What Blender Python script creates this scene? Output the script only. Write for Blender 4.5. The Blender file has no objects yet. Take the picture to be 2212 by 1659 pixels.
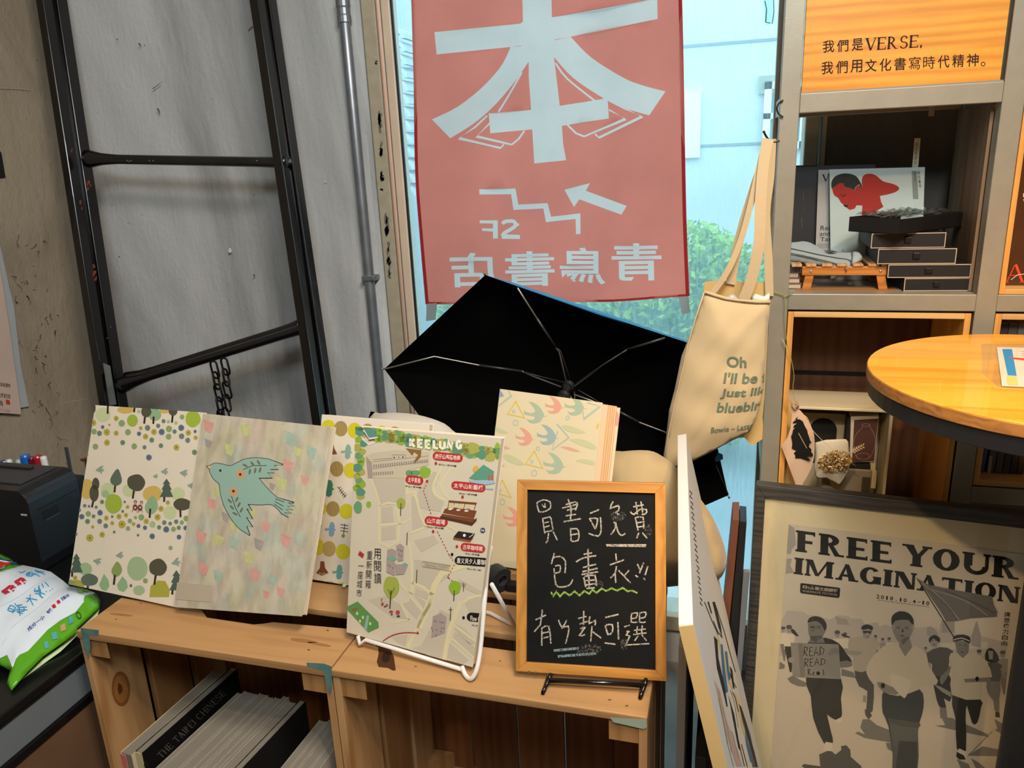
import bpy, bmesh, math, random
from mathutils import Vector, Matrix
from mathutils.geometry import tessellate_polygon, delaunay_2d_cdt
random.seed(7)
SC = bpy.context.scene
COL = SC.collection
V = Vector
# ---------------------------------------------------------------- camera, world, light, exposure
FOC, CX, CY = 1662.0, 1106.0, 829.5          # focal length in pixels of the 2212x1659 frame
R3 = Matrix(((0.9624461, -0.0363395, 0.2690296), (0.2680131, 0.2849023, -0.9203258), (-0.0432030, 0.9578675, 0.2839426)))
CAM = V((0, 0, 1.55))
cd = bpy.data.cameras.new('camera'); cam = bpy.data.objects.new('camera', cd); COL.objects.link(cam)
cd.sensor_width = 36; cd.lens = FOC / 2212 * 36; cd.clip_start = 0.05; cd.clip_end = 100
cam.matrix_world = Matrix.Translation(CAM) @ R3.to_4x4()
SC.camera = cam
vs = SC.view_settings
vs.view_transform = 'Standard'; vs.look = 'None'; vs.gamma = 1; vs.use_curve_mapping = False; vs.exposure = 0.15
w = bpy.data.worlds.new('overcast_sky'); SC.world = w; w.use_nodes = True
bg = w.node_tree.nodes['Background']; bg.inputs[0].default_value = (0.70, 0.90, 1.0, 1); bg.inputs[1].default_value = 3.7

def lamp(name, kind, loc, target, power, col, size=0.1, size_y=None, angle=60, blend=0.5):
    l = bpy.data.lights.new(name, kind); l.energy = power; l.color = col
    if kind == 'AREA':
        l.size = size
        if size_y: l.shape = 'RECTANGLE'; l.size_y = size_y
    else: l.shadow_soft_size = size
    if kind == 'SPOT': l.spot_size = math.radians(angle); l.spot_blend = blend
    o = bpy.data.objects.new(name, l); COL.objects.link(o); o.location = loc
    o.rotation_euler = (V(target) - V(loc)).to_track_quat('-Z', 'Y').to_euler()
    o['kind'] = 'helper'
    return o
# the shop's ceiling lamps (above the frame) and an added cool fill
lamp('ceiling_panel_lamp', 'AREA', (0.25, 0.45, 2.75), (-0.75, 1.5, 0.9), 34, (1.0, 0.93, 0.84), 0.5, 0.4)
lamp('track_spot_over_shelf', 'SPOT', (0.7, 0.1, 2.7), (0.26, 1.7, 0.95), 76, (1.0, 0.62, 0.30), 0.03, angle=44, blend=0.9)
lamp('track_spot_over_table', 'SPOT', (0.75, 1.0, 2.7), (0.62, 1.36, 1.15), 54, (1.0, 0.60, 0.22), 0.03, angle=42, blend=0.9)
lamp('track_spot_over_crates', 'SPOT', (0.35, 0.1, 2.65), (-0.62, 1.2, 0.9), 38, (1.0, 0.76, 0.52), 0.04, angle=66, blend=0.9)
lamp('track_spot_over_poster', 'SPOT', (-0.35, -0.5, 2.65), (0.48, 1.66, 0.40), 105, (1.0, 0.68, 0.37), 0.03, angle=29, blend=0.9)
lamp('cool_fill', 'AREA', (0.2, -0.5, 2.7), (-1.4, 2.1, 1.5), 40, (0.86, 0.94, 1.0), 0.7, 0.5)  # added area fill high behind the camera, with no real source there

# ---------------------------------------------------------------- projection helpers (measurements of the photograph -> metres)
def ray(x, y): return R3 @ V((x - CX, -(y - CY), -FOC))
def PY(y): return (V((0, y, 0)), V((0, -1, 0)))
def PX(x): return (V((x, 0, 0)), V((1, 0, 0)) if x < 0 else V((-1, 0, 0)))
def PZ(z): return (V((0, 0, z)), V((0, 0, 1)))
def pp(x, y, pl):
    v = ray(x, y); return CAM + v * ((pl[0] - CAM).dot(pl[1]) / v.dot(pl[1]))
def back(pl, d): return (pl[0] - pl[1] * d, pl[1])      # the same plane d metres further behind
def lean(bl, br, z, tilt, z2=None):
    a = pp(bl[0], bl[1], PZ(z)); b = pp(br[0], br[1], PZ(z if z2 is None else z2))
    e = (b - a).normalized(); h = V((0, 0, 1)).cross(e).normalized(); t = math.radians(tilt)
    up = V((0, 0, 1)) * math.cos(t) + h * math.sin(t)
    n = e.cross(up).normalized()
    if n.dot(CAM - a) < 0: n = -n
    return (a, n)
def zo(ox, oy, s): return lambda pts: [(ox + x * s, oy + y * s) for x, y in pts]

# ---------------------------------------------------------------- materials
def lin(h):
    h = h.lstrip('#'); c = [int(h[i:i + 2], 16) / 255 for i in (0, 2, 4)]
    return tuple(((x + .055) / 1.055) ** 2.4 if x > .04045 else x / 12.92 for x in c) + (1,)
MC = {}
def base(name):
    m = bpy.data.materials.new(name); m.use_nodes = True
    nt = m.node_tree; b = nt.nodes['Principled BSDF']; return m, nt, b
def bump(nt, b, fac, strength, dist=0.002):
    n = nt.nodes.new('ShaderNodeBump'); n.inputs['Strength'].default_value = strength; n.inputs['Distance'].default_value = dist
    nt.links.new(fac, n.inputs['Height']); nt.links.new(n.outputs[0], b.inputs['Normal'])
def tex(nt, kind='Noise', scale=10, detail=4, vec=(1, 1, 1), rot=(0, 0, 0), rough=0.5, dist=0):
    tc = nt.nodes.new('ShaderNodeTexCoord'); mp = nt.nodes.new('ShaderNodeMapping')
    mp.inputs['Scale'].default_value = vec; mp.inputs['Rotation'].default_value = rot
    nt.links.new(tc.outputs['Object'], mp.inputs[0])
    t = nt.nodes.new('ShaderNodeTex' + kind); nt.links.new(mp.outputs[0], t.inputs['Vector']); t.inputs['Scale'].default_value = scale
    if kind == 'Noise': t.inputs['Detail'].default_value = detail; t.inputs['Roughness'].default_value = rough; t.inputs['Distortion'].default_value = dist
    return t
def ramp(nt, src, stops):
    r = nt.nodes.new('ShaderNodeValToRGB'); nt.links.new(src, r.inputs[0])
    while len(r.color_ramp.elements) < len(stops): r.color_ramp.elements.new(0.5)
    for e, (p, c) in zip(r.color_ramp.elements, stops): e.position = p; e.color = c if len(c) == 4 else tuple(c) + (1,)
    return r
def mul(c, f): return (min(1, c[0] * f), min(1, c[1] * f), min(1, c[2] * f), 1)
def MT(name, hexc, rough=0.6, metal=0.0, var=0.0, vs_=12, bmp=0.0, bs=60, coat=0.0, spec=0.5, sheen=0):
    if name in MC: return MC[name]
    m, nt, b = base(name); c = lin(hexc)
    b.inputs['Base Color'].default_value = c; b.inputs['Roughness'].default_value = rough; b.inputs['Metallic'].default_value = metal
    b.inputs['Coat Weight'].default_value = coat; b.inputs['Specular IOR Level'].default_value = spec
    if sheen: b.inputs['Sheen Weight'].default_value = sheen
    if var:
        t = tex(nt, scale=vs_, detail=6); r = ramp(nt, t.outputs['Fac'], [(0.3, mul(c, 1 - var)), (0.7, mul(c, 1 + var * .6))])
        nt.links.new(r.outputs[0], b.inputs['Base Color'])
    if bmp:
        t = tex(nt, scale=bs, detail=5); bump(nt, b, t.outputs['Fac'], bmp)
    MC[name] = m; return m
def INK(hexc): return MT('ink_' + hexc.lstrip('#'), hexc, 0.7, spec=0.25)
def WOOD(name, c1, c2, axis='X', scale=9, rough=0.5, knots=0.0, coat=0.0):
    if name in MC: return MC[name]
    m, nt, b = base(name); k = {'X': (0.08, 1, 1), 'Y': (1, 0.08, 1), 'Z': (1, 1, 0.08)}[axis]
    t = tex(nt, scale=scale * 2.2, detail=5, vec=k, dist=1.6)
    wv = tex(nt, 'Wave', scale=scale * 1.6, vec=k); wv.bands_direction = {'X': 'Z', 'Y': 'X', 'Z': 'X'}[axis]
    wv.inputs['Distortion'].default_value = 9; wv.inputs['Detail'].default_value = 3; wv.inputs['Detail Scale'].default_value = 1.4
    mx = nt.nodes.new('ShaderNodeMath'); mx.operation = 'MULTIPLY_ADD'; nt.links.new(wv.outputs['Fac'], mx.inputs[0]); mx.inputs[1].default_value = 0.45
    nt.links.new(t.outputs['Fac'], mx.inputs[2])
    r = ramp(nt, mx.outputs[0], [(0.35, lin(c1)), (0.62, tuple((a + d) / 2 for a, d in zip(lin(c1), lin(c2)))), (0.95, lin(c2))])
    nt.links.new(r.outputs[0], b.inputs['Base Color']); b.inputs['Roughness'].default_value = rough; b.inputs['Coat Weight'].default_value = coat
    bump(nt, b, mx.outputs[0], 0.15, 0.001)
    MC[name] = m; return m
def CONCRETE(name, c1, c2, dark, scale=3.0, bmp=0.5, streak=(1, 1, .25), patch=0.0):
    m, nt, b = base(name)
    a = tex(nt, scale=scale, detail=9, vec=streak, rough=.62, dist=.6); p = tex(nt, scale=75, detail=5)
    r = ramp(nt, a.outputs['Fac'], [(0.25, lin(c1)), (0.55, lin(c2)), (0.8, mul(lin(c2), 1.12))])
    r2 = ramp(nt, p.outputs['Fac'], [(0.235, (0, 0, 0)), (0.27, (1, 1, 1))])
    mx = nt.nodes.new('ShaderNodeMix'); mx.data_type = 'RGBA'; nt.links.new(r2.outputs[0], mx.inputs[0])
    mx.inputs[6].default_value = lin(dark); nt.links.new(r.outputs[0], mx.inputs[7]); nt.links.new(mx.outputs[2], b.inputs['Base Color'])
    b.inputs['Roughness'].default_value = 0.85
    g = tex(nt, scale=38, detail=8, rough=.7, vec=(1, 1, .5)); ad = nt.nodes.new('ShaderNodeMath'); ad.operation = 'MULTIPLY_ADD'
    nt.links.new(a.outputs['Fac'], ad.inputs[0]); ad.inputs[1].default_value = 1.5; nt.links.new(g.outputs['Fac'], ad.inputs[2])
    bump(nt, b, ad.outputs[0], bmp, 0.006)
    return m
def GLASS(name, tint=(0.93, 0.98, 0.98, 1), gloss=0.06, film=0.0, filmc=(0.8, 0.95, 1, 1), streaks=False):
    m = bpy.data.materials.new(name); m.use_nodes = True; nt = m.node_tree; nt.nodes.clear()
    o = nt.nodes.new('ShaderNodeOutputMaterial'); t = nt.nodes.new('ShaderNodeBsdfTransparent'); t.inputs[0].default_value = tint
    g = nt.nodes.new('ShaderNodeBsdfGlossy'); g.inputs['Roughness'].default_value = 0.06
    fr = nt.nodes.new('ShaderNodeMixShader'); fr.inputs[0].default_value = gloss
    nt.links.new(t.outputs[0], fr.inputs[1]); nt.links.new(g.outputs[0], fr.inputs[2]); last = fr
    if film:
        d = nt.nodes.new('ShaderNodeBsdfTranslucent'); d.inputs[0].default_value = filmc
        f = nt.nodes.new('ShaderNodeMixShader'); f.inputs[0].default_value = film
        if streaks:
            n = tex(nt, scale=210, detail=4, vec=(1, 1, .06)); r = ramp(nt, n.outputs['Fac'], [(0.42, (film * .7,) * 3), (0.7, (film * 1.5,) * 3)])
            nt.links.new(r.outputs[0], f.inputs[0])
        nt.links.new(fr.outputs[0], f.inputs[1]); nt.links.new(d.outputs[0], f.inputs[2]); last = f
    nt.links.new(last.outputs[0], o.inputs[0]); return m
def CLOTH(name, hexc, trans=0.5, rough=0.9, scale=0):
    m = bpy.data.materials.new(name); m.use_nodes = True; nt = m.node_tree; nt.nodes.clear()
    o = nt.nodes.new('ShaderNodeOutputMaterial'); d = nt.nodes.new('ShaderNodeBsdfDiffuse'); t = nt.nodes.new('ShaderNodeBsdfTranslucent')
    c = lin(hexc)
    n = tex(nt, scale=5, detail=7); r = ramp(nt, n.outputs['Fac'], [(0.3, mul(c, .9)), (0.7, mul(c, 1.08))])
    nt.links.new(r.outputs[0], d.inputs[0]); nt.links.new(r.outputs[0], t.inputs[0])
    mx = nt.nodes.new('ShaderNodeMixShader'); mx.inputs[0].default_value = trans
    nt.links.new(d.outputs[0], mx.inputs[1]); nt.links.new(t.outputs[0], mx.inputs[2]); nt.links.new(mx.outputs[0], o.inputs[0])
    return m

# ---------------------------------------------------------------- objects
def wloc(o):
    p = V(o.location)
    while o.parent: o = o.parent; p += V(o.location)
    return p
def mk(name, verts, faces, mats, parent=None, mi=None, smooth=False):
    verts = [V(v) for v in verts]
    if parent is not None: org = wloc(parent); loc = V((0, 0, 0))
    else:
        lo = V([min(v[i] for v in verts) for i in range(3)]); hi = V([max(v[i] for v in verts) for i in range(3)])
        org = V(((lo.x + hi.x) / 2, (lo.y + hi.y) / 2, lo.z)); loc = org
    me = bpy.data.meshes.new(name); me.from_pydata([tuple(v - org) for v in verts], [], [tuple(f) for f in faces])
    for m in (mats if isinstance(mats, (list, tuple)) else [mats]): me.materials.append(m)
    if mi: me.polygons.foreach_set('material_index', mi)
    if smooth: me.polygons.foreach_set('use_smooth', [True] * len(me.polygons))
    me.update()
    o = bpy.data.objects.new(name, me); COL.objects.link(o); o.location = loc
    if parent: o.parent = parent
    return o
def fixn(o):
    bm = bmesh.new(); bm.from_mesh(o.data); bmesh.ops.recalc_face_normals(bm, faces=bm.faces); bm.to_mesh(o.data); bm.free(); return o
def bev(o, w_, seg=2):
    bm = bmesh.new(); bm.from_mesh(o.data); bmesh.ops.recalc_face_normals(bm, faces=bm.faces)
    ed = [e for e in bm.edges if len(e.link_faces) == 2 and e.calc_face_angle(0) > 0.5]
    bmesh.ops.bevel(bm, geom=ed, offset=w_, segments=seg, affect='EDGES', profile=.5, clamp_overlap=True)
    bm.to_mesh(o.data); bm.free(); return o
def tag(o, label=None, cat=None, group=None, kind=None):
    if label: o['label'] = label
    if cat: o['category'] = cat
    if group: o['group'] = group
    if kind: o['kind'] = kind
    return o
def empty(name, loc, label=None, cat=None, group=None, kind=None):
    o = bpy.data.objects.new(name, None); COL.objects.link(o); o.location = loc; o.empty_display_size = .05
    return tag(o, label, cat, group, kind)
def lab(o, s): o['label'] = s; return o
BF = [(0, 1, 2, 3), (7, 6, 5, 4), (0, 4, 5, 1), (1, 5, 6, 2), (2, 6, 7, 3), (3, 7, 4, 0)]
def box(name, lo, hi, mat, parent=None, b=0.0, seg=2):
    x0, y0, z0 = lo; x1, y1, z1 = hi
    vs_ = [(x0, y0, z0), (x1, y0, z0), (x1, y0, z1), (x0, y0, z1), (x0, y1, z0), (x1, y1, z0), (x1, y1, z1), (x0, y1, z1)]
    o = mk(name, vs_, BF, mat, parent); fixn(o)
    return bev(o, b, seg) if b else o
def prism(name, front, d, mat, parent=None, b=0.0, mi=None):
    """front: 3-D polygon, d: extrusion vector"""
    n = len(front); vs_ = list(front) + [p + d for p in front]
    fs = [tuple(range(n)), tuple(range(2 * n - 1, n - 1, -1))] + [(i, (i + 1) % n, n + (i + 1) % n, n + i) for i in range(n)]
    if n > 6:
        tri = tessellate_polygon([front]); fs = [tuple(t) for t in tri] + [tuple(n + i for i in reversed(t)) for t in tri] + fs[2:]
    o = mk(name, vs_, fs, mat, parent, mi); fixn(o)
    return bev(o, b) if b else o
def slab(name, px, pl, th, mat, parent=None, b=0.0): return prism(name, [pp(x, y, pl) for x, y in px], -pl[1] * th, mat, parent, b)
def tube(name, pts, r, mat, parent=None, seg=10, cyc=False, rs=None):
    pts = [V(p) for p in pts]; n = len(pts); vs_ = []; fs = []; prev = None
    for i, p in enumerate(pts):
        a = pts[(i - 1) % n] if (cyc or i > 0) else p; c = pts[(i + 1) % n] if (cyc or i < n - 1) else p
        t = (c - a).normalized()
        if prev is None: u = t.orthogonal().normalized()
        else: u = (prev - t * prev.dot(t)).normalized()
        prev = u; w_ = t.cross(u); rr = rs[i] if rs else r
        for k in range(seg):
            an = 2 * math.pi * k / seg; vs_.append(p + (u * math.cos(an) + w_ * math.sin(an)) * rr)
    for i in range(n if cyc else n - 1):
        for k in range(seg):
            a, c = i * seg, ((i + 1) % n) * seg; fs.append((a + k, a + (k + 1) % seg, c + (k + 1) % seg, c + k))
    if not cyc: fs += [tuple(range(seg - 1, -1, -1)), tuple(range((n - 1) * seg, n * seg))]
    return mk(name, vs_, fs, mat, parent, smooth=True)
def smoothp(pts, k=4, closed=False):
    """Catmull-Rom through points of any dimension"""
    n = len(pts); out = []
    g = lambda i: pts[i % n] if closed else pts[max(0, min(n - 1, i))]
    for i in range(n if closed else n - 1):
        p0, p1, p2, p3 = g(i - 1), g(i), g(i + 1), g(i + 2)
        for j in range(k):
            t = j / k
            out.append(tuple(0.5 * (2 * b + (c - a) * t + (2 * a - 5 * b + 4 * c - d) * t * t + (3 * b - a - 3 * c + d) * t ** 3) for a, b, c, d in zip(p0, p1, p2, p3)))
    if not closed: out.append(tuple(pts[-1]))
    return out
def lathe(name, prof, c, mat, parent=None, seg=32, axis=V((0, 0, 1))):
    q = V((0, 0, 1)).rotation_difference(axis); vs_ = []; fs = []; m = len(prof)
    for k in range(seg):
        a = 2 * math.pi * k / seg
        for r_, z in prof: vs_.append(V(c) + q @ V((r_ * math.cos(a), r_ * math.sin(a), z)))
    for k in range(seg):
        for i in range(m - 1):
            a, b_ = k * m + i, ((k + 1) % seg) * m + i; fs.append((a, b_, b_ + 1, a + 1))
    fs += [tuple(k * m for k in range(seg - 1, -1, -1)), tuple(k * m + m - 1 for k in range(seg))]
    return fixn(mk(name, vs_, fs, mat, parent))

# ---------------------------------------------------------------- flat print: shapes laid a fraction of a millimetre over a surface
def clip(poly, quad):
    out = list(poly); n = len(quad)
    area = sum(quad[i][0] * quad[(i + 1) % n][1] - quad[(i + 1) % n][0] * quad[i][1] for i in range(n)); sg = 1 if area > 0 else -1
    for i in range(n):
        a, b = quad[i], quad[(i + 1) % n]; src = out; out = []
        ins = lambda p: sg * ((b[0] - a[0]) * (p[1] - a[1]) - (b[1] - a[1]) * (p[0] - a[0])) >= 0
        for j in range(len(src)):
            p, q = src[j], src[(j + 1) % len(src)]; ip, iq = ins(p), ins(q)
            if ip: out.append(p)
            if ip != iq:
                d = (q[0] - p[0], q[1] - p[1]); e = (b[0] - a[0], b[1] - a[1]); den = e[0] * d[1] - e[1] * d[0]
                if abs(den) > 1e-9:
                    t = (e[1] * (p[0] - a[0]) - e[0] * (p[1] - a[1])) / den; out.append((p[0] + d[0] * t, p[1] + d[1] * t))
        if len(out) < 3: return []
    return out
def ell(x, y, rx, ry=None, rot=0, n=20, wob=0):
    ry = ry or rx; c, s = math.cos(rot), math.sin(rot); o = []
    for i in range(n):
        a = 2 * math.pi * i / n; k = 1 + wob * math.sin(a * 3 + x) * .5 + wob * math.sin(a * 5 + y) * .5
        u, v = rx * k * math.cos(a), ry * k * math.sin(a); o.append((x + u * c - v * s, y + u * s + v * c))
    return o
def stroke(pts, w_, k=0, taper=False):
    """a polyline of width w_ as a list of polygons"""
    if k: pts = smoothp(pts, k)
    out = []; n = len(pts); L = []; Rr = []
    for i in range(n):
        a = pts[max(0, i - 1)]; b = pts[min(n - 1, i + 1)]; dx, dy = b[0] - a[0], b[1] - a[1]; l = math.hypot(dx, dy) or 1
        ww = w_ / 2 * ((1 - .75 * i / (n - 1)) if taper else 1)
        if 0 < i < n - 1:
            d1 = (pts[i][0] - a[0], pts[i][1] - a[1]); d2 = (b[0] - pts[i][0], b[1] - pts[i][1])
            l1 = math.hypot(*d1) or 1; l2 = math.hypot(*d2) or 1; cs = (d1[0] * d2[0] + d1[1] * d2[1]) / l1 / l2
            ww *= min(1.7, 1 / max(.3, math.sqrt(max(0.01, (1 + cs) / 2))))
        L.append((pts[i][0] - dy / l * ww, pts[i][1] + dx / l * ww)); Rr.append((pts[i][0] + dy / l * ww, pts[i][1] - dx / l * ww))
    for i in range(n - 1): out.append([L[i], L[i + 1], Rr[i + 1], Rr[i]])
    return out
def ring(x, y, r, w_, n=18, ry=None):
    ry = ry or r; o = ell(x, y, r + w_ / 2, ry + w_ / 2, n=n); i_ = ell(x, y, r - w_ / 2, ry - w_ / 2, n=n)
    return [[o[k], o[(k + 1) % n], i_[(k + 1) % n], i_[k]] for k in range(n)]
TXC = {}
def glyphs(s, bold=0.0):
    """text from Blender's own font as triangles in a unit box (x 0..1, y 0 top..1 bottom)"""
    key = (s, bold)
    if key in TXC: return TXC[key]
    cu = bpy.data.curves.new('t', 'FONT'); cu.body = s; cu.offset = bold; cu.resolution_u = 3; cu.size = 1
    ob = bpy.data.objects.new('t', cu); COL.objects.link(ob); bpy.context.view_layer.update()
    me = bpy.data.meshes.new_from_object(ob.evaluated_get(bpy.context.evaluated_depsgraph_get()))
    vv = [v.co.copy() for v in me.vertices]; tr = []
    for p in me.polygons:
        pv = [vv[i] for i in p.vertices]
        for k in range(1, len(pv) - 1): tr.append([(q.x, q.y) for q in (pv[0], pv[k], pv[k + 1])])
    bpy.data.objects.remove(ob); bpy.data.meshes.remove(me); bpy.data.curves.remove(cu)
    if not tr: TXC[key] = []; return []
    xs = [q[0] for t in tr for q in t]; ys = [q[1] for t in tr for q in t]; x0, x1, y0, y1 = min(xs), max(xs), min(ys), max(ys)
    out = [[((x - x0) / ((x1 - x0) or 1), (y1 - y) / ((y1 - y0) or 1)) for x, y in t] for t in tr]
    TXC[key] = out; return out
def txt(s, tl, tr, bl, bold=0.0, polys=None):
    """text fitted to the parallelogram tl, tr, bl"""
    g = polys or glyphs(s, bold)
    return [[(tl[0] + (tr[0] - tl[0]) * u + (bl[0] - tl[0]) * v, tl[1] + (tr[1] - tl[1]) * u + (bl[1] - tl[1]) * v) for u, v in t] for t in g]
def txtv(s, a, b, w_, bold=0.0):
    """vertical column of characters from a (top centre) to b (bottom centre)"""
    n = len(s); out = []
    for i, ch in enumerate(s):
        x = a[0] + (b[0] - a[0]) * i / n; y = a[1] + (b[1] - a[1]) * i / n; h = math.hypot(b[0] - a[0], b[1] - a[1]) / n * .86
        x2 = a[0] + (b[0] - a[0]) * (i + .86) / n
        if ch == '一': out += [[(x - w_ / 2, y + h * .45), (x + w_ / 2, y + h * .5), (x + w_ / 2, y + h * .58), (x - w_ / 2, y + h * .53)]]; continue
        out += txt(ch, (x - w_ / 2, y), (x + w_ / 2, y + w_ * .07), (x2 - w_ / 2, y + h), bold)
    return out
# serif capitals for the printed titles: polygons in a box, y 0 (top) .. 1 (bottom)
def SG(ch, sw=.24, th=.1, sh=.075, ov=.07):
    P = []; rc = lambda x0, y0, x1, y1: P.append([(x0, y0), (x1, y0), (x1, y1), (x0, y1)])
    def stem(x, top=True, bot=True):
        rc(x, 0, x + sw, 1)
        if top: rc(x - ov, 0, x + sw + ov, sh)
        if bot: rc(x - ov, 1 - sh, x + sw + ov, 1)
    def band(cx, cy, rx, ry, a0, a1, wo, wi):
        n = 14
        for k in range(n):
            q = []
            for a, rr in ((a0 + (a1 - a0) * k / n, 0), (a0 + (a1 - a0) * (k + 1) / n, 0), (a0 + (a1 - a0) * (k + 1) / n, 1), (a0 + (a1 - a0) * k / n, 1)):
                c, s = math.cos(a), math.sin(a); q.append((cx + (rx - rr * wo) * c, cy + (ry - rr * wi) * s))
            P.append(q)
    x = ov; pi = math.pi
    if ch in 'EF':
        stem(x, True, True); W = .8 if ch == 'E' else .76
        rc(x, 0, W, th); rc(W - .07, 0, W, .2); rc(x, .44, W - .1, .44 + th)
        if ch == 'E': rc(x, 1 - th, W + .03, 1); rc(W - .04, .8, W + .03, 1)
        return P, W + .05
    if ch == 'R':
        stem(x); band(x + sw, .27, .42, .27, -pi / 2, pi / 2, sw * .85, th); rc(x + .1, 0, x + sw + .02, th); rc(x + .1, .54 - th, x + sw + .02, .54)
        P.append([(x + sw, .5), (x + sw + .2, .5), (.88, 1), (.88 - sw * .8, 1)]); rc(.78, 1 - sh, 1.0, 1); return P, 1.0
    if ch == 'Y':
        P.append([(.02, 0), (.02 + sw * 1.1, 0), (.6, .55), (.36, .55)]); P.append([(.98, 0), (.98 - th * 1.3, 0), (.44, .55), (.6, .6)])
        rc(.5 - sw / 2, .5, .5 + sw / 2, 1); rc(.5 - sw / 2 - ov, 1 - sh, .5 + sw / 2 + ov, 1); rc(-.05, 0, .38, sh); rc(.68, 0, 1.05, sh); return P, 1.0
    if ch in 'OQ': band(.5, .5, .5, .52, 0, 2 * pi, sw, th); return P, 1.0
    if ch == 'G':
        band(.5, .5, .5, .52, .25, 2 * pi - .7, sw, th); rc(.74 - .02, .52, .74 + sw - .04, .97); rc(.62, .52, 1.02, .52 + sh); return P, 1.03
    if ch == 'C': band(.5, .5, .5, .52, .7, 2 * pi - .7, sw, th); return P, .95
    if ch == 'U':
        rc(x, 0, x + sw, .62); rc(x - ov, 0, x + sw + ov, sh); rc(.84, 0, .84 + th, .62); rc(.84 - ov, 0, .84 + th + ov, sh)
        band((x + .84 + th) / 2, .6, (.84 + th - x) / 2, .42, 0, pi, (sw + th) / 2, th * 1.3); return P, 1.02
    if ch == 'I': stem(x); return P, sw + 2 * ov
    if ch == 'M':
        rc(x, 0, x + th, 1); rc(x - ov, 1 - sh, x + th + ov, 1); rc(1.0, 0, 1.0 + sw * .9, 1); rc(1.0 - ov, 1 - sh, 1.0 + sw * .9 + ov, 1)
        rc(x - ov, 0, x + .12, sh); rc(1.05, 0, 1.0 + sw * .9 + ov, sh)
        P.append([(x, 0), (x + sw * .9, 0), (.68, .95), (.5, .95)]); P.append([(1.0, 0), (1.12, 0), (.66, .95), (.54, .95)]); return P, 1.0 + sw + ov
    if ch == 'A':
        P.append([(.4, 0), (.6, 0), (.98, 1), (.98 - sw * 1.1, 1)]); P.append([(.44, 0), (.54, 0), (.12 + th * 1.1, 1), (.1, 1)])
        rc(.25, .62, .72, .62 + th); rc(0, 1 - sh, .33, 1); rc(.62, 1 - sh, 1.08, 1); return P, 1.06
    if ch == 'N':
        rc(x, 0, x + th, 1); rc(x - ov, 1 - sh, x + th + ov, 1); rc(.84, 0, .84 + th, 1); rc(.84 - ov, 0, .84 + th + ov, sh); rc(x - ov, 0, x + .15, sh)
        P.append([(x, 0), (x + sw * 1.15, 0), (.84 + th, 1), (.84 + th - sw * 1.1, 1)]); return P, 1.02
    if ch == 'T':
        rc(.5 - sw / 2, 0, .5 + sw / 2, 1); rc(.5 - sw / 2 - ov, 1 - sh, .5 + sw / 2 + ov, 1); rc(.02, 0, .98, th); rc(.02, 0, .09, .22); rc(.91, 0, .98, .22); return P, 1.0
    if ch == 'V':
        P.append([(.02, 0), (.02 + sw * 1.1, 0), (.62, 1), (.46, 1)]); P.append([(.98, 0), (.98 - th * 1.1, 0), (.5, .95), (.6, 1)]); rc(-.05, 0, .36, sh); rc(.72, 0, 1.05, sh); return P, 1.0
    if ch == 'S':
        band(.42, .27, .34, .28, pi * .5, pi * 1.93, sw * .8, th); band(.42, .74, .38, .28, -pi * .5, pi * .88, sw * .8, th); return P, .82
    if ch == 'H':
        stem(x); stem(.78); rc(x, .45, .9, .45 + th); return P, .78 + sw + ov
    if ch == 'P':
        stem(x); band(x + sw, .28, .4, .28, -pi / 2, pi / 2, sw * .85, th); return P, .75
    if ch == 'L':
        stem(x); rc(x, 1 - th, .78, 1); rc(.7, .8, .78, 1); return P, .8
    if ch == 'D':
        stem(x, True, True); band(x + sw * .5, .5, .8 - sw * .5, .5, -pi / 2, pi / 2, sw, th); return P, .92
    if ch == 'W':
        for o_ in (0, .55): P.append([(o_, 0), (o_ + sw, 0), (o_ + .42, 1), (o_ + .3, 1)]); P.append([(o_ + .62, 0), (o_ + .72, 0), (o_ + .42, 1), (o_ + .3, 1)])
        return P, 1.25
    return P, .45
def stxt(s, tl, tr, bl, gap=.1, **kw):
    items = []; x = 0
    for ch in s:
        P, w_ = SG(ch, **kw)
        items.append((P, x)); x += w_ + gap
    x -= gap
    return txt('', tl, tr, bl, polys=[[((u + o_) / x, v) for u, v in q] for P, o_ in items for q in P])
def art(parent, pl, layers, name='print', clipq=None, eps=0.0003, step=0.00002, disp=None):
    """layers: list of (hex colour or material, [polygons in photograph pixels])"""
    vs_, fs, mi, mats = [], [], [], []
    for k, (c, polys) in enumerate(layers):
        m = INK(c) if isinstance(c, str) else c
        if m not in mats: mats.append(m)
        j = mats.index(m)
        for poly in polys:
            if clipq: poly = clip(poly, clipq)
            if len(poly) < 3: continue
            b0 = len(vs_); off = pl[1] * (eps + step * k); q = [pp(x, y, pl) for x, y in poly]
            tri = [tuple(range(len(q)))] if len(q) <= 4 and len(poly) <= 4 else None
            if tri is None: tri = tessellate_polygon([q])
            q = [p + off for p in q]
            if disp: q = [p + disp(x, y) for p, (x, y) in zip(q, poly)]
            vs_ += q
            for t in tri: fs.append(tuple(b0 + i for i in t)); mi.append(j)
    if not fs: return None
    o = mk(name, vs_, fs, mats, parent, mi)
    if name in ('paint_chip', 'chip', 'knot', 'teal_paint', 'flaked_paint', 'green_fleck', 'grain_mark'): o['kind'] = 'stuff'
    return o
def pinside(x, y, poly):
    r = False; n = len(poly)
    for i in range(n):
        x1, y1 = poly[i]; x2, y2 = poly[i - 1]
        if (y1 > y) != (y2 > y) and x < (x2 - x1) * (y - y1) / (y2 - y1) + x1: r = not r
    return r
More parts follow.
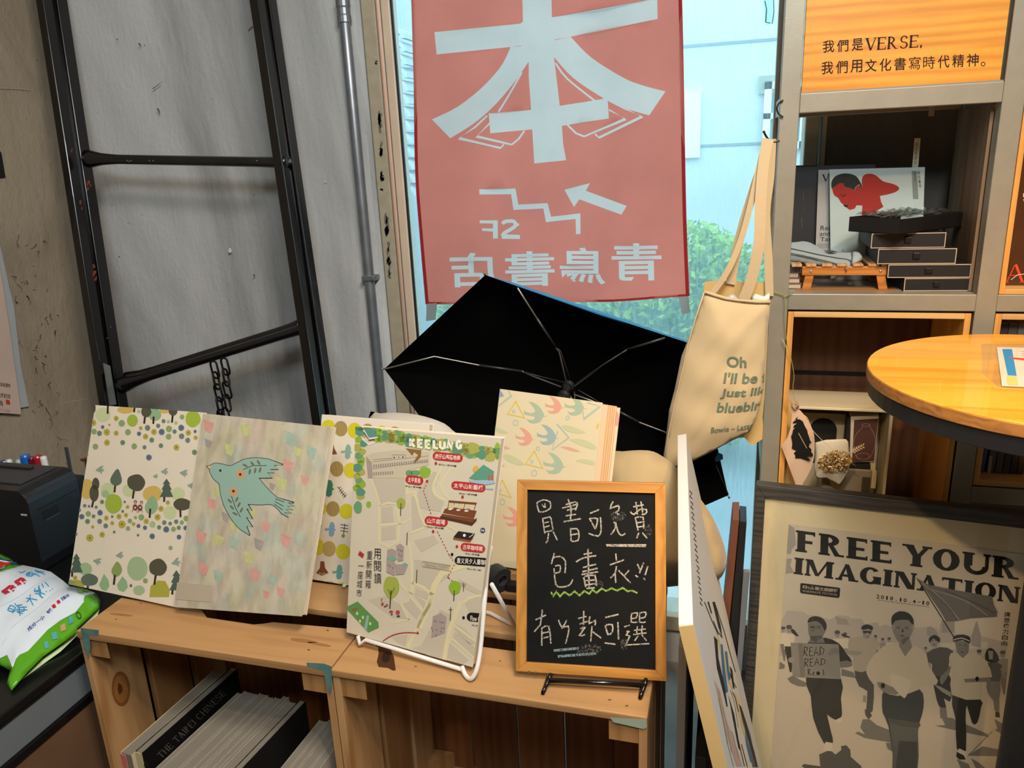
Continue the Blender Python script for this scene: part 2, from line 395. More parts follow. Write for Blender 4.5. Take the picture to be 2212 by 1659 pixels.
def dedge(x, y, poly):
    d = 1e9; n = len(poly)
    for i in range(n):
        x1, y1 = poly[i]; x2, y2 = poly[i - 1]; dx, dy = x2 - x1, y2 - y1; t = max(0, min(1, ((x - x1) * dx + (y - y1) * dy) / ((dx * dx + dy * dy) or 1)))
        d = min(d, math.hypot(x - x1 - dx * t, y - y1 - dy * t))
    return d
def pillow(name, outline, pl, hf, hb, mat, parent=None, step=14, d0=60, wr=0.0):
    """a stuffed soft body: outline in pixels on plane pl, bulging hf metres to the front and hb to the back"""
    n = len(outline); pts = [V(p) for p in outline]; xs = [p[0] for p in outline]; ys = [p[1] for p in outline]
    x = min(xs) + step / 2
    while x < max(xs):
        y = min(ys) + step / 2
        while y < max(ys):
            if pinside(x, y, outline) and dedge(x, y, outline) > step * .45: pts.append(V((x, y)))
            y += step
        x += step
    r = delaunay_2d_cdt(pts, [], [list(range(n))], 1, 1e-5); P2, F = r[0], r[2]
    f = lambda p: 1 - math.exp(-max(0, dedge(p[0], p[1], outline)) / d0)
    wv = lambda p: wr * (math.sin(p[0] * .045 + p[1] * .02) + math.sin(p[0] * .02 - p[1] * .06 + 1) + .5 * math.sin(p[0] * .11 + p[1] * .09))
    A = []; B = []; edge = []
    for p in P2:
        q = pp(p[0], p[1], pl); k = f(p); A.append(q + pl[1] * (hf * k + wv(p) * k)); B.append(q - pl[1] * hb * k)
    m = len(P2); ed = [dedge(p[0], p[1], outline) < .01 for p in P2]
    idx = [i if ed[i] else m + i for i in range(m)]
    fs = [tuple(t) for t in F] + [tuple(idx[i] for i in reversed(t)) for t in F]
    o = mk(name, A + B, fs, mat, parent, smooth=True)
    bm = bmesh.new(); bm.from_mesh(o.data); bmesh.ops.delete(bm, geom=[v for v in bm.verts if not v.link_faces], context='VERTS')
    bmesh.ops.recalc_face_normals(bm, faces=bm.faces); bm.to_mesh(o.data); bm.free()
    return o, (lambda x, y: pl[1] * (hf * f((x, y)) + wv((x, y)) * f((x, y)) + .0008))
def ribbon(name, pts, wpx, pl, th, mat, parent=None, k=4, ys=None):
    """a flat strap: centre line and width in pixels on plane pl (ys: own depth for each point)"""
    sp = smoothp([(p[0], p[1], (ys[i] if ys else 0)) for i, p in enumerate(pts)], k); L = []; n = len(sp)
    for i, p in enumerate(sp):
        a = sp[max(0, i - 1)]; b = sp[min(n - 1, i + 1)]; dx, dy = b[0] - a[0], b[1] - a[1]; l = math.hypot(dx, dy) or 1
        q = PY(p[2]) if ys else pl
        e1 = pp(p[0] - dy / l * wpx / 2, p[1] + dx / l * wpx / 2, q); e2 = pp(p[0] + dy / l * wpx / 2, p[1] - dx / l * wpx / 2, q)
        L.append((e1, e2, e2 - q[1] * th, e1 - q[1] * th))
    vs_ = [v for r_ in L for v in r_]; fs = []
    for i in range(n - 1):
        for j in range(4): fs.append((i * 4 + j, i * 4 + (j + 1) % 4, i * 4 + 4 + (j + 1) % 4, i * 4 + 4 + j))
    fs += [(0, 1, 2, 3), tuple((n - 1) * 4 + j for j in (3, 2, 1, 0))]
    return fixn(mk(name, vs_, fs, mat, parent))
# ================================================================ SETTING
YB = 2.12; XL = -2.06; XR = 2.3; YF = -2.6; ZC = 2.8
wx = lambda px, py=0, y=YB: pp(px, py, PY(y)).x
m_grey = CONCRETE('trowelled_concrete', '#858685', '#c2c3c1', '#6b6a68', 2.6, 0.55)
m_warm = CONCRETE('rough_plaster', '#8a7c68', '#a89881', '#5f5343', 3.4, 1.0, (1, 1, .5))
m_dark = CONCRETE('dark_concrete', '#4a443c', '#6b645a', '#332f2a', 5, 0.6)
m_floor = CONCRETE('cement_floor', '#6f6a64', '#85807a', '#4c4844', 4, 0.2)
m_white = MT('ceiling_paint', '#cfcac0', 0.9)
def struct(o): o['kind'] = 'structure'; return o
struct(box('floor', (XL - .2, YF, -.1), (XR, YB + .25, 0), m_floor))
struct(box('ceiling', (XL - .2, YF, ZC), (XR, YB + .25, ZC + .1), m_white))
struct(box('wall_left', (XL - .2, YF, 0), (XL, YB + .25, ZC), m_warm))
struct(box('wall_right', (XR, YF, 0), (XR + .1, YB + .25, ZC), m_white))
struct(box('wall_front', (XL - .2, YF - .1, 0), (XR + .1, YF, ZC), m_white))
x0 = wx(777); x1 = wx(1780, 360)
wl = empty('wall_back', ((XL + XR) / 2, YB + .12, 0), kind='structure')
# left of the window: the trowelled wall, its surface gently uneven
n = 60; vv = []; ff = []
for j in range(n + 1):
    for i in range(n + 1):
        X = XL + (x0 - XL) * i / n; Z = ZC * j / n
        d = .004 * math.sin(X * 9 + Z * 2.3) + .003 * math.sin(Z * 7.1 - X * 4) + .0015 * math.sin(X * 31 + Z * 17)
        if i in (0, n): d = 0
        vv.append((X, YB + d, Z))
for j in range(n):
    for i in range(n): a = j * (n + 1) + i; ff.append((a, a + 1, a + n + 2, a + n + 1))
b0 = len(vv); vv += [(XL, YB + .25, 0), (x0, YB + .25, 0), (x0, YB + .25, ZC), (XL, YB + .25, ZC)]
ff += [(n, b0 + 1, b0 + 2, (n + 1) * (n + 1) - 1), (b0 + 3, b0 + 2, b0 + 1, b0)]
mk('concrete_face', vv, ff, m_grey, wl, smooth=False)
box('dark_face', (x1, YB, 0), (XR, YB + .25, ZC), m_dark, wl)
box('sill_wall', (x0, YB, 0), (x1, YB + .25, .12), m_grey, wl)
box('lintel', (x0, YB, 2.45), (x1, YB + .25, ZC), m_grey, wl)
# ---- window
m_cream = MT('cream_frame_paint', '#a79d86', 0.55, var=.12, vs_=30, bmp=.3, bs=40)
m_creaml = MT('pale_frame_paint', '#c8b79f', 0.45, var=.08)
m_gask = MT('black_gasket', '#0d0d0e', 0.5)
m_glass = GLASS('window_glass', film=0.17, gloss=0.03, filmc=(.72, .92, .98, 1), streaks=True)  # film lays a pale haze over the outside view, with rain streaks
wn = empty('window_1', ((x0 + x1) / 2, YB + .05, .12), kind='structure')
def vstrip(name, a, b_, y0_, y1_, mat, parent, bv=.002): return box(name, (wx(a, 0, y0_), y0_, .12), (wx(b_, 0, y0_), y1_, 2.45), mat, parent, bv)
pf = vstrip('frame', 777, 809, YB - .012, YB + .10, m_cream, wn, .004)
# flaked patches on the old frame
fl = []
for (zx, zy, h) in [(335, 720, 130), (340, 900, 90), (345, 1060, 60), (375, 1340, 120), (385, 1500, 110), (390, 1620, 80), (312, 370, 25), (345, 1130, 20)]:
    for q in range(4):
        yy = zy + random.uniform(-h / 2, h / 2); fl.append([(700 + (zx + random.uniform(-9, 9) + 9 * math.cos(a)) * .3617, (yy + h * .3 * math.sin(a)) * .3617) for a in [k * math.pi / 4 for k in range(8)]])
art(pf, PY(YB - .012), [('#6a685e', fl)], 'flaked_paint')
vstrip('frame_bead', 821, 839, YB - .004, YB + .048, m_creaml, wn)
vstrip('gasket', 838, 846, YB + .004, YB + .012, m_gask, wn, .001)
box('frame_right', (wx(1737, 300), YB - .012, .12), (wx(1768, 300), YB + .10, 2.45), m_cream, wn, .003)
box('frame_edge', (wx(1774, 300), YB - .004, .12), (x1, YB + .1, 2.45), m_creaml, wn, .001)
box('frame_bottom', (x0, YB - .012, .12), (x1, YB + .1, .17), m_cream, wn, .003)
box('frame_top', (x0, YB - .012, 2.4), (x1, YB + .1, 2.45), m_cream, wn, .003)
box('glass_pane', (wx(838), YB + .0125, .17), (wx(1776, 300), YB + .0165, 2.4), m_glass, wn)
tape = slab('tape_residue', [(1648, 0), (1672, -20), (1673, 50), (1655, 55)], PY(YB + .0118), .0005, GLASS('old_tape', tint=(.86, .96, .94, 1), gloss=.05), wn)
art(tape, PY(YB + .0114), [('#2f7f6a', stroke([(1652, 2), (1656, 20), (1654, 48), (1664, 50)], 2) + stroke([(1671, 0), (1672, 25), (1668, 52)], 1.6))], 'torn_edge')
# cable and conduit
m_cable = MT('beige_cable_sheath', '#caa48c', 0.45)
cb = tube('cable', [pp(815, 0, PY(YB - .018)) + V((0, 0, (2.79 - pp(815, 0, PY(YB - .018)).z))), pp(815, 0, PY(YB - .018)), pp(815, 0, PY(YB - .018)) * V((1, 1, 0)).x if False else V((pp(815, 0, PY(YB - .018)).x, YB - .018, .05))], .006, m_cable)
tag(cb, 'thin beige cable running straight down the cream window frame', 'cable')
m_zinc = MT('galvanised_steel', '#8f959a', 0.42, 0.75, var=.15, vs_=25)
px_ = wx(740, 0, YB - .02)
cn = empty('conduit_pipe', (px_, YB - .02, .02), 'straight galvanised metal conduit pipe fixed on the grey wall beside the window', 'pipe')
tube('pipe', [(px_, YB - .02, z) for z in (.02, .8, 1.6, 2.78)], 0.0150, m_zinc, cn, 16)
def coupling(py):
    z = pp(740, py, PY(YB - .02)).z
    lathe('coupling', [(0.0150, -.03), (.0195, -.028), (.0195, -.012), (.018, -.008), (.018, .008), (.0195, .012), (.0195, .028), (0.0150, .03)], (px_, YB - .02, z), m_zinc, cn, 16)
coupling(25)
for py in (600, -150):
    z = pp(790, py, PY(YB - .02)).z
    box('pipe_clip', (px_ - .017, YB - .038, z - .008), (px_ + .024, YB + .004, z + .008), m_zinc, cn, .002)
    box('clip_screw', (px_ + .019, YB - .044, z - .004), (px_ + .027, YB - .036, z + .004), m_zinc, cn, .001)

# ---- outside
out_wall = MT('outside_render', '#c3d0d4', 0.9, var=.12, vs_=1.2)
YO = 6.2
gnd = struct(box('ground', (-9, YB + .25, -.3), (9, 14, -.05), MT('wet_paving', '#8fa3ad', .5, var=.15, vs_=2)))
hb = empty('outside_building', (0, YO, 0), 'pale grey rendered building seen through the window behind the shrubs', 'building')
box('wall', (-7, YO, 0), (7, YO + .2, 7), out_wall, hb)
for z in (1.55, 2.25, 2.95, 3.65, 4.4):
    box('render_joint', (-7, YO - .006, z), (7, YO + .01, z + .02), MT('joint_shadow', '#7d929c', .9), hb)
m_wfr = MT('white_window_paint', '#e4eef0', .5); m_pane = MT('dim_pane', '#6f8f98', .15)
def outwin(a, t, b_, u):
    p = pp(a, t, PY(YO)); q = pp(b_, u, PY(YO))
    box('window_pane', (p.x, YO - .02, q.z), (q.x, YO + .02, p.z), m_pane, hb)
    w0 = .05; W = q.x - p.x; H = p.z - q.z
    for (xa, za, xb, zb) in [(p.x, q.z, p.x + w0, p.z), (q.x - w0, q.z, q.x, p.z), (p.x, q.z, q.x, q.z + w0), (p.x, p.z - w0, q.x, p.z), (p.x, (p.z + q.z) / 2 - .02, q.x, (p.z + q.z) / 2 + .02), (p.x + W / 2 - .02, q.z, p.x + W / 2 + .02, p.z)]:
        box('window_bar', (xa, YO - .05, za), (xb, YO - .015, zb), m_wfr, hb)
outwin(1652, 178, 1740, 320)
p = pp(1497, 200, PY(YO)); q = pp(1512, 340, PY(YO))
box('door_panel', (p.x - .1, YO - .04, q.z), (q.x, YO - .005, p.z), m_wfr, hb)
m_beam = MT('weathered_lintel', '#9aa39a', .9)
p = pp(1640, 165, PY(YO)); box('window_surround', (p.x, YO - .03, p.z - .12), (p.x + .7, YO, p.z), m_beam, hb)
m_leaf = [CLOTH('leaf_a', '#7dab55', .35), CLOTH('leaf_b', '#a6cc6a', .4), CLOTH('leaf_c', '#557f4c', .3)]
def shrub(c, r, nl, label, zmin=0.05):
    e = empty('shrub', (c[0], c[1], 0), label, 'shrub', 'shrubs outside the window')
    vs_, fs, mi = [], [], []
    for i in range(nl):
        a = random.uniform(0, 2 * math.pi); u = random.uniform(-1, 1); rr = random.uniform(.72, 1.06); s = math.sqrt(1 - u * u)
        p = V((c[0] + r[0] * rr * s * math.cos(a), c[1] + r[1] * rr * s * math.sin(a), c[2] + r[2] * rr * u))
        if p.z < zmin: continue
        l = random.uniform(.03, .062); d = V((random.gauss(0, 1), random.gauss(0, 1), random.gauss(0, 1))).normalized(); e2 = d.orthogonal().normalized()
        b = len(vs_); vs_ += [p - d * l * .5, p + e2 * l * .24, p + d * l * .5, p - e2 * l * .24]; fs.append((b, b + 1, b + 2, b + 3)); mi.append(random.choice((0, 0, 1, 1, 2)))
    mk('foliage', vs_, fs, m_leaf, e, mi)
    core = ell(0, 0, 1, 1, n=10)
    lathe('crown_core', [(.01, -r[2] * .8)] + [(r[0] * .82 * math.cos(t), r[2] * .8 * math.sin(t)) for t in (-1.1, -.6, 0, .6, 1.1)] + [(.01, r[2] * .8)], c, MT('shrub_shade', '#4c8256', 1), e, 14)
    tube('stem', [(c[0], c[1], 0), (c[0], c[1], c[2])], .03, MT('stem_bark', '#5b4a38', .9), e, 6)
shrub((-.25, 4.1, .55), (.5, .45, .62), 15000, 'light green shrub outside, just behind the umbrella and tote bag')
shrub((.62, 5.1, .6), (.5, .45, .72), 12000, 'tallest light green shrub outside, beside the shelf post')
shrub((-1.3, 4.9, .5), (.62, .4, .58), 12000, 'green shrub outside, below the red banner')
shrub((-2.35, 4.2, .55), (.5, .45, .7), 11000, 'green shrub outside at the left end of the window')
# tiled eave of a neighbouring house at the left edge of the glass
rf = empty('tiled_eave', (-2.6, 5.2, 0), 'scalloped tile eave of the neighbouring house at the left edge of the glass', 'roof')
m_tile = MT('roof_tile', '#9fb2ba', .8)
box('house_wall', (-4.6, 5.3, 0), (-2.62, 5.6, 3.4), out_wall, rf)
for i in range(13):
    p = pp(873 + i * 2.2, 95 + i * 27, PY(5.25))
    vs_ = []; fs = []; k = 9
    for s in (0, 1):
        for j in range(k):
            a = math.pi * j / (k - 1); vs_ += [(p.x - .11 * math.cos(a), 5.25 - s * .25, p.z + .08 * math.sin(a)), (p.x - .085 * math.cos(a), 5.25 - s * .25, p.z + .06 * math.sin(a))]
    h = 2 * k
    for j in range(k - 1):
        a = 2 * j; fs += [(a, a + 1, a + 3, a + 2), (h + a, h + a + 2, h + a + 3, h + a + 1), (a, a + 2, h + a + 2, h + a), (a + 1, h + a + 1, h + a + 3, a + 3)]
    fixn(mk('tile', vs_, fs, m_tile, rf))

# cracks and a formwork line in the left wall
rn = random.Random(11); cr_ = []
for (x, y) in [(95, 520), (78, 545), (70, 575), (78, 595), (60, 640), (92, 700), (88, 722), (80, 745), (100, 770), (74, 830), (110, 845), (98, 880), (82, 880), (105, 905)] + [(rn.uniform(25, 125), rn.uniform(500, 960)) for _ in range(34)]:
    p_ = [(x, y)]
    for k in range(rn.randint(2, 5)): p_.append((p_[-1][0] + rn.uniform(-5, 7), p_[-1][1] + rn.uniform(-3, 9)))
    cr_ += stroke(p_, rn.uniform(.8, 2.4), taper=True)
ck_ = art(None, (V((XL, 0, 0)), V((1, 0, 0))), [('#4d4436', cr_), ('#b3a58c', stroke([(-10, 190), (30, 191), (64, 194)], 1.6) + stroke([(128, 872), (160, 866), (186, 862)], 1.4)), ('#665b49', stroke([(-10, 192.5), (30, 193.5), (64, 196.5)], 1.2))], 'wall_cracks', eps=.0006)
ck_['kind'] = 'structure'
gk_ = art(None, PY(YB - .009), [('#5f605e', stroke([(330, 192), (338, 186), (346, 180), (351, 177)], 2.2, taper=True) + stroke([(340, 234), (344, 240), (345, 248)], 4, taper=True) + stroke([(300, 93), (304, 99)], 3) + stroke([(536, 66), (542, 60), (547, 57)], 1.8) + [ell(253, 85, 1.6), ell(549, 595, 1.8, 3), ell(549, 420, 1.2)]), ('#d9dad8', [ell(497, 541, 3.5, 5.5, wob=.2), ell(703, 392, 1.6)])], 'wall_nicks', eps=.0002)
gk_['kind'] = 'structure'

# ================================================================ LADDER
m_blk = MT('black_gloss_paint', '#060404', 0.27, var=.5, vs_=9, coat=.2, bmp=.25, bs=14)
LA = pp(250, 900, PY(1.86)); LT = pp(112, 0, PY(2.03)); RA = pp(700, 900, PY(1.86)); RT = pp(568, 0, PY(2.03))
ld = empty('ladder', ((LA + RA) / 2) * 1, 'black glossy steel ladder with chipped paint leaning on the grey wall', 'ladder')
ld.location.z = 0
up = (LT - LA).normalized(); up2 = (RT - RA).normalized()
latd = (RA - LA).normalized(); nrm = latd.cross(up).normalized()
if nrm.y > 0: nrm = -nrm
def rail(a, u, off_l, off_n, wd, dp, zlo=-.95, zhi=1.42):
    p = a + latd * off_l + nrm * off_n; q0 = p + u * zlo; q1 = p + u * zhi
    def prof(c):  # shallow channel section with rounded outer lips
        r = [(-wd / 2, -dp / 2), (wd / 2, -dp / 2), (wd / 2, dp / 2), (-wd / 2, dp / 2)]
        return [c + latd * s + nrm * t for s, t in r]
    A, B = prof(q0), prof(q1)
    o = mk('rail', A + B, [(0, 1, 2, 3), (7, 6, 5, 4), (0, 4, 5, 1), (1, 5, 6, 2), (2, 6, 7, 3), (3, 7, 4, 0)], m_blk, ld); bev(o, .004, 3)
    return o
zl = -(LA.z - .01) / up.z
for a, u in ((LA, up), (RA, up2)):
    sgn = 1 if a is LA else 1
    z_ = -(a.z - .015) / u.z
    rail(a, u, -.002, .026, .028, .036, z_); rail(a, u, .006, -.020, .026, .040, z_)
    rail(a, u, .0, .003, .014, .016, z_)       # recessed web between the two nested sections
m_rust = MT('bare_orange_primer', '#8a3a22', .8); m_chip = MT('chipped_primer_grey', '#9a9590', .8)
lpl = (LA + nrm * .045, nrm)
chips = [ell(700 * 0 + x, y, r, r * 1.6, rot=.2, n=7, wob=.5) for x, y, r in [(191, 395, 3.5), (190, 408, 2.5), (196, 400, 2), (174, 437, 3), (177, 450, 2), (155, 325, 2.5), (204, 590, 4), (207, 602, 3), (203, 575, 3), (240, 706, 1.5), (232, 730, 1.3)]]
art(ld, (LA + nrm * .0445, nrm), [(m_rust, chips)], 'paint_chip')
m_steelblk = MT('black_tube_paint', '#131216', 0.25, 0.1, coat=.3, var=.4, vs_=20)
def rung(p0, p1, r, n_=1, sq0=1.0, sq1=1.0, dy=0):
    pl = (LA + nrm * .01, nrm); a = pp(*p0, pl) + nrm * dy; b = pp(*p1, pl) + nrm * dy
    pts = [a.lerp(b, t) for t in (0, .03, .08, .16, .5, .86, .94, .98, 1)]
    return tube('rung', pts, r, m_steelblk, ld, 16, rs=[r * 1.9 * sq0, r * 1.7 * sq0, r * 1.25 * sq0, r, r, r, r * 1.1 * sq1, r * 1.3 * sq1, r * 1.35 * sq1])
r1 = rung((190, 343), (622, 351), .0138)
r2 = rung((262, 832), (668, 706), .0132, sq0=1.1)
r3 = rung((262, 820), (640, 702), .0125, sq0=.9, dy=-.028)
art(r1, (LA + nrm * .0235, nrm), [(m_chip, [ell(275 + k * 4, 347 + (k % 2) * 2, 1.6, 1, n=6) for k in (0, 1, 2, 12, 14, 70, 74)])], 'chip')
plm = (LA + nrm * .03, nrm)
ac = slab('plastic_strip', [(222, 784), (236, 790), (250, 874), (236, 876)], (LA + nrm * .052, nrm), .004, GLASS('clear_plastic', gloss=.25, film=.25), None, .001)
tag(ac, 'narrow clear plastic strip stuck upright on the ladder rail above the forest-print book', 'strip')
# chain hanging from the lower rungs
m_iron = MT('blackened_iron', '#1a1513', .45, .6)
cpl = (LA + nrm * .03, nrm)
chn = empty('chain', pp(480, 780, cpl), 'short black iron chain hanging doubled from the tilted ladder rung', 'chain')
def link(x, y, h, w_, face, dz):
    c = pp(x, y, cpl) + nrm * dz; s = (pp(x, y, cpl) - pp(x, y + h / 2, cpl)).length; r = w_ / h * s
    side = latd if face else nrm; pts = []
    upv = V((0, 0, 1)) + latd * (-.08)
    for k in range(14):
        a = 2 * math.pi * k / 14; v = math.sin(a); u = math.cos(a)
        pts.append(c + side * (r * u) + upv * ((s - r) * (1 if v > 0 else -1) + r * v))
    tube('link', pts, .0032, m_iron, chn, 7, cyc=True)
for i, (x, y) in enumerate([(466, 798), (469.5, 822), (474, 848), (477, 876), (481, 903)]): link(x, y, 38, 16, i % 2 == 0, .004)
for i, (x, y) in enumerate([(485, 792), (486.5, 816), (489, 843), (489.5, 871), (487, 900)]): link(x, y, 38, 16, i % 2 == 0, -.004)

# ================================================================ BANNER
YN = 2.055; bpl = PY(YN)
Z3 = zo(700, 0, .3617); Z4 = zo(800, 500, .3617); Z6 = zo(1000, 540, .226)
def arc_poly(a, b_): return a + b_[::-1]
W = []
W += [Z3([(1172, -400), (1352, -400), (1360, 105), (1370, 330), (1405, 632), (1418, 750), (1425, 860), (1443, 957), (1256, 976), (1248, 860), (1234, 655), (1218, 460), (1217, 365), (1182, 140)])]
W += [Z3([(662, 193), (1182, 136), (1182, 268), (1106, 277), (676, 326)]), Z3([(1350, 105), (1992, -5), (1994, 117), (1470, 218), (1350, 240)]), Z3([(1170, 130), (1375, 100), (1375, 260), (1170, 275)])]
lf = smoothp([(1106, 277), (1050, 390), (940, 520), (800, 640), (654, 714)], 5); lr = smoothp([(1217, 365), (1120, 500), (1000, 640), (890, 740), (763, 826)], 5)
W += [Z3(list(lf) + [(763, 826)] + list(reversed(lr)) + [(1240, 270)])]
rf_ = smoothp([(1470, 218), (1590, 340), (1780, 460), (1900, 510), (2040, 547)], 5); rr_ = smoothp([(1367, 335), (1480, 460), (1640, 570), (1780, 640), (1944, 690)], 5)
W += [Z3(list(rf_) + list(reversed(rr_)) + [(1330, 250)])]
W += [Z3([(978, 676), (1234, 656), (1400, 632), (1660, 590), (1690, 570), (1700, 708), (1410, 752), (1248, 772), (988, 796)])]
wl_ = 11
for s in ([(1175, 430), (1100, 560), (1035, 668)], [(1380, 375), (1450, 470), (1612, 600)]): W += [Z3(q) for q in stroke(s, wl_, 3)]
for s in ([(970, 690), (900, 760), (812, 826), (1050, 884), (1070, 862)], [(985, 735), (910, 815), (1118, 864)], [(1118, 864), (1160, 830), (1195, 780)],
          [(1700, 600), (1800, 650), (1903, 697), (1640, 822), (1615, 800)], [(1700, 655), (1803, 711), (1550, 815)], [(1550, 815), (1500, 795), (1450, 745)]):
    W += [Z3(q) for q in stroke(s, wl_)]
W += [Z3([(925, 1130), (1142, 1126), (1160, 1222), (1333, 1214), (1352, 1296), (1526, 1276), (1526, 1400), (1499, 1402), (1497, 1310), (1322, 1328), (1308, 1246), (1130, 1254), (1116, 1160), (927, 1162)])]
W += [Z3([(1432, 1134), (1587, 1094), (1560, 1140), (1812, 1228), (1779, 1280), (1520, 1192), (1488, 1238)])]
# 2F, seen from behind: drawn mirrored
W += [Z3([(927, 1317), (1034, 1317), (1034, 1426), (1005, 1426), (1005, 1384), (940, 1380), (940, 1364), (1005, 1366), (1005, 1336), (927, 1334)])]
W += [Z3(q) for q in stroke([(1062, 1338), (1080, 1324), (1130, 1322), (1142, 1345), (1120, 1366), (1075, 1392), (1062, 1412)], 22, 3)]
W += [Z3([(1058, 1400), (1168, 1404), (1168, 1428), (1058, 1428)]), Z3([(1142, 1330), (1163, 1335), (1163, 1350), (1142, 1352)])]
def mchar(ch, tl, tr, bl): return txt(ch, tr, tl, (bl[0] + tr[0] - tl[0], bl[1] + tr[1] - tl[1]), .016)
big = []
big += mchar('店', Z4([(476, 128)])[0], Z4([(752, 128)])[0], Z4([(482, 340)])[0])
big += mchar('書', Z4([(800, 122)])[0], Z4([(1090, 118)])[0], Z4([(803, 334)])[0])
big += mchar('鳥', Z4([(1122, 102)])[0], Z4([(1402, 98)])[0], Z4([(1124, 322)])[0])
big += mchar('青', Z4([(1440, 70)])[0], Z4([(1738, 66)])[0], Z4([(1444, 294)])[0])
outer = [(882, -260), (900, 300), (913, 500), (924, 655), (1100, 658), (1300, 652), (1489, 638), (1482, 450), (1472, 0), (1466, -260)]
m_red = CLOTH('banner_red', '#dc7f70', .66); m_wht = CLOTH('banner_white', '#d2cbc6', .6); m_hem = CLOTH('banner_hem', '#a8333a', .4)
bn = empty('banner', pp(1190, 655, bpl), 'hanging red-orange cloth banner with large white emblem, mirrored lettering and stair arrow', 'banner')
pts = [V(p) for p in outer]; ob = [list(range(len(outer)))]
edges = [(i, (i + 1) % len(outer)) for i in range(len(outer))]
y = -240
while y < 640:
    x = 895
    while x < 1475:
        if pinside(x, y, outer) and dedge(x, y, outer) > 8: pts.append(V((x, y)))
        x += 24
    y += 24
for poly in W:
    poly = clip(poly, [(884, -250), (1467, -250), (1486, 636), (926, 652)])
    if len(poly) < 3: continue
    b0 = len(pts); pts += [V(p) for p in poly]; edges += [(b0 + i, b0 + (i + 1) % len(poly)) for i in range(len(poly))]
grid = {}
for t in big:
    b0 = len(pts); pts += [V(p) for p in t]; edges += [(b0, b0 + 1), (b0 + 1, b0 + 2), (b0 + 2, b0)]
    x0_, x1_ = min(p[0] for p in t), max(p[0] for p in t)
    for k in range(int(x0_ // 10), int(x1_ // 10) + 1): grid.setdefault(k, []).append(t)
r_ = delaunay_2d_cdt(pts, edges, [], 0, 1e-4)
def wave(x, y): return .012 * math.sin(x * .011 + 1.2) * (.4 + max(0, y) / 900) + .006 * math.sin(x * .03 + y * .004) + .004 * math.sin(y * .012)
def bp(x, y, off=0): q = pp(x, y, bpl); q.y += wave(x, y) - off; return q
vs_ = [bp(p[0], p[1]) for p in r_[0]]; fs = []; mi = []
for t in r_[2]:
    cx_ = sum(r_[0][i][0] for i in t) / len(t); cy_ = sum(r_[0][i][1] for i in t) / len(t)
    if not pinside(cx_, cy_, outer): continue
    fs.append(tuple(t)); mi.append(1 if (any(pinside(cx_, cy_, q) for q in W) or any(pinside(cx_, cy_, q) for q in grid.get(int(cx_ // 10), ()))) else 0)
mk('cloth', vs_, fs, [m_red, m_wht], bn, mi, smooth=True)
def hem(name, pts_, w_):
    sp = smoothp(pts_, 8); L = []
    for i, p in enumerate(sp):
        a = sp[max(0, i - 1)]; b = sp[min(len(sp) - 1, i + 1)]; dx, dy = b[0] - a[0], b[1] - a[1]; l = math.hypot(dx, dy)
        for s, o_ in ((1, .002), (-1, .002)): L.append(bp(p[0] - dy / l * w_ / 2 * s, p[1] + dx / l * w_ / 2 * s, o_))
    mk(name, L, [(2 * i, 2 * i + 1, 2 * i + 3, 2 * i + 2) for i in range(len(sp) - 1)], m_hem, bn)
hem('side_hem', [(884, -255), (902, 300), (915, 500), (927, 655)], 7); hem('side_hem', [(1464, -255), (1470, 0), (1479, 450), (1486, 638)], 8)
hem('bottom_hem', [(925, 653), (1100, 656), (1300, 650), (1488, 636)], 5)
m_tab = CLOTH('grey_tab', '#9aa6a6', .3)
for q in ([(926, 654), (947, 653), (944, 689), (925, 691)], [(1466, 640), (1487, 638), (1492, 672), (1474, 678)]):
    mk('hanging_tab', [bp(x, y, .003) for x, y in q] + [bp(x, y, .0015) for x, y in q], [(0, 1, 2, 3), (7, 6, 5, 4), (0, 4, 5, 1), (1, 5, 6, 2), (2, 6, 7, 3), (3, 7, 4, 0)], m_tab, bn)
rodz = pp(1180, -262, bpl).z
tube('hanging_rod', [(pp(870, -262, bpl).x, YN, rodz), (pp(1480, -262, bpl).x, YN, rodz)], .008, m_zinc, bn)
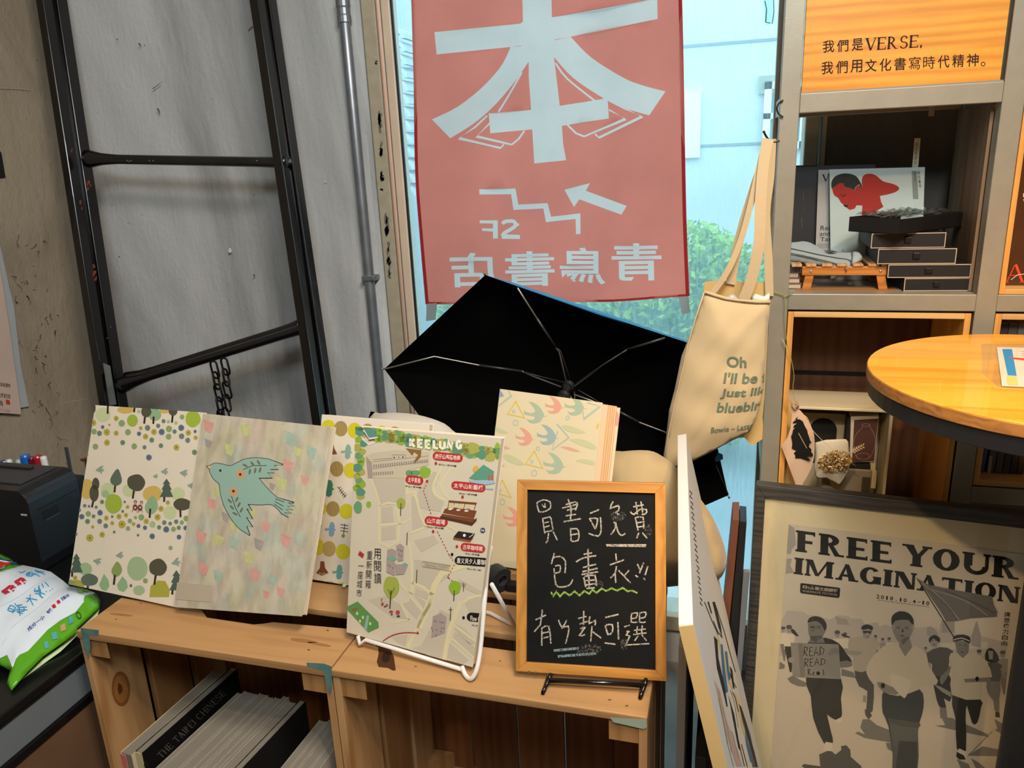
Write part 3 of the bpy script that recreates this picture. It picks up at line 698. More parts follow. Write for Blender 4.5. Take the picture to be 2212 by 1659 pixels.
# ================================================================ CRATES
wn_ = lambda i, ax: WOOD('pine_%s_%d' % (ax, i), ['#9a6b40', '#a67646', '#8d5f35', '#ac7f4c'][i], ['#b98c5a', '#c49866', '#aa7c4b', '#c8a272'][i], ax, 7, .55)
m_teal = MT('teal_paint_residue', '#5b827c', .7, var=.3, vs_=60)
m_hole = MT('nail_dimple', '#5e3c1e', .8)
Y0, Y1 = .955, 1.322
def crate(xa, xb, zb, zt, label, full=True, notch=None):
    e = empty('wooden_crate', ((xa + xb) / 2, (Y0 + Y1) / 2, zb), label, 'crate', 'pine crates lying on their sides with the opening forward')
    t = .014
    for i, (ya, yb) in enumerate([(Y0, 1.068), (1.112, 1.2), (1.236, Y1)]):
        if i == 0 and notch:
            F = [V((xa + .001, Y0, zt)), V((xb - .001, Y0, zt)), V((xb - .001, yb, zt))] + [pp(x, y, PZ(zt)) for x, y in notch] + [V((xa + .001, yb, zt))]
            prism('top_slat', F, V((0, 0, -t)), wn_(0, 'X'), e)
        else: box('top_slat', (xa + .001, ya, zt - t), (xb - .001, yb, zt), wn_(i % 3, 'X'), e, .002)
        box('bottom_slat', (xa + .001, ya, zb), (xb - .001, yb, zb + t), wn_(2, 'X'), e)
    for x_ in (xa + .001, xb - .014):
        for k, (ya, yb) in enumerate([(Y0 + .003, 1.075), (1.092, 1.195), (1.212, Y1 - .015)]):
            box('end_board', (x_, ya, zb + t), (x_ + .013, yb, zt - t), wn_((k + 1) % 4, 'Z'), e, .001)
    nb = 5; wv_ = (xb - xa - .004) / nb
    for k in range(nb):
        box('back_board', (xa + .002 + k * wv_ + .002, Y1 - .012, zb + t + .001), (xa + .002 + (k + 1) * wv_ - .002, Y1, zt - t - .001), WOOD('shaded_pine_%d' % (k % 2), ['#673d1e', '#593318'][k % 2], ['#80522e', '#704526'][k % 2], 'Z', 7, .6), e)  # darker pine puts the crate's inner shade into the back boards
    for (cx_, sx) in ((xa + .014, 1), (xb - .014, -1)):
        for (cy_, sy) in ((Y0 + .006, 1), (Y1 - .014, -1)):
            for (zc, h) in ((zt - t, -.04), (zb + t, .04)):
                prism('corner_block', [V((cx_, cy_, zc)), V((cx_ + sx * .045, cy_, zc)), V((cx_, cy_ + sy * .045, zc))], V((0, 0, h)), wn_(2, 'Z'), e)
    return e
XA, XM, XB = -1.133, -.6145, -.094
ZL = .23
cl = crate(XA, XM, ZL, .75, 'left pine crate, holding the books and carrying the forest-print book', notch=[(590, 1344), (571, 1347), (548, 1349), (447, 1334), (435, 1318)])
cr = crate(XM, XB, ZL, .75, 'right pine crate, empty, under the map-print book and the chalkboard')
crate(XA, XM, 0, ZL - .0005, 'lower left pine crate, bearing the left crate'); crate(XM, XB, 0, ZL - .0005, 'lower right pine crate, bearing the empty right crate')
fpl = PY(Y0)
art(cl, fpl, [(m_teal, [[(174, 1356), (214, 1361), (213, 1374), (192, 1374), (196, 1392), (192, 1424), (181, 1399)], [(662, 1431), (700, 1433), (716, 1439), (718, 1480), (713, 1503), (703, 1470), (700, 1450), (664, 1440)]])], 'teal_paint')
art(cr, fpl, [('#9aa694', [[(1318, 1549), (1380, 1553), (1396, 1552), (1398, 1570), (1391, 1575), (1352, 1566), (1325, 1560)]])], 'pale_paint')
ZT = PZ(.75)
art(cl, ZT, [(m_hole, [ell(667, 1404, 3, 1.4), ell(708, 1362, 3, 1.2), ell(251, 1338, 2.2, 1), ell(304, 1303, 2, 1)]), ('#9a6c3e', [ell(262, 1328, 26, 2.2, .1), ell(655, 1384, 30, 4, .12, wob=.1), ell(690, 1392, 26, 3, .16)])], 'grain_mark')
art(cr, ZT, [('#4b2a14', [[(816, 1392), (842, 1399), (851, 1420), (855, 1448), (849, 1449), (838, 1443), (818, 1441), (814, 1430), (818, 1412)]]), ('#2c180c', [ell(816, 1394, 5, 3), ell(834, 1420, 9, 12, .3)]), (m_hole, [ell(1317, 1512, 4, 1.4), ell(1354, 1525, 3.6, 1.4), ell(898, 1440, 3, 1), ell(1080, 1428, 2.5, 1)])], 'knot')
xl_ = XA + .014
art(cl, PX(xl_ + .0002), [('#8a552a', [ell(261, 1488, 20, 38, -.05), ell(261, 1488, 14, 28, -.05)][:1]), ('#a06a36', [ell(261, 1488, 15, 30, -.05)]), ('#5f3416', [ell(259, 1488, 5, 12, -.05, wob=.2)])], 'knot')

# ================================================================ BOOKS IN THE LEFT CRATE
ZB = ZL + .0145
m_page = MT('book_pages', '#b3a894', .85, var=.1, vs_=4)
def edges_mat():
    m, nt, b = base('page_block_edges'); t = tex(nt, 'Wave', scale=160, vec=(1, 0.02, 0.02)); t.inputs['Distortion'].default_value = 1.5
    r = ramp(nt, t.outputs['Fac'], [(0, lin('#675f53')), (1, lin('#938a79'))]); nt.links.new(r.outputs[0], b.inputs['Base Color']); b.inputs['Roughness'].default_value = .85
    return m
m_pedge = edges_mat()
def booklet(name, f, bk, th, ztop, mat, label=None, cat='book', group=None, parts=()):
    """stands on its edge; f, bk: (x, y) of the top left edge front and back"""
    a = V((f[0], f[1], 0)); b_ = V((bk[0], bk[1], 0)); d = (b_ - a).normalized(); s = V((d.y, -d.x, 0))
    e = empty(name, ((a + b_) / 2 + s * th / 2) + V((0, 0, ZB)), label, cat, group)
    def blk(nm, s0, s1, z0, z1, m_, ins=0):
        q = [a + s * s0 + d * ins, a + s * s1 + d * ins, b_ + s * s1 - d * ins * .3, b_ + s * s0 - d * ins * .3]
        return prism(nm, [p + V((0, 0, z0)) for p in q], V((0, 0, z1 - z0)), m_, e)
    c = min(.0012, th * .12)
    blk('page_block', c, th - c, ZB + .001, ztop - .0012, m_pedge, .001); blk('cover', 0, c, ZB, ztop, mat); blk('cover', th - c, th, ZB, ztop, mat)
    return e, a, b_, s, d
m_kraft = MT('kraft_cover', '#a39a8c', .8, var=.1); m_pink = MT('pink_spine', '#c9736a', .7); m_blackc = MT('black_cover', '#12110f', .45)
e, a, b_, s, d = booklet('book', (-1.019, .89), (-.998, 1.127), .026, .56, MT('cream_cover', '#c5b391', .8), 'thick cream-edged book with a pink spine at the left end of the crate')
sp = prism('spine', [a + V((0, 0, ZB)), a + s * .012 + V((0, 0, ZB)), a + s * .012 + V((0, 0, .5575)), a + V((0, 0, .5575))], -d * .0015, m_pink, e)
e, a, b_, s, d = booklet('book', (-.992, .897), (-.966, 1.142), .016, .562, m_blackc, 'black covered book with serif title along its side, standing in the left crate')
prism('spine', [a + s * .002 + V((0, 0, ZB)), a + s * .014 + V((0, 0, ZB)), a + s * .014 + V((0, 0, .561)), a + s * .002 + V((0, 0, .561))], -d * .0015, MT('cream_spine', '#c8b684', .7), e)
side = (a + s * .0162 + V((0, 0, .56)), s)
art(e, side, [('#6b675c', stxt('THE TAIPEI CHINESE', (338, 1630), (478, 1490), (349, 1639), sw=.14, th=.05, sh=.05, ov=.05, gap=.2))], 'title')
art(e, (a - d * .0017, -d), [('#2a241c', txt('白', (312, 1643), (321, 1643), (311, 1656)))], 'spine_text')
xs = [-.925]
for th in (.012, .03, .02, .014, .016, .012, .022, .014): xs.append(xs[-1] + th + .0015)
for k in range(8):
    x_ = xs[k]; th = xs[k + 1] - xs[k] - .0015
    booklet('booklet', (x_ - .012, .872), (x_ + .012, 1.086 + .004 * (k % 3)), th, .553 + .003 * (k % 2), m_kraft if k < 7 else MT('dark_back_cover', '#14110f', .6), ['first', 'second', 'third', 'fourth', 'fifth', 'sixth', 'seventh', 'eighth'][k] + ' grey-paged booklet counted from the black book, in the left crate', 'booklet', 'row of grey-paged booklets in the left crate')
x_ = -.722
for k, th in enumerate((.016, .013, .018, .015)):
    booklet('booklet', (x_ - .006, .885), (x_ + .004, 1.06 + .005 * (k % 2)), th, .545, m_kraft, ['first', 'second', 'third', 'last'][k] + ' booklet, from the left, of the small row against the crate divider', 'booklet', 'small row of booklets at the right end of the left crate')
    x_ += th + .002

# ================================================================ PRINTED BOOK COVERS ON THE CRATES
m_paper = MT('cream_wrapping_paper', '#e2d5bf', .6, var=.03, bmp=.05, bs=30)
m_pedge2 = MT('white_page_edges', '#e0d4bd', .8)
def standing(name, TL, TR, BR, BL, z, tilt, th, mat, label, cat='book', z2=None, plane=None, b=.0008):
    pl = plane or lean(BL, BR, z, tilt, z2)
    q = [pp(*p, pl) for p in (TL, TR, BR, BL)]
    e = empty(name, (q[2] + q[3]) / 2, label, cat)
    c = .0016
    prism('cover', q, -pl[1] * c, mat, e, b); bp_ = back(pl, c)
    cen = (q[0] + q[1] + q[2] + q[3]) / 4; qi = [p + (cen - p) * .012 - pl[1] * c for p in q]
    prism('page_block', qi, -pl[1] * (th - 2 * c), m_pedge2, e)
    prism('cover', [p - pl[1] * (th - c) for p in q], -pl[1] * c, mat, e, b)
    return e, pl
G = {'y': '#b3a347', 'g': '#8aa06c', 'd': '#6f8a66', 'b': '#5e6f83', 's': '#6d7f70', 'l': '#a6ba8a'}
ZA = zo(140, 860, .2652)
forest, fp = standing('wrapped_book', (205, 875), (438, 891), (379, 1312), (148, 1262), .757, 23, .012, m_paper, 'tall book wrapped in paper printed with trees and dots, left end of the crates')
fq = [(205, 875), (438, 891), (379, 1312), (148, 1262)]
def P(l): return [ZA(q) for q in l]
dots = [(465, 205, 26, 'g'), (420, 165, 20, 'y'), (310, 235, 14, 'b'), (365, 217, 9, 'y'), (240, 272, 22, 'g'), (284, 287, 20, 's'), (343, 277, 26, 'y'), (420, 285, 20, 'y'), (516, 277, 24, 'g'), (620, 244, 15, 'y'), (676, 242, 22, 's'), (762, 225, 17, 's'), (606, 290, 17, 'b'), (660, 313, 22, 'y'), (728, 275, 23, 'y'), (791, 275, 24, 'b'), (850, 250, 25, 'g'), (896, 272, 17, 's'), (950, 241, 24, 'b'), (847, 313, 23, 'g'), (1008, 282, 22, 'y'), (1063, 271, 13, 'b'), (953, 310, 22, 's'), (1003, 343, 20, 's'), (1067, 322, 17, 'y'), (710, 341, 20, 'd'), (473, 362, 20, 'd'), (345, 362, 24, 'y'), (251, 395, 23, 'g'), (567, 392, 23, 'g'), (651, 400, 16, 's'), (785, 387, 18, 's'), (911, 401, 24, 'y'), (687, 483, 23, 'b'), (1058, 441, 21, 'd'), (233, 200, 24, 'y'), (806, 187, 16, 's'), (845, 190, 13, 'l'), (907, 200, 14, 'l'), (957, 153, 19, 'g'), (605, 107, 14, 'l'), (180, 462, 14, 'g'),
        (305, 845, 17, 'd'), (164, 876, 14, 's'), (199, 880, 11, 's'), (257, 888, 13, 's'), (119, 912, 15, 's'), (193, 942, 22, 'g'), (140, 965, 21, 'b'), (236, 962, 15, 's'), (289, 933, 22, 'b'), (187, 1004, 20, 'd'), (286, 1003, 20, 's'), (340, 976, 19, 'y'), (388, 965, 11, 's'), (335, 1040, 19, 's'), (443, 964, 21, 'y'), (500, 953, 17, 'y'), (388, 1018, 16, 'y'), (467, 1027, 30, 'y'), (490, 845, 10, 's'), (513, 886, 15, 'y'), (473, 922, 12, 's'), (229, 1049, 13, 'y'), (532, 1000, 18, 'g'), (577, 972, 13, 'g'), (516, 1062, 18, 'g'), (562, 1025, 15, 'y'), (602, 1041, 16, 'b'), (625, 970, 24, 'g'), (655, 1055, 17, 'b'), (665, 1003, 22, 'y'), (716, 1027, 25, 'l'), (757, 969, 25, 'y'), (785, 900, 22, 'y'), (841, 850, 17, 'y'), (770, 1052, 17, 'd'), (812, 1013, 18, 's'), (860, 1021, 15, 's'), (909, 1006, 18, 's'), (828, 1069, 24, 'b'), (887, 1067, 20, 'g'), (955, 1013, 17, 'g'), (930, 1055, 17, 'd'), (990, 980, 22, 'g'), (985, 1057, 18, 'b'), (93, 1107, 13, 's'), (205, 1138, 29, 'y'), (306, 1112, 22, 'y'), (404, 1090, 11, 's'), (598, 1116, 11, 'd'), (714, 1125, 22, 'b'), (932, 1131, 19, 'b'), (863, 1220, 17, 'g'), (86, 1463, 18, 'y'), (540, 1527, 12, 'b'), (658, 1487, 20, 'g')]
L = []
L.append(('#c3cb98', P([ell(312, 135, 62, 58, wob=.02), ell(350, 750, 58, 62, wob=.02), ell(525, 750, 55, 52), ell(925, 780, 55, 55), ell(857, 932, 54, 54)])))
L.append(('#cdae5c', P([ell(495, 95, 68, 30), ell(180, 740, 60, 82, wob=.03), ell(815, 100, 40, 24), ell(715, 780, 78, 66, wob=.04)])))
L.append(('#9fb58a', P([ell(592, 1388, 84, 98, wob=.02), ell(168, 1392, 55, 52), ell(605, 1565, 48, 40), ell(330, 780, 32, 30)])))
L.append(('#8fae84', P([ell(735, 135, 52, 50, wob=.03), [(320, 1430), (355, 1480), (365, 1530), (340, 1570), (300, 1560), (280, 1520)], [(470, 1450), (505, 1490), (515, 1540), (480, 1580), (440, 1565), (425, 1520)]] + [smoothp([(712, 795), (752, 840), (757, 900), (715, 945), (665, 930), (656, 870)], 3, True)])))
L.append(('#9db13e', P([ell(398, 860, 70, 80, wob=.03), ell(1045, 170, 62, 66, wob=.05), ell(552, 183, 44, 50)])))
L.append(('#a8a443', P([[(690, 1620), (700, 1530), (760, 1485), (820, 1490), (855, 1560), (850, 1620)], ell(100, 1530, 60, 50), smoothp([(430, 1330), (468, 1390), (450, 1440), (410, 1455), (382, 1420), (390, 1380)], 3, True)])))
L.append(('#8a9a5c', P([smoothp([(430, 1332), (468, 1390), (450, 1440), (410, 1455), (382, 1420), (390, 1380)], 3, True), ell(50, 1520, 40, 40)])))
tk = '#3a2a22'
L.append((tk, P([q for s_ in ([(352, 62), (350, 128)], [(570, 75), (565, 115)], [(654, 150), (648, 208)], [(725, 150), (722, 210)], [(880, 140), (874, 200)], [(413, 700), (406, 768)], [(566, 740), (555, 818)], [(812, 790), (810, 845)], [(235, 830), (222, 890)], [(698, 900), (692, 975)], [(942, 900), (944, 970)], [(62, 1410), (60, 1455)], [(410, 1440), (400, 1520)], [(742, 1440), (730, 1520)], [(880, 1550), (876, 1600)], [(190, 1530), (186, 1560)]) for q in stroke(s_, 16 if s_[1][1] < 1400 else 17)])))
dk = '#55503f'
L.append((dk, P([ell(665, 110, 42, 46), ell(883, 105, 36, 38), ell(583, 688, 74, 68, .3, wob=.05), ell(253, 700, 30, 52), ell(240, 775, 38, 68), ell(957, 865, 72, 50, wob=.03), ell(760, 1378, 73, 70, wob=.04), ell(235, 80, 18, 40)])))
L.append(('#5d6b5b', P([ell(202, 1480, 70, 50, wob=.04), smoothp([(430, 575), (462, 640), (462, 690), (420, 714), (380, 695), (375, 650)], 3, True)])))
def fir(x, y, w_, h): return [(x, y), (x + w_ * .3, y + h * .3), (x + w_ * .18, y + h * .3), (x + w_ * .42, y + h * .62), (x + w_ * .28, y + h * .62), (x + w_ * .52, y + h), (x - w_ * .52, y + h), (x - w_ * .25, y + h * .62), (x - w_ * .4, y + h * .62), (x - w_ * .16, y + h * .3), (x - w_ * .3, y + h * .3)]
L.append(('#4f6152', P([fir(830, 655, 105, 150), fir(96, 1265, 100, 155), fir(910, 1400, 110, 165)])))
def swift(x, y, s_, r=0, flip=1):
    pts_ = [(-30, 0), (-12, -12), (10, -28), (28, -30), (14, -8), (34, -6), (22, 2), (36, 12), (14, 8), (18, 30), (0, 14), (-16, 10)]
    c, s2 = math.cos(r), math.sin(r); return [(x + s_ * (a * flip * c - b_ * s2), y + s_ * (a * flip * s2 + b_ * c)) for a, b_ in pts_]
L.append(('#8ea08c', P([swift(285, 585, 1.15), swift(812, 600, 1.0), swift(738, 638, .7), swift(968, 612, 1.1, .2), swift(1030, 715, 1.1, .2), swift(262, 1330, 1.1, .3), swift(446, 1282, 1.05), swift(905, 1340, 1.25, -.2)])))
for key, c in G.items(): L.append((c, P([ell(x, y, r, r * 1.04, n=14, wob=.03) for x, y, r, k in dots if k == key])))
L.append(('#4d4a24', P([ell(x, y, r * .22, n=7) for x, y, r, k in dots if k in 'y'] + [ell(x, y, r * .2, n=7) for x, y, r, k in dots if k in 'bd'])))
L.append(('#7a3f3c', P([ell(575, 890, 20, 26), ell(577, 845, 13, 14), ell(615, 893, 20, 26), ell(627, 850, 12, 13)]))); L.append(('#e6cdb8', P([ell(575, 893, 7, 8), ell(617, 890, 7, 8), ell(577, 848, 6, 7), ell(627, 853, 6, 7)])))
L.append(('#7a3f3c', P([q for s_ in ([(558, 905), (548, 928)], [(590, 910), (592, 934)], [(605, 915), (600, 934)], [(632, 912), (634, 934)]) for q in stroke(s_, 4)])))
art(forest, fp, L, 'printed_trees', fq)

# ---- the bird print
m_bird = None
def pastel():
    m, nt, b = base('pastel_pencil_paper'); t = tex(nt, scale=14, detail=2, vec=(1, 1, .8), rot=(0, .6, 0)); v = tex(nt, 'Voronoi', scale=26, rot=(0, .7, 0))
    n2 = tex(nt, scale=60, detail=6, vec=(1, 1, .12), rot=(0, .75, 0))
    r = ramp(nt, v.outputs['Color'], [(0, lin('#c9a79a')), (.25, lin('#c2bf92')), (.45, lin('#cfc3ad')), (.6, lin('#a9bfae')), (.78, lin('#c9bda7')), (1, lin('#bcae9c'))]); r.color_ramp.interpolation = 'LINEAR'
    mx = nt.nodes.new('ShaderNodeMix'); mx.data_type = 'RGBA'; mx.inputs[0].default_value = .55; nt.links.new(r.outputs[0], mx.inputs[6])
    r2 = ramp(nt, t.outputs['Fac'], [(.3, lin('#b5aa9a')), (.5, lin('#cbbfaa')), (.7, lin('#bfae9a'))]); nt.links.new(r2.outputs[0], mx.inputs[7])
    m2 = nt.nodes.new('ShaderNodeMix'); m2.data_type = 'RGBA'; m2.blend_type = 'MULTIPLY'; m2.inputs[0].default_value = .6; nt.links.new(mx.outputs[2], m2.inputs[6])
    r3 = ramp(nt, n2.outputs['Fac'], [(.35, (.66, .64, .62)), (.6, (1, 1, 1))]); nt.links.new(r3.outputs[0], m2.inputs[7])
    nt.links.new(m2.outputs[2], b.inputs['Base Color']); b.inputs['Roughness'].default_value = .3; return m
bq = [(438, 893), (716, 922), (652, 1332), (379, 1312)]
bird, bpn = standing('wrapped_book', *bq, .757, 23, .016, pastel(), 'tall book wrapped in pastel pencil paper printed with a big blue-green bird', plane=(fp[0] + fp[1] * .0145, fp[1]))
L = []
for c, tr in (('#d29a8c', [(1170, 230, 60), (1820, 550, 60), (1200, 860, 55), (1110, 1130, 62), (1130, 1390, 60), (1550, 1440, 60), (1640, 1050, 50), (1800, 1160, 60), (1955, 670, 46), (1760, 1580, 50), (1640, 1600, 40)]),
              ('#c2c184', [(1470, 260, 62), (1340, 420, 56), (1760, 700, 66), (1900, 440, 50), (1240, 760, 50), (1380, 1050, 50), (1250, 1160, 60), (1500, 1300, 60), (1530, 930, 40)]), ('#a3b5a2', [(1840, 330, 70), (2010, 440, 60), (1380, 1180, 62), (1250, 1450, 56), (1700, 1480, 46)]), ('#a3988f', [(1170, 370, 42), (1310, 970, 46), (1580, 1190, 56), (1690, 720, 36)])):
    L.append((MT('pencil_' + c[1:], c, .5, var=.12, vs_=90), [ZA([(x - r * .7, y - r), (x + r * .8, y - r * .4), (x + r * .3, y + r), (x - r * .5, y + r * .5)]) for x, y, r in tr]))
head = smoothp([(1190, 545), (1230, 530), (1290, 540), (1350, 552), (1400, 528), (1480, 495), (1580, 488), (1680, 500)], 4)[:-1] + [(1778, 543), (1702, 548), (1740, 578), (1675, 578), (1706, 608), (1650, 605), (1690, 648), (1580, 650)] + smoothp([(1580, 650), (1650, 735), (1730, 810)], 4) + [(1868, 852), (1815, 850), (1866, 880), (1810, 880), (1858, 910), (1800, 905), (1848, 938), (1790, 930), (1822, 970), (1770, 940)] + smoothp([(1770, 940), (1690, 868), (1590, 868), (1490, 862)], 4) + [(1525, 918), (1478, 898), (1530, 985), (1475, 968), (1530, 1050), (1480, 1040), (1508, 1116)] + smoothp([(1508, 1116), (1400, 1040), (1310, 900), (1270, 780), (1260, 700), (1215, 660), (1182, 600)], 4)
L.append(('#27201b', [ZA(q) for q in stroke(head + [head[0]], 9)]))
L.append(('#8fae9f', [ZA(head)])); L.append(('#d9b872', [ZA([(1155, 550), (1195, 548), (1182, 582)])])); L.append(('#27201b', [ZA(q) for q in stroke([(1190, 548), (1155, 552), (1182, 584)], 5)] + [ZA(ell(1268, 590, 10))]))
L.append(('#c39a72', [ZA(ell(1432, 618, 40)), ZA(ell(1375, 763, 38))])); L.append(('#3c2418', [ZA(ell(1430, 622, 11)), ZA(ell(1375, 758, 11))]))
L.append(('#27201b', [ZA(q) for s_ in ([(1455, 582), (1530, 550), (1645, 550)], [(1358, 795), (1390, 890), (1432, 970)], [(1715, 820), (1790, 845)], [(1712, 842), (1782, 880)], [(1706, 862), (1775, 910)]) for q in stroke(s_, 5)]))
lv = []
for (x, y, dx, dy) in [(1470, 548, 18, 8), (1530, 535, 16, 16), (1580, 525, 14, 20), (1508, 600, 8, -40), (1552, 590, 8, -34), (1592, 585, 8, -30), (1345, 838, 16, 14), (1402, 825, -18, 34), (1362, 890, 16, 16), (1420, 868, -16, 30), (1388, 942, 16, 8), (1440, 912, -14, 28)]:
    lv.append(ell(x, y, 9, 24, math.atan2(-dx, abs(dy) + 1) * (1 if dy > 0 else -1)))
L.append(('#6f6e55', [ZA(q) for q in lv]))
art(bird, bpn, L, 'printed_bird', bq)
slab('card_pocket', ZA([(915, 1500), (1195, 1528), (1180, 1660), (898, 1640)]), back(bpn, -.0008), .0004, MT('clear_pocket', '#b8aa94', .15, coat=.5), bird)
# acrylic easel under the two books
m_acr = GLASS('clear_acrylic', gloss=.2, film=.12, filmc=(.9, .95, 1, 1))
ae = empty('acrylic_stand', (pp(300, 1300, ZT)), 'clear acrylic easel lip holding up the forest-print and bird-print books', 'stand')
A_ = pp(218, 1277, ZT); B_ = pp(470, 1312, ZT); dv = (B_ - A_).normalized(); bk = V((-dv.y, dv.x, 0))
prism('base_plate', [A_ + V((0, 0, 0.001)), B_ + V((0, 0, .001)), B_ + bk * .09 + V((0, 0, .001)), A_ + bk * .09 + V((0, 0, .001))], V((0, 0, .003)), m_acr, ae)
prism('front_lip', [A_ + V((0, 0, .001)), B_ + V((0, 0, .001)), B_ + V((0, 0, .012)), A_ + V((0, 0, .012))], -bk * .002, m_acr, ae)

# ---- yellow circle print, behind
ZY = zo(660, 860, .208); ZY2 = zo(660, 1150, .208)
yq = [(695, 895), (928, 915), (900, 1290), (665, 1250)]
yb, yp = standing('wrapped_book', *yq, .757, 20, .02, m_paper, 'book wrapped in paper with yellow discs and small birds, standing behind the map book')
pl = yp; m_line = '#5b4a2c'; L = []
circ = []; tan = []
for (x, y) in [(237, 305), (510, 335), (790, 365), (185, 735), (470, 750), (150, 1140), (425, 1175), (118, 1545), (392, 1595)]: circ.append((x, y))
for (x, y) in [(367, 317), (645, 345), (925, 375), (325, 735), (285, 1150), (245, 1565), (540, 1590)]: tan.append((x, y))
L.append(('#cfc22a', [ZY(ell(x, y, 72, 80, n=24)) for x, y in circ])); L.append(('#b99f62', [ZY(ell(x, y, 70, 80, n=24)) for x, y in tan]))
ln = []
for x, y in tan:
    for k in range(-5, 6):
        h = math.sqrt(max(0, 1 - (k / 5.6) ** 2)) * 78; ln += stroke([(x + k * 12 - 4, y - h), (x + k * 12 + 3, y + h)], 4)
L.append(('#6e552c', [ZY(q) for q in ln]))
def sbird(x, y, s_, f=1):
    q = [(-60, -10), (-20, -8), (-10, -50), (0, -75), (30, -70), (45, -30), (40, -5), (58, 8), (38, 20), (35, 60), (10, 80), (-15, 70), (-20, 45), (-15, 12), (-58, 18)]
    return [(x + a * s_ * f, y + b_ * s_) for a, b_ in q]
L.append(('#85a896', [ZY(sbird(430, 555, 1.0))])); L.append(('#3e8068', [ZY(sbird(235, 935, 1.15)), ZY2(sbird(20, 370, 1.0))])); L.append(('#7fa3ba', [ZY(sbird(262, 1360, 1.0))])); L.append(('#6ba094', [ZY2(sbird(340, 410, 1.0)), ZY(sbird(20, 150, .6))]))
tw = stroke([(335, 920), (420, 1030)], 6)
for k in range(5): x = 345 + k * 15; y = 935 + k * 20; tw += stroke([(x, y), (x - 8, y + 25 if k else y - 10)], 6) + stroke([(x + 4, y), (x + 25, y - 14)], 6)
L.append(('#2e2a24', [ZY(q) for q in tw + stroke([(410, 1305), (395, 1410)], 7) + [z for k in range(3) for z in stroke([(365, 1312 + k * 32), (445, 1325 + k * 32)], 7)] + stroke([(140, 1270), (130, 1370)], 8) + stroke([(110, 1290), (165, 1300)], 12) + stroke([(110, 1325), (165, 1330)], 12)]))
L.append(('#7c4a2c', [ZY([(265, 450), (290, 450), (300, 520), (330, 580), (240, 590), (255, 520)]), ZY2([(155, 300), (195, 300), (205, 370), (240, 420), (170, 450), (110, 420), (150, 370)]), ZY(ell(130, 1385, 20, 22))])); L.append(('#8c8a36', [ZY(ell(393, 1430, 18, 20))]))
L.append(('#c9bda6', [ZY2(ell(150 + 22 * k, 425 + 8 * (k % 2), 7)) for k in range(4)]))
L.append(('#cfc22a', [ZY2(ell(135, 150, 62, 82)), ZY2(ell(385, 198, 68, 80)), ZY2(ell(90, 500, 50, 10)), ZY2(ell(380, 530, 50, 8))])); L.append(('#b99f62', [ZY2(ell(245, 170, 70, 80)), ZY2(ell(230, 515, 60, 8))]))
art(yb, pl, L, 'printed_discs', yq)
m_wwire = MT('white_wire', '#e6e2da', .35, coat=.3)
q0 = pp(742, 1267, PZ(.757)); q1 = pp(664, 1262, PZ(.757))
ws = empty('wire_stand', q0, 'white wire foot sticking out below the yellow-disc book', 'stand')
tube('wire', [q0 + V((0, 0, 0)), q0 + V((.0, .03, 0)), q0 + V((-.01, .10, .0)), q0 + V((-.09, .10, 0)), q1 + V((.01, .05, 0))], .0035, m_wwire, ws)

# ---- map print book on a white wire stand
mq = [(768, 921), (1083, 946), (1021, 1442), (748, 1366)]
r_ = [ray(*p) for p in mq]
mb, mp_ = standing('wrapped_book', *mq, .768, 13, .017, MT('map_paper', '#d8cbb2', .3, var=.03, coat=.3), 'glossy book wrapped in an illustrated town map headed KEELUNG, on a white wire stand', z2=.762)
pl = mp_; L = []; ZM = ZY; ZM2 = ZY2
# town blocks and roads
L.append(('#c6b9a2', [ZM([(700, 840), (1030, 830), (1040, 1070), (790, 1120)]), ZM([(785, 1135), (905, 1120), (915, 1285), (790, 1295)]), ZM([(790, 1345), (935, 1325), (940, 1460), (790, 1480)]), ZM([(1100, 1030), (1160, 1000), (1200, 1230), (1230, 1350), (1110, 1400)]), ZM([(1170, 960), (1330, 760), (1400, 790), (1330, 960), (1440, 1080), (1400, 1180), (1180, 1140)]),
    ZM2([(1130, 280), (1500, 330), (1540, 400), (1310, 600), (1120, 530)]), ZM2([(650, 700), (830, 660), (960, 700), (1080, 900), (900, 880)]), ZM2([(1140, 570), (1300, 640), (1260, 700), (1140, 640)]), ZM2([(1010, 740), (1090, 680), (1200, 830), (1150, 900)]), ZM2([(1130, 650), (1250, 720), (1230, 790)]), ZM2([(1590, 480), (1900, 650), (1780, 640), (1600, 560)]), ZM2([(1640, 700), (1880, 660), (1870, 860), (1720, 860)]),
    ZM2([(1200, 1180), (1400, 800), (1520, 860), (1420, 1340), (1100, 1200)]), ZM2([(1560, 950), (1640, 990), (1800, 1150), (1700, 1160), (1550, 1010)]), ZM2([(1550, 1030), (1820, 1240), (1780, 1300), (1520, 1130)]), ZM2([(1500, 1150), (1700, 1330), (1640, 1370), (1450, 1300)]), ZM2([(900, 1090), (1060, 1060), (1040, 1190), (950, 1140)]), ZM([(1130, 1480), (1330, 1420), (1380, 1500), (1200, 1600)])]))
road = []
for s_, w_ in (([(680, 840), (770, 1100), (770, 1500), (960, 1490), (950, 1100), (770, 1120)], 22), ([(775, 1320), (1000, 1300), (1100, 1250)], 22), ([(1060, 830), (1060, 1000), (1130, 970), (1190, 1200), (1250, 1340)], 22), ([(1420, 700), (1330, 900), (1350, 1000), (1450, 1060)], 26), ([(1540, 700), (1400, 900), (1500, 1050)], 24), ([(1090, 1400), (1400, 1300), (1600, 1400)], 24)): road += [ZM(q) for q in stroke(s_, w_, 2)]
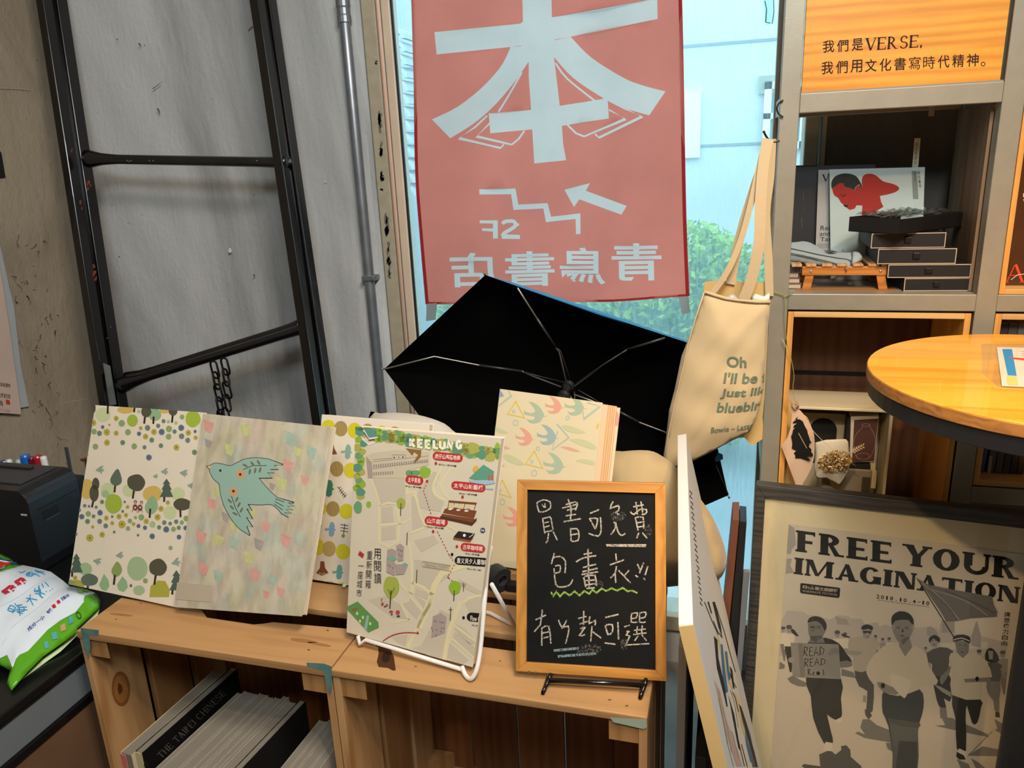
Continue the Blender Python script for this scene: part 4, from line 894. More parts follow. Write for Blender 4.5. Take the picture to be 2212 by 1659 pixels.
for s_, w_ in (([(1080, 100), (1110, 640), (960, 500), (800, 520)], 24), ([(1110, 520), (1320, 650), (1200, 900), (1060, 1200)], 34), ([(1850, 300), (1420, 420), (1300, 700), (1180, 1000)], 60), ([(1620, 720), (1500, 1000), (1440, 1340)], 46), ([(1620, 760), (1700, 680), (1900, 640)], 26), ([(1540, 960), (1860, 1200)], 22), ([(1520, 1100), (1780, 1330)], 22), ([(980, 720), (1080, 920)], 18), ([(1080, 660), (1220, 820)], 18), ([(1080, 700), (970, 730), (840, 620)], 16), ([(900, 940), (1080, 900)], 20)): road += [ZM2(q) for q in stroke(s_, w_, 2)]
L.append(('#ded0a4', road))
rnd = random.Random(3); tr = {'#8fae3e': [], '#6e9a6a': [], '#a9a750': [], '#5e8f72': []}; ks = list(tr)
band = [(530 + i * 42, 340 + i * 7 + rnd.uniform(-20, 45), rnd.uniform(34, 60)) for i in range(36)] + [(530 + i * 42, 300 + i * 7 + rnd.uniform(0, 15), rnd.uniform(26, 46)) for i in range(36)] + [(545 + rnd.uniform(-25, 40 + 40 * (j < 5)), 430 + j * 42, rnd.uniform(34, 58)) for j in range(15)] + [(900 + i * 40, 430, 36) for i in range(6)]
for i, (x, y, r) in enumerate(band): tr[ks[(i * 7 + i // 3) % 4]].append(ell(x, y, r, r * .9, n=14, wob=.09))
tr['#8fae3e'] += [ell(657, 1105, 26, 34, wob=.05), ell(1240, 770, 60, 62, wob=.08), ell(1995, 550, 34, 90)]; tr['#6e9a6a'] += [ell(545, 1135, 44, 66, wob=.06), ell(1140, 780, 50, 34, wob=.08), ell(1075, 780, 36, 34)]
tr['#a9a750'] += [ell(1735, 520, 76, 60, wob=.06)]
for c in ks: L.append((c, [ZM(q) for q in tr[c]]))
# station building, books, arrow, heading
L.append(('#cbbca0', [ZM([(628, 600), (700, 570), (950, 540), (1290, 560), (1290, 690), (1030, 760), (1030, 830), (650, 830)])])); L.append(('#a9968a', [ZM([(628, 600), (690, 670), (700, 830), (650, 830)])]))
bl_ = []
for r_i, (ya, yb_) in enumerate(((690, 640), (770, 735))):
    for k in range(24 if r_i == 0 else 9):
        x = 705 + k * 24; y = ya - k * (2.3 if r_i == 0 else 1.5); bl_.append([(x, y), (x + 15, y - 1), (x + 15, y + 34), (x, y + 35)])
L.append(('#9c8c84', [ZM(q) for q in bl_])); L.append(('#8c7f72', [ZM(q) for q in stroke([(700, 660), (1280, 600)], 5) + stroke([(690, 735), (1270, 655)], 5) + stroke([(700, 640), (900, 625), (905, 590), (1040, 590), (1045, 620)], 5)])); L.append(('#2e2620', [ZM(ell(923, 617, 7, 9)), ZM(ell(1013, 612, 7, 9)), ZM(ell(970, 612, 4, 8))]))
L.append(('#5f8f82', [ZM([(608, 322), (700, 312), (752, 400), (660, 412)])])); L.append(('#e5ded0', [ZM([(608, 322), (660, 412), (752, 400), (752, 412), (660, 430), (600, 340)]), ZM([(590, 410), (650, 470), (725, 450), (725, 462), (660, 490), (588, 430)])])); L.append(('#8a3a36', [ZM([(655, 432), (720, 424), (720, 436), (660, 446)])])); L.append(('#4c4660', [ZM([(608, 345), (658, 420), (658, 432), (606, 360)])]))
L.append(('#8a6534', [ZM([(1045, 520), (1205, 540), (1200, 610), (1140, 672), (1125, 660), (1170, 590), (1130, 560), (1110, 598)])]))
def kt(ch, x, y, w_, h): return stxt(ch, (x, y), (x + w_, y + 8), (x + 2, y + h), sw=.34, th=.2, sh=.12, ov=.02)
def blockl(ch, x, y, w_, h):
    S = {'K': [[(0, 0), (0, 1)], [(.9, 0), (.1, .5), (.95, 1)]], 'E': [[(.9, .02), (0, .02), (0, 1), (.9, 1)], [(0, .5), (.75, .5)]], 'L': [[(0, 0), (0, 1), (.9, 1)]], 'U': [[(0, 0), (0, .85), (.5, 1), (.95, .85), (.95, 0)]], 'N': [[(0, 1), (0, 0), (.95, 1), (.95, 0)]], 'G': [[(.95, .15), (.5, 0), (.05, .3), (.05, .75), (.5, 1), (.9, .85), (.9, .55), (.55, .55)]]}[ch]
    return [q for s_ in S for q in stroke([(x + u * w_, y + v * h + u * 8) for u, v in s_], 26)]
kk = []
for ch, x, y, h in (('K', 1090, 418, 80), ('E', 1175, 428, 78), ('E', 1255, 436, 78), ('L', 1335, 436, 78), ('U', 1400, 445, 74), ('N', 1478, 446, 74), ('G', 1570, 440, 78)): kk += blockl(ch, x, y, 48, h)
L.append(('#8f8a5e', [ZM([(x + 5, y + 8) for x, y in q]) for q in kk])); L.append(('#efe6cf', [ZM(q) for q in kk]))
def pill(x0_, y0_, x1_, y1_, h): # rounded bar, in local coordinates
    r = h / 2; dx, dy = x1_ - x0_, y1_ - y0_; l = math.hypot(dx, dy); ux, uy = dx / l, dy / l; o = []
    for k in range(9): a = math.pi / 2 + math.pi * k / 8; o.append((x0_ + r * (math.cos(a) * ux - math.sin(a) * uy), y0_ + r * (math.cos(a) * uy + math.sin(a) * ux)))
    for k in range(9): a = -math.pi / 2 + math.pi * k / 8; o.append((x1_ + r * (math.cos(a) * ux - math.sin(a) * uy), y1_ + r * (math.cos(a) * uy + math.sin(a) * ux)))
    return o
red = '#b8302f'; pills = []; wt = []; sub = []; dot = []
for f, x0_, y0_, x1_, y1_, h, s_, sx, sy, sw_ in ((ZM, 1365, 600, 1592, 622, 86, '虎仔山基隆地標', 1385, 688, 185), (ZM, 1085, 845, 1180, 858, 92, '太平青鳥', 1040, 912, 165), (ZM, 1560, 905, 1828, 932, 88, '太平山城藝棧', 1595, 988, 190), (ZM, 1285, 1270, 1435, 1290, 92, '山海劇場', 1265, 1336, 172), (ZM2, 1655, 150, 1825, 170, 86, '古早咖啡館', 1660, 218, 150)):
    pills.append(f(pill(x0_, y0_, x1_, y1_, h))); wt += [f(q) for q in txt(s_, (x0_ - 18, y0_ - h * .3), (x1_ + 18, y1_ - h * .3), (x0_ - 22, y0_ + h * .3), .01)]; sub += [f(q) for q in txt('中山一路99巷', (sx, sy - 10), (sx + sw_, sy + 8), (sx, sy + 9), .02)]
blk_ = [ZM2(pill(1595, 290, 1890, 312, 90)), ZM2(pill(1722, 877, 1850, 888, 92)), ZM2(ell(1524, 228, 14, 17)), ZM2(ell(1643, 885, 14, 17))]
wt += [ZM2(q) for q in txt('重义貝夕人重咖啡', (1575, 262), (1905, 284), (1572, 320), .01) + txt('Flow Cafe', (1715, 862), (1858, 880), (1712, 916), .01)]
sub += [ZM2(q) for q in txt('中山一路119號', (1680, 368), (1825, 384), (1680, 386), .02) + txt('中二路46巷', (1730, 952), (1850, 964), (1730, 972), .02)]
for f, x, y in ((ZM, 1356, 677), (ZM, 1264, 864), (ZM, 1633, 1026), (ZM, 1327, 1385), (ZM2, 1574, 146)): dot.append(f(ell(x, y, 14, 17, n=12)))
L.append((red, pills + dot)); L.append(('#1a1613', blk_ + sub)); L.append(('#f0e3d6', wt))
dash = []
def dashed(f, a, b_, n):
    for k in range(n):
        t0, t1 = (k + .1) / n, (k + .62) / n; dash.extend(f(q) for q in stroke([(a[0] + (b_[0] - a[0]) * t0, a[1] + (b_[1] - a[1]) * t0), (a[0] + (b_[0] - a[0]) * t1, a[1] + (b_[1] - a[1]) * t1)], 8))
dashed(ZM, (1258, 900), (1225, 950), 2); dashed(ZM, (1225, 955), (1310, 1215), 8); dashed(ZM, (1370, 1380), (1500, 1640), 8); dashed(ZM2, (1490, 230), (1540, 300), 3); dashed(ZM2, (1550, 330), (1480, 460), 4); dashed(ZM2, (1485, 470), (1540, 515), 2)
L.append(('#a8362e', dash + [ZM2(q) for q in stroke([(805, 1128), (900, 1070), (1030, 1040), (1175, 1045)], 11, 4)] + [ZM2([(1160, 1020), (1182, 1048), (1162, 1062)]), ZM2(ell(1483, 465, 8, 10)), ZM2([(565, 190), (612, 225), (597, 268), (547, 232)])]))
# bench, turntable, hill, mascotless figures, trees, blocks
L.append(('#7a4428', [ZM([(1490, 1060), (1782, 1085), (1776, 1105), (1486, 1080)]), ZM([(1420, 1200), (1760, 1255), (1780, 1270), (1730, 1325), (1400, 1245)]), ZM([(1450, 1150), (1520, 1130), (1780, 1170), (1750, 1250), (1430, 1190)])])); L.append(('#55301c', [ZM([(1400, 1225), (1735, 1290), (1780, 1240), (1780, 1262), (1730, 1322), (1400, 1250)])] + [ZM(q) for k in range(6) for q in stroke([(1490 + k * 56, 1085 + k * 4), (1480 + k * 54, 1140 + k * 5)], 6)]))
L.append(('#d9c08a', [ZM([(1500 + k * 90, 1100), (1545 + k * 90, 1106), (1540 + k * 90, 1150), (1495 + k * 90, 1144)]) for k in range(3)])); L.append(('#e8e2d4', [ZM(ell(1505 + k * 84, 1152 + k * 9, 22, 9)) for k in range(3)]))
L.append(('#2c2422', [ZM([(1590, 1380), (1762, 1405), (1745, 1440), (1715, 1475), (1540, 1445), (1548, 1430)])])); L.append(('#9a5230', [ZM([(1538, 1446), (1716, 1476), (1742, 1440), (1742, 1456), (1712, 1496), (1535, 1466)])])); L.append(('#e9e4da', [ZM(ell(1652, 1424, 15, 16))] + [ZM(q) for q in stroke([(1700, 1445), (1738, 1420), (1745, 1405)], 6)]))
L.append(('#3a4a64', [ZM(ell(1843, 1372, 26, 28))])); L.append(('#d8cbb2', [ZM(ell(1834, 1372, 7, 10)), ZM(ell(1852, 1374, 7, 10))]))
L.append(('#d9a84a', [ZM(ell(1772, 735, 30, 34))])); L.append(('#5f977c', [ZM([(1700, 830), (1850, 690), (1960, 760), (1950, 850), (1820, 855)])])); L.append(('#9fb9c4', [ZM([(1700, 850), (1960, 850), (1975, 880), (1880, 900), (1720, 875)]), ZM([(1870, 930), (1960, 935), (1950, 950), (1872, 945)])])); L.append(('#b4614a', [ZM([(1898, 795), (1920, 795), (1920, 855), (1898, 855)]), ZM([(1935, 795), (1955, 795), (1955, 855), (1935, 855)])]))
cv = [q for s_ in ('用閱讀',) for q in txtv(s_, (748, 165), (755, 545), 72, 0)] + txtv('重新開箱', (672, 190), (650, 590), 56, 0) + txtv('一座城市', (580, 305), (556, 680), 56, 0)
L.append(('#2a2420', [ZM2(q) for q in cv]))
L.append(('#a3ab4a', [ZM2(ell(895, 565, 82, 115, wob=.08)), ZM(ell(995, 1090, 46, 55, wob=.06))])); L.append(('#8fae2e', [ZM2(ell(1555, 570, 62, 72, wob=.08))])); L.append(('#4c3c26', [ZM2(q) for q in stroke([(878, 790), (893, 600)], 12) + stroke([(893, 660), (860, 590)], 6) + stroke([(893, 640), (930, 570)], 6) + stroke([(1542, 710), (1548, 600)], 10) + stroke([(1642, 612), (1645, 520)], 6) + stroke([(1645, 560), (1625, 520)], 4) + stroke([(1645, 570), (1668, 530)], 4)] + [ZM(q) for q in stroke([(990, 1220), (995, 1090)], 8)] + [ZM2(q) for q in stroke([(1155, 525), (1160, 385)], 8) + stroke([(1505, 915), (1512, 775)], 8) + stroke([(1490, 800), (1530, 800)], 5) + stroke([(1055, 130), (1060, 0)], 8)]))
L.append(('#a8988e', [ZM2([(850, 180), (900, 165), (945, 190), (945, 260), (850, 270)]), ZM2([(945, 135), (990, 115), (1028, 150), (1018, 290), (960, 300)]), ZM2([(845, 270), (935, 310), (930, 450), (845, 410)]), ZM2([(935, 330), (1070, 330), (1030, 430), (940, 440)]), ZM2([(1325, 870), (1410, 835), (1470, 880), (1450, 1040), (1310, 1090)])])); L.append(('#7fa590', [ZM2([(850, 265), (905, 240), (955, 275), (900, 305)]), ZM2([(1000, 330), (1040, 312), (1070, 335), (1035, 355)])])); L.append(('#6f625c', [ZM2([(x, y), (x + 9, y + 2), (x + 9, y + 18), (x, y + 16)]) for x, y in ((1340, 910), (1355, 915), (1395, 920), (1412, 924), (1430, 926), (1410, 985), (1435, 985), (1360, 1000), (1355, 1060), (1405, 1020), (965, 170), (985, 178), (1000, 185), (975, 220), (995, 235), (860, 330), (880, 345), (905, 360), (1310, 980), (1318, 1010))]))
L.append(('#5f8f4c', [ZM2([(435, 770), (545, 715), (600, 770), (760, 930), (765, 985), (655, 1035), (440, 800)])])); L.append(('#8fb0a2', [ZM2([(640, 860), (665, 860), (640, 1020), (612, 990)])])); L.append(('#c7cfa0', [ZM2(ell(x, y, 12, 18)) for x, y in ((570, 920), (675, 945), (600, 880), (540, 840))])); L.append(('#8a6a34', [ZM2([(480, 790), (560, 780), (520, 815), (490, 818)])]))
L.append(('#b8403c', [ZM2(ell(803, 742, 14, 18)), ZM2(ell(848, 755, 12, 14)), ZM2(ell(893, 822, 20, 14)), ZM2(ell(962, 828, 22, 22))])); L.append(('#39405e', [ZM2(ell(968, 868, 18, 10)), ZM2(ell(828, 768, 10, 8)), ZM2(ell(900, 850, 10, 8))])); L.append(('#2a2420', [ZM2(q) for q in stroke([(795, 715), (792, 690), (805, 690)], 5)]))
L.append(('#a39a72', [ZM2(q) for q in ring(1370, 342, 0.1, .1)[:0]] + [ZM2(q) for q in stroke([(1222, 298), (1512, 345), (1500, 395), (1215, 350), (1222, 298)], 5)])); L.append(('#8d8460', [ZM2(q) for q in txt('YIZHONG STATION', (1240, 318), (1495, 358), (1238, 345))]))
art(mb, mp_, L, 'printed_map', mq)
# its stand
st = empty('wire_stand', pp(1000, 1470, ZT), 'white wire book easel under the map-print book', 'stand')
def on(x, y, z): return pp(x, y, PZ(z))
brc = pp(1028, 1440, back(mp_, -.012)); 
front = [pp(1060, 1180, back(mp_, .022)), pp(1052, 1240, back(mp_, .022)), pp(1046, 1310, back(mp_, .012)), pp(1038, 1400, back(mp_, -.002)), pp(1030, 1445, back(mp_, -.014)), pp(1018, 1466, back(mp_, -.018)), pp(1006, 1459, back(mp_, -.012)), pp(998, 1440, back(mp_, -.004))]
tube('side_wire', smoothp([tuple(v) for v in front], 4), .0038, m_wwire, st)
a = pp(1012, 1452, back(mp_, -.004)); b_ = pp(775, 1378, back(mp_, -.004))
lo = on(1012, 1462, .7545); 
tube('bottom_wire', [pp(1000, 1447, back(mp_, -.006)), pp(790, 1382, back(mp_, -.006)), pp(778, 1392, back(mp_, -.006)), pp(773, 1374, back(mp_, -.002))], .0035, m_wwire, st)
bc = on(1112, 1352, .7545)
tube('back_leg', [pp(1062, 1262, back(mp_, .03)), bc, on(1060, 1325, .7545), on(960, 1300, .7545)], .0036, m_wwire, st)
# ================================================================ SWALLOW-PRINT BOOK (opened upright)
ZS = zo(1040, 820, .1989)
sq = [(1080, 840), (1302, 870), (1262, 1250), (1035, 1217)]
spl = lean((1035, 1217), (1262, 1250), .79, 24)
e = empty('wrapped_book', pp(1150, 1235, spl), 'upright book wrapped in cream paper with pastel swallows, its pages fanned to the right', 'book')
m_sw = MT('swallow_paper', '#cfc19e', .6, var=.03); m_side = MT('peach_page_edge', '#dfb894', .8); m_side2 = MT('orange_page_edge', '#d3a673', .8)
prism('cover', [pp(*p, spl) for p in sq], -spl[1] * .0016, m_sw, e, .0005)
for k, (dx, m_) in enumerate(((12, m_side), (18, m_side2), (21, m_side), (26, m_side2), (30, m_side))):
    bpk = back(spl, .003 + k * .0042)
    prism('page_block', [pp(1088, 846, bpk), pp(1302 + dx, 873 + dx * .15, bpk), pp(1262 + dx, 1250, bpk), pp(1040, 1217, bpk)], -spl[1] * .0036, m_, e)
bpk = back(spl, .026)
bk = [pp(1094, 846, bpk), pp(1340, 881, bpk), pp(1298, 1250, bpk), pp(1050, 1215, bpk)]
prism('cover', bk, -spl[1] * .0016, m_sw, e, .0005)
L = []
def swl(x, y, s_, up=1):
    q = smoothp([(-10, -130), (50, -118), (120, -65), (160, 10), (148, 30)], 3) + [(205, 20), (150, 40)] + smoothp([(150, 40), (120, 85), (60, 105), (0, 95), (-30, 50)], 3) + smoothp([(-30, 50), (0, 68), (50, 62), (62, 42), (40, 26), (0, 20)], 3) + [(-55, 8), (-60, -42), (-40, -20)] + smoothp([(-40, -20), (20, -6), (62, -20), (50, -60), (20, -100)], 3)
    return [(x + a * s_, y + b_ * s_) for a, b_ in q]
L.append(('#b9b98f', [ZS(smoothp(q, 3, True)) for q in ([(130, 510), (200, 530), (290, 580), (200, 580), (140, 545)], [(870, 500), (950, 500), (1060, 540), (1130, 575), (1040, 585), (930, 560)], [(960, 650), (1100, 650), (1240, 720), (1230, 760), (1090, 720)], [(1020, 880), (1120, 865), (1230, 890), (1220, 930), (1100, 905)], [(220, 820), (330, 825), (470, 920), (400, 930), (290, 890)])])); L.append(('#c99f86', [ZS(smoothp(q, 3, True)) for q in ([(860, 735), (940, 730), (1075, 780), (1000, 780)], [(215, 710), (310, 745), (260, 755)], [(210, 930), (260, 930), (220, 950)])]))
for c, l in (('#9fae94', [(520, 370, 1.0), (730, 920, 1.0), (960, 290, 0.95), (440, 1330, .8)]), ('#d29682', [(740, 285, .82), (420, 630, .83), (290, 1500, .9)]), ('#93a5a4', [(660, 610, .95)])): L.append((c, [ZS(swl(*q)) for q in l]))
L.append(('#cdb54e', [ZS(q) for t in ([(375, 235), (465, 415), (285, 372), (375, 235)], [(575, 775), (670, 965), (480, 915), (575, 775)], [(225, 1090), (320, 1280), (160, 1230), (225, 1090)]) for q in stroke(t, 13)] + [ZS(ell(1262, 505, 14, 34, .3))]))
L.append(('#a3b2a4', [ZS(q) for t in ([(820, 480), (950, 630), (765, 765), (830, 560)], [(1150, 250), (1290, 290), (1110, 430), (1100, 340)], [(290, 120), (325, 175), (180, 290)]) for q in stroke(t, 15)] + [ZS(q) for x, y, r in ((372, 468, 26), (350, 348, 13), (938, 415, 19), (614, 752, 18), (549, 890, 14), (573, 1015, 28), (228, 1328, 26), (207, 1205, 12)) for q in ring(x, y, r, 9, 14, r * 1.15)]))
L.append(('#8494a0', [ZS([(200, 110), (230, 150), (245, 180), (185, 195)])]))
art(e, spl, L, 'printed_swallows', sq)
art(e, (bpk[0] , bpk[1]), [('#d29682', [ZS(ell(1470, 430, 26, 80)), ]), ('#9fae94', [ZS([(1400, 650), (1440, 620), (1430, 700)]), ZS([(1340, 950), (1385, 945), (1370, 1000)])])], 'printed_swallows', [(1320, 870), (1340, 881), (1298, 1250), (1270, 1250)])
stn = empty('book_support', pp(1150, 1235, spl), 'low wooden block propping up the swallow-print book from behind the chalkboard', 'block')
a = pp(1040, 1220, spl); b_ = pp(1262, 1250, spl)
box('block', (a.x, a.y - .01, .7505), (b_.x, a.y + .045, a.z - .005), wn_(1, 'X'), stn, .002)
tag(stn, kind='thing')

# ================================================================ CHALKBOARD
cq = [(1117, 1037), (1438, 1044), (1440, 1472), (1114, 1450)]
cpl_ = lean((1114, 1450), (1440, 1472), .765, 19)
m_frame = WOOD('honey_pine_frame', '#a86f2c', '#c68a3e', 'Z', 12, .45); m_frameX = WOOD('honey_pine_frame_h', '#a86f2c', '#c68a3e', 'X', 12, .45)
def slate():
    m, nt, b = base('blackboard_slate'); t = tex(nt, scale=9, detail=6, rough=.7); r = ramp(nt, t.outputs['Fac'], [(.35, lin('#0e0e0d')), (.75, lin('#191917'))])
    nt.links.new(r.outputs[0], b.inputs['Base Color']); b.inputs['Roughness'].default_value = .75; b.inputs['Specular IOR Level'].default_value = .2; return m
def CHALK(name, hexc, thr=.5):
    m, nt, b = base(name); t = tex(nt, scale=420, detail=3, rough=.8, vec=(1, 1, .6)); b.inputs['Base Color'].default_value = lin(hexc); b.inputs['Roughness'].default_value = 1
    r = ramp(nt, t.outputs['Fac'], [(thr - .12, (0, 0, 0)), (thr + .04, (1, 1, 1))])
    nt.links.new(r.outputs[0], b.inputs['Alpha']); return m
cb = empty('chalkboard', (pp(*cq[2], cpl_) + pp(*cq[3], cpl_)) / 2, 'small chalkboard in a honey wooden frame with handwritten Chinese chalk notice', 'chalkboard')
Q = [pp(*p, cpl_) for p in cq]
iq = [(1139, 1058), (1415, 1066), (1416, 1449), (1137, 1431)]; I = [pp(*p, cpl_) for p in iq]
for k, (a, b_) in enumerate(((0, 1), (1, 2), (2, 3), (3, 0))):
    prism('frame_member', [Q[a], Q[b_], I[b_], I[a]], -cpl_[1] * .014, m_frameX if k % 2 == 0 else m_frame, cb, .0008)
prism('slate', [p - cpl_[1] * .005 for p in I], -cpl_[1] * .003, slate(), cb)
ZK = zo(1080, 1030, .3014); ck = []
def C(w_, *ss):
    for s_ in ss: ck.extend(ZK(q) for q in stroke(s_, w_ * .86, 2 if len(s_) > 2 else 0))
w_ = 11
C(w_, [(265, 185), (280, 250), (330, 245), (360, 225)], [(265, 185), (310, 165), (360, 180), (362, 225)], [(300, 195), (318, 220)], [(322, 190), (325, 222)], [(305, 292), (320, 395), (325, 400)], [(305, 300), (345, 290), (365, 295), (380, 380)], [(318, 330), (350, 322)], [(322, 360), (355, 350)], [(320, 395), (375, 385)], [(350, 400), (340, 465)], [(345, 445), (330, 475)], [(380, 390), (412, 455)])
C(12, [(488, 160), (510, 230), (505, 305)], [(445, 225), (560, 195)], [(470, 200), (540, 180), (555, 200), (540, 240)], [(480, 240), (545, 225)], [(470, 280), (545, 268)], [(455, 322), (580, 300)], [(505, 365), (510, 460)], [(505, 375), (550, 372), (565, 400), (560, 455), (515, 462)], [(510, 415), (560, 408)])
C(12, [(645, 262), (710, 235)], [(640, 295), (685, 375)], [(645, 300), (700, 300), (685, 370)], [(720, 290), (725, 380), (705, 425), (635, 405)])
C(12, [(812, 175), (790, 225), (850, 205), (850, 240), (830, 255), (855, 270)], [(815, 320), (830, 360), (795, 415)], [(828, 325), (845, 390), (870, 420), (900, 405)])
C(12, [(975, 180), (985, 270)], [(1010, 175), (1025, 270)], [(955, 215), (1030, 200)], [(935, 250), (960, 270), (1000, 235), (1050, 235), (1045, 265), (1015, 270)], [(970, 290), (990, 385)], [(975, 292), (1025, 290), (1030, 370)], [(985, 330), (1025, 322)], [(990, 360), (1025, 355)], [(995, 400), (980, 440)], [(1020, 400), (1055, 440)]); C(14, [(760, 488), (1050, 488)]); C(8, [(765, 496), (1045, 500)])
C(12, [(390, 545), (368, 625)], [(385, 580), (430, 570), (470, 605), (465, 690)], [(395, 640), (430, 635), (430, 680), (398, 690)], [(388, 655), (400, 770), (440, 790), (500, 775), (522, 735)])
C(13, [(630, 515), (640, 800)], [(545, 610), (600, 580), (690, 565)], [(600, 555), (660, 545)], [(595, 650), (690, 625)], [(590, 680), (700, 655)], [(585, 700), (705, 680)], [(600, 720), (615, 790)], [(605, 715), (680, 705), (690, 780)], [(612, 745), (680, 738)], [(615, 775), (685, 765)], [(620, 800), (680, 795)])
C(12, [(830, 550), (835, 600)], [(785, 632), (890, 595)], [(835, 640), (825, 690), (790, 725)], [(825, 690), (830, 760)], [(850, 670), (935, 760)], [(925, 670), (890, 710)], [(985, 625), (1005, 670)], [(1030, 615), (1000, 690)], [(1060, 640), (1040, 705)], [(970, 705), (990, 720)], [(1030, 725), (1040, 740)])
C(12, [(305, 950), (290, 1060)], [(255, 1025), (330, 990)], [(290, 1060), (245, 1110)], [(300, 1080), (300, 1210)], [(300, 1085), (350, 1070), (365, 1195)], [(305, 1120), (350, 1110)], [(310, 1155), (355, 1145)])
C(12, [(420, 1025), (445, 1080), (480, 1025)], [(440, 1085), (490, 1070), (490, 1120), (470, 1195)])
C(12, [(600, 960), (600, 1060)], [(560, 1015), (620, 1000)], [(570, 1055), (630, 1035)], [(575, 1090), (610, 1075), (570, 1140), (610, 1130)], [(645, 1000), (640, 1050), (685, 1030), (680, 1065)], [(660, 1070), (650, 1180)], [(665, 1110), (725, 1155)])
C(13, [(755, 1008), (850, 985)], [(755, 1065), (775, 1130), (805, 1110), (805, 1060), (760, 1062)], [(845, 1040), (850, 1165)], [(750, 1190), (830, 1200)])
C(11, [(890, 1075), (930, 1062)], [(945, 975), (940, 1040), (985, 1040)], [(945, 980), (985, 975), (975, 1010), (945, 1015)], [(1005, 970), (1000, 1040), (1045, 1040)], [(1005, 975), (1045, 970), (1040, 1005), (1005, 1012)], [(905, 1110), (925, 1105), (905, 1135), (930, 1140), (905, 1195)], [(900, 1205), (1070, 1195)], [(960, 1100), (1045, 1090)], [(985, 1070), (980, 1120)], [(1020, 1065), (1015, 1120)], [(955, 1130), (1050, 1118)], [(990, 1140), (965, 1175)], [(1015, 1130), (1050, 1175)])
art(cb, back(cpl_, .005), [(CHALK('white_chalk', '#b5ab9a', .475), ck), (CHALK('green_chalk', '#8cab48', .46), [ZK(q) for q in stroke([(365, 825), (383, 855), (405, 822), (430, 857), (462, 825), (500, 850), (535, 820), (570, 850), (605, 818), (640, 838), (665, 808), (690, 832), (730, 800), (760, 818), (800, 798), (840, 815), (880, 795), (915, 820), (945, 815), (985, 832)], 13)]),
    (CHALK('blue_chalk', '#7d9397', .5), [ZK(q) for q in stroke([(385, 1245), (565, 1228)], 18) + stroke([(415, 1287), (690, 1265)], 18)]), (CHALK('chalk_smudge', '#77736a', .62), [ZK(ell(640, 1240, 90, 45, -.1)), ZK(ell(845, 280, 60, 36)), ZK(ell(1065, 380, 26, 40)), ZK(ell(710, 770, 30, 26)), ZK(ell(890, 1200, 30, 40))])], 'chalk_writing')
art(cb, cpl_, [('#4d6238', [ZK(ell(x, y, 10, 8, wob=.3)) for x, y in ((210, 1398), (255, 1403), (360, 1415), (348, 1420))])], 'green_fleck')
bs = empty('wire_stand', pp(1290, 1480, ZT), 'black wire easel whose bar holds up the chalkboard', 'stand')
m_bw = MT('black_wire', '#17120f', .25, .2, coat=.4)
fp_ = back(cpl_, -.012)
A_ = pp(1185, 1469, fp_); B_ = pp(1393, 1480, fp_)
up_ = V((0, 0, .002)); inn = V((0, .045, 0))
tube('bar', [A_, B_], .0042, m_bw, bs, 12)
for p_, px2 in ((A_, (1175, 1490)), (B_, (1384, 1500))):
    f_ = pp(px2[0], px2[1], PZ(.7545)); tube('foot', smoothp([tuple(p_), tuple((p_ + f_) / 2 + V((0, -.002, 0))), tuple(f_), tuple(f_ + V((0, .12, 0)))], 4), .0032, m_bw, bs)
    tube('ledge', [p_, p_ + V((0, .03, -.0005))], .0036, m_bw, bs)
tube('back_rest', [pp(1290, 1250, back(cpl_, .018)), pp(1290, 1462, PZ(.7545)) + V((0, .09, 0))], .003, m_bw, bs)

# black tape core on its side between the map book and the chalkboard
m_dkp = MT('black_plastic', '#151618', .45)
tp = pp(1085, 1253, PY(1.24))
ax = V((.80, -.60, 0.0)).normalized(); rr = .0235
tc_ = V((tp.x - .012, 1.25, .7505 + rr))
tr_ = empty('tape_roll', tc_, 'black hollow tape roll standing between the map book and the chalkboard', 'tape roll')
def tubering(name, ro, ri, h0, h1, mat, par): return lathe(name, [(ri, h0), (ro, h0), (ro, h1), (ri, h1), (ri, h0)], tc_, mat, par, 28, ax)
o = tubering('tape', rr, .0125, -.012, .016, MT('dark_grey_tape', '#2b2d30', .5), tr_); o = tubering('core', .0123, .0105, -.013, .0168, MT('grey_core', '#3c3d40', .6), tr_)
clp = pp(1108, 1270, PY(1.25)); tag(box('binder_clip', (clp.x - .012, 1.24, .7505), (clp.x + .03, 1.275, .768), m_dkp, None, .003), 'small black clip lying right of the tape roll, half hidden by the chalkboard', 'clip')

# ================================================================ SOFT BAGS BEHIND THE BOOKS
m_canvas = MT('natural_canvas', '#b49d74', .9, var=.08, vs_=7, bmp=.5, bs=14, sheen=.2); m_canvas2 = MT('pale_canvas', '#cbc2b2', .9, var=.06, vs_=6, bmp=.4, bs=12)
bgp = PY(1.52)
o, _ = pillow('cloth_bag', smoothp([(795, 905), (822, 893), (870, 892), (915, 899), (960, 915), (985, 935), (1010, 938), (1050, 950), (1085, 985), (1095, 1080), (1085, 1200), (1060, 1262), (940, 1265), (830, 1250), (800, 1080)], 3, True), PY(1.46), .06, .08, m_canvas2, None, 22, 70, .004)
tag(o, 'crumpled off-white cloth bag slumped behind the yellow-disc and map books', 'bag')
o, _ = pillow('canvas_bag', smoothp([(1300, 985), (1345, 975), (1400, 973), (1430, 985), (1462, 1010), (1500, 1060), (1535, 1110), (1560, 1165), (1570, 1215), (1550, 1255), (1500, 1262), (1300, 1262), (1285, 1100)], 3, True), bgp, .1, .07, m_canvas, None, 20, 70, .005)
tag(o, 'bulging natural canvas bag lying behind the chalkboard and swallow-print book', 'bag')
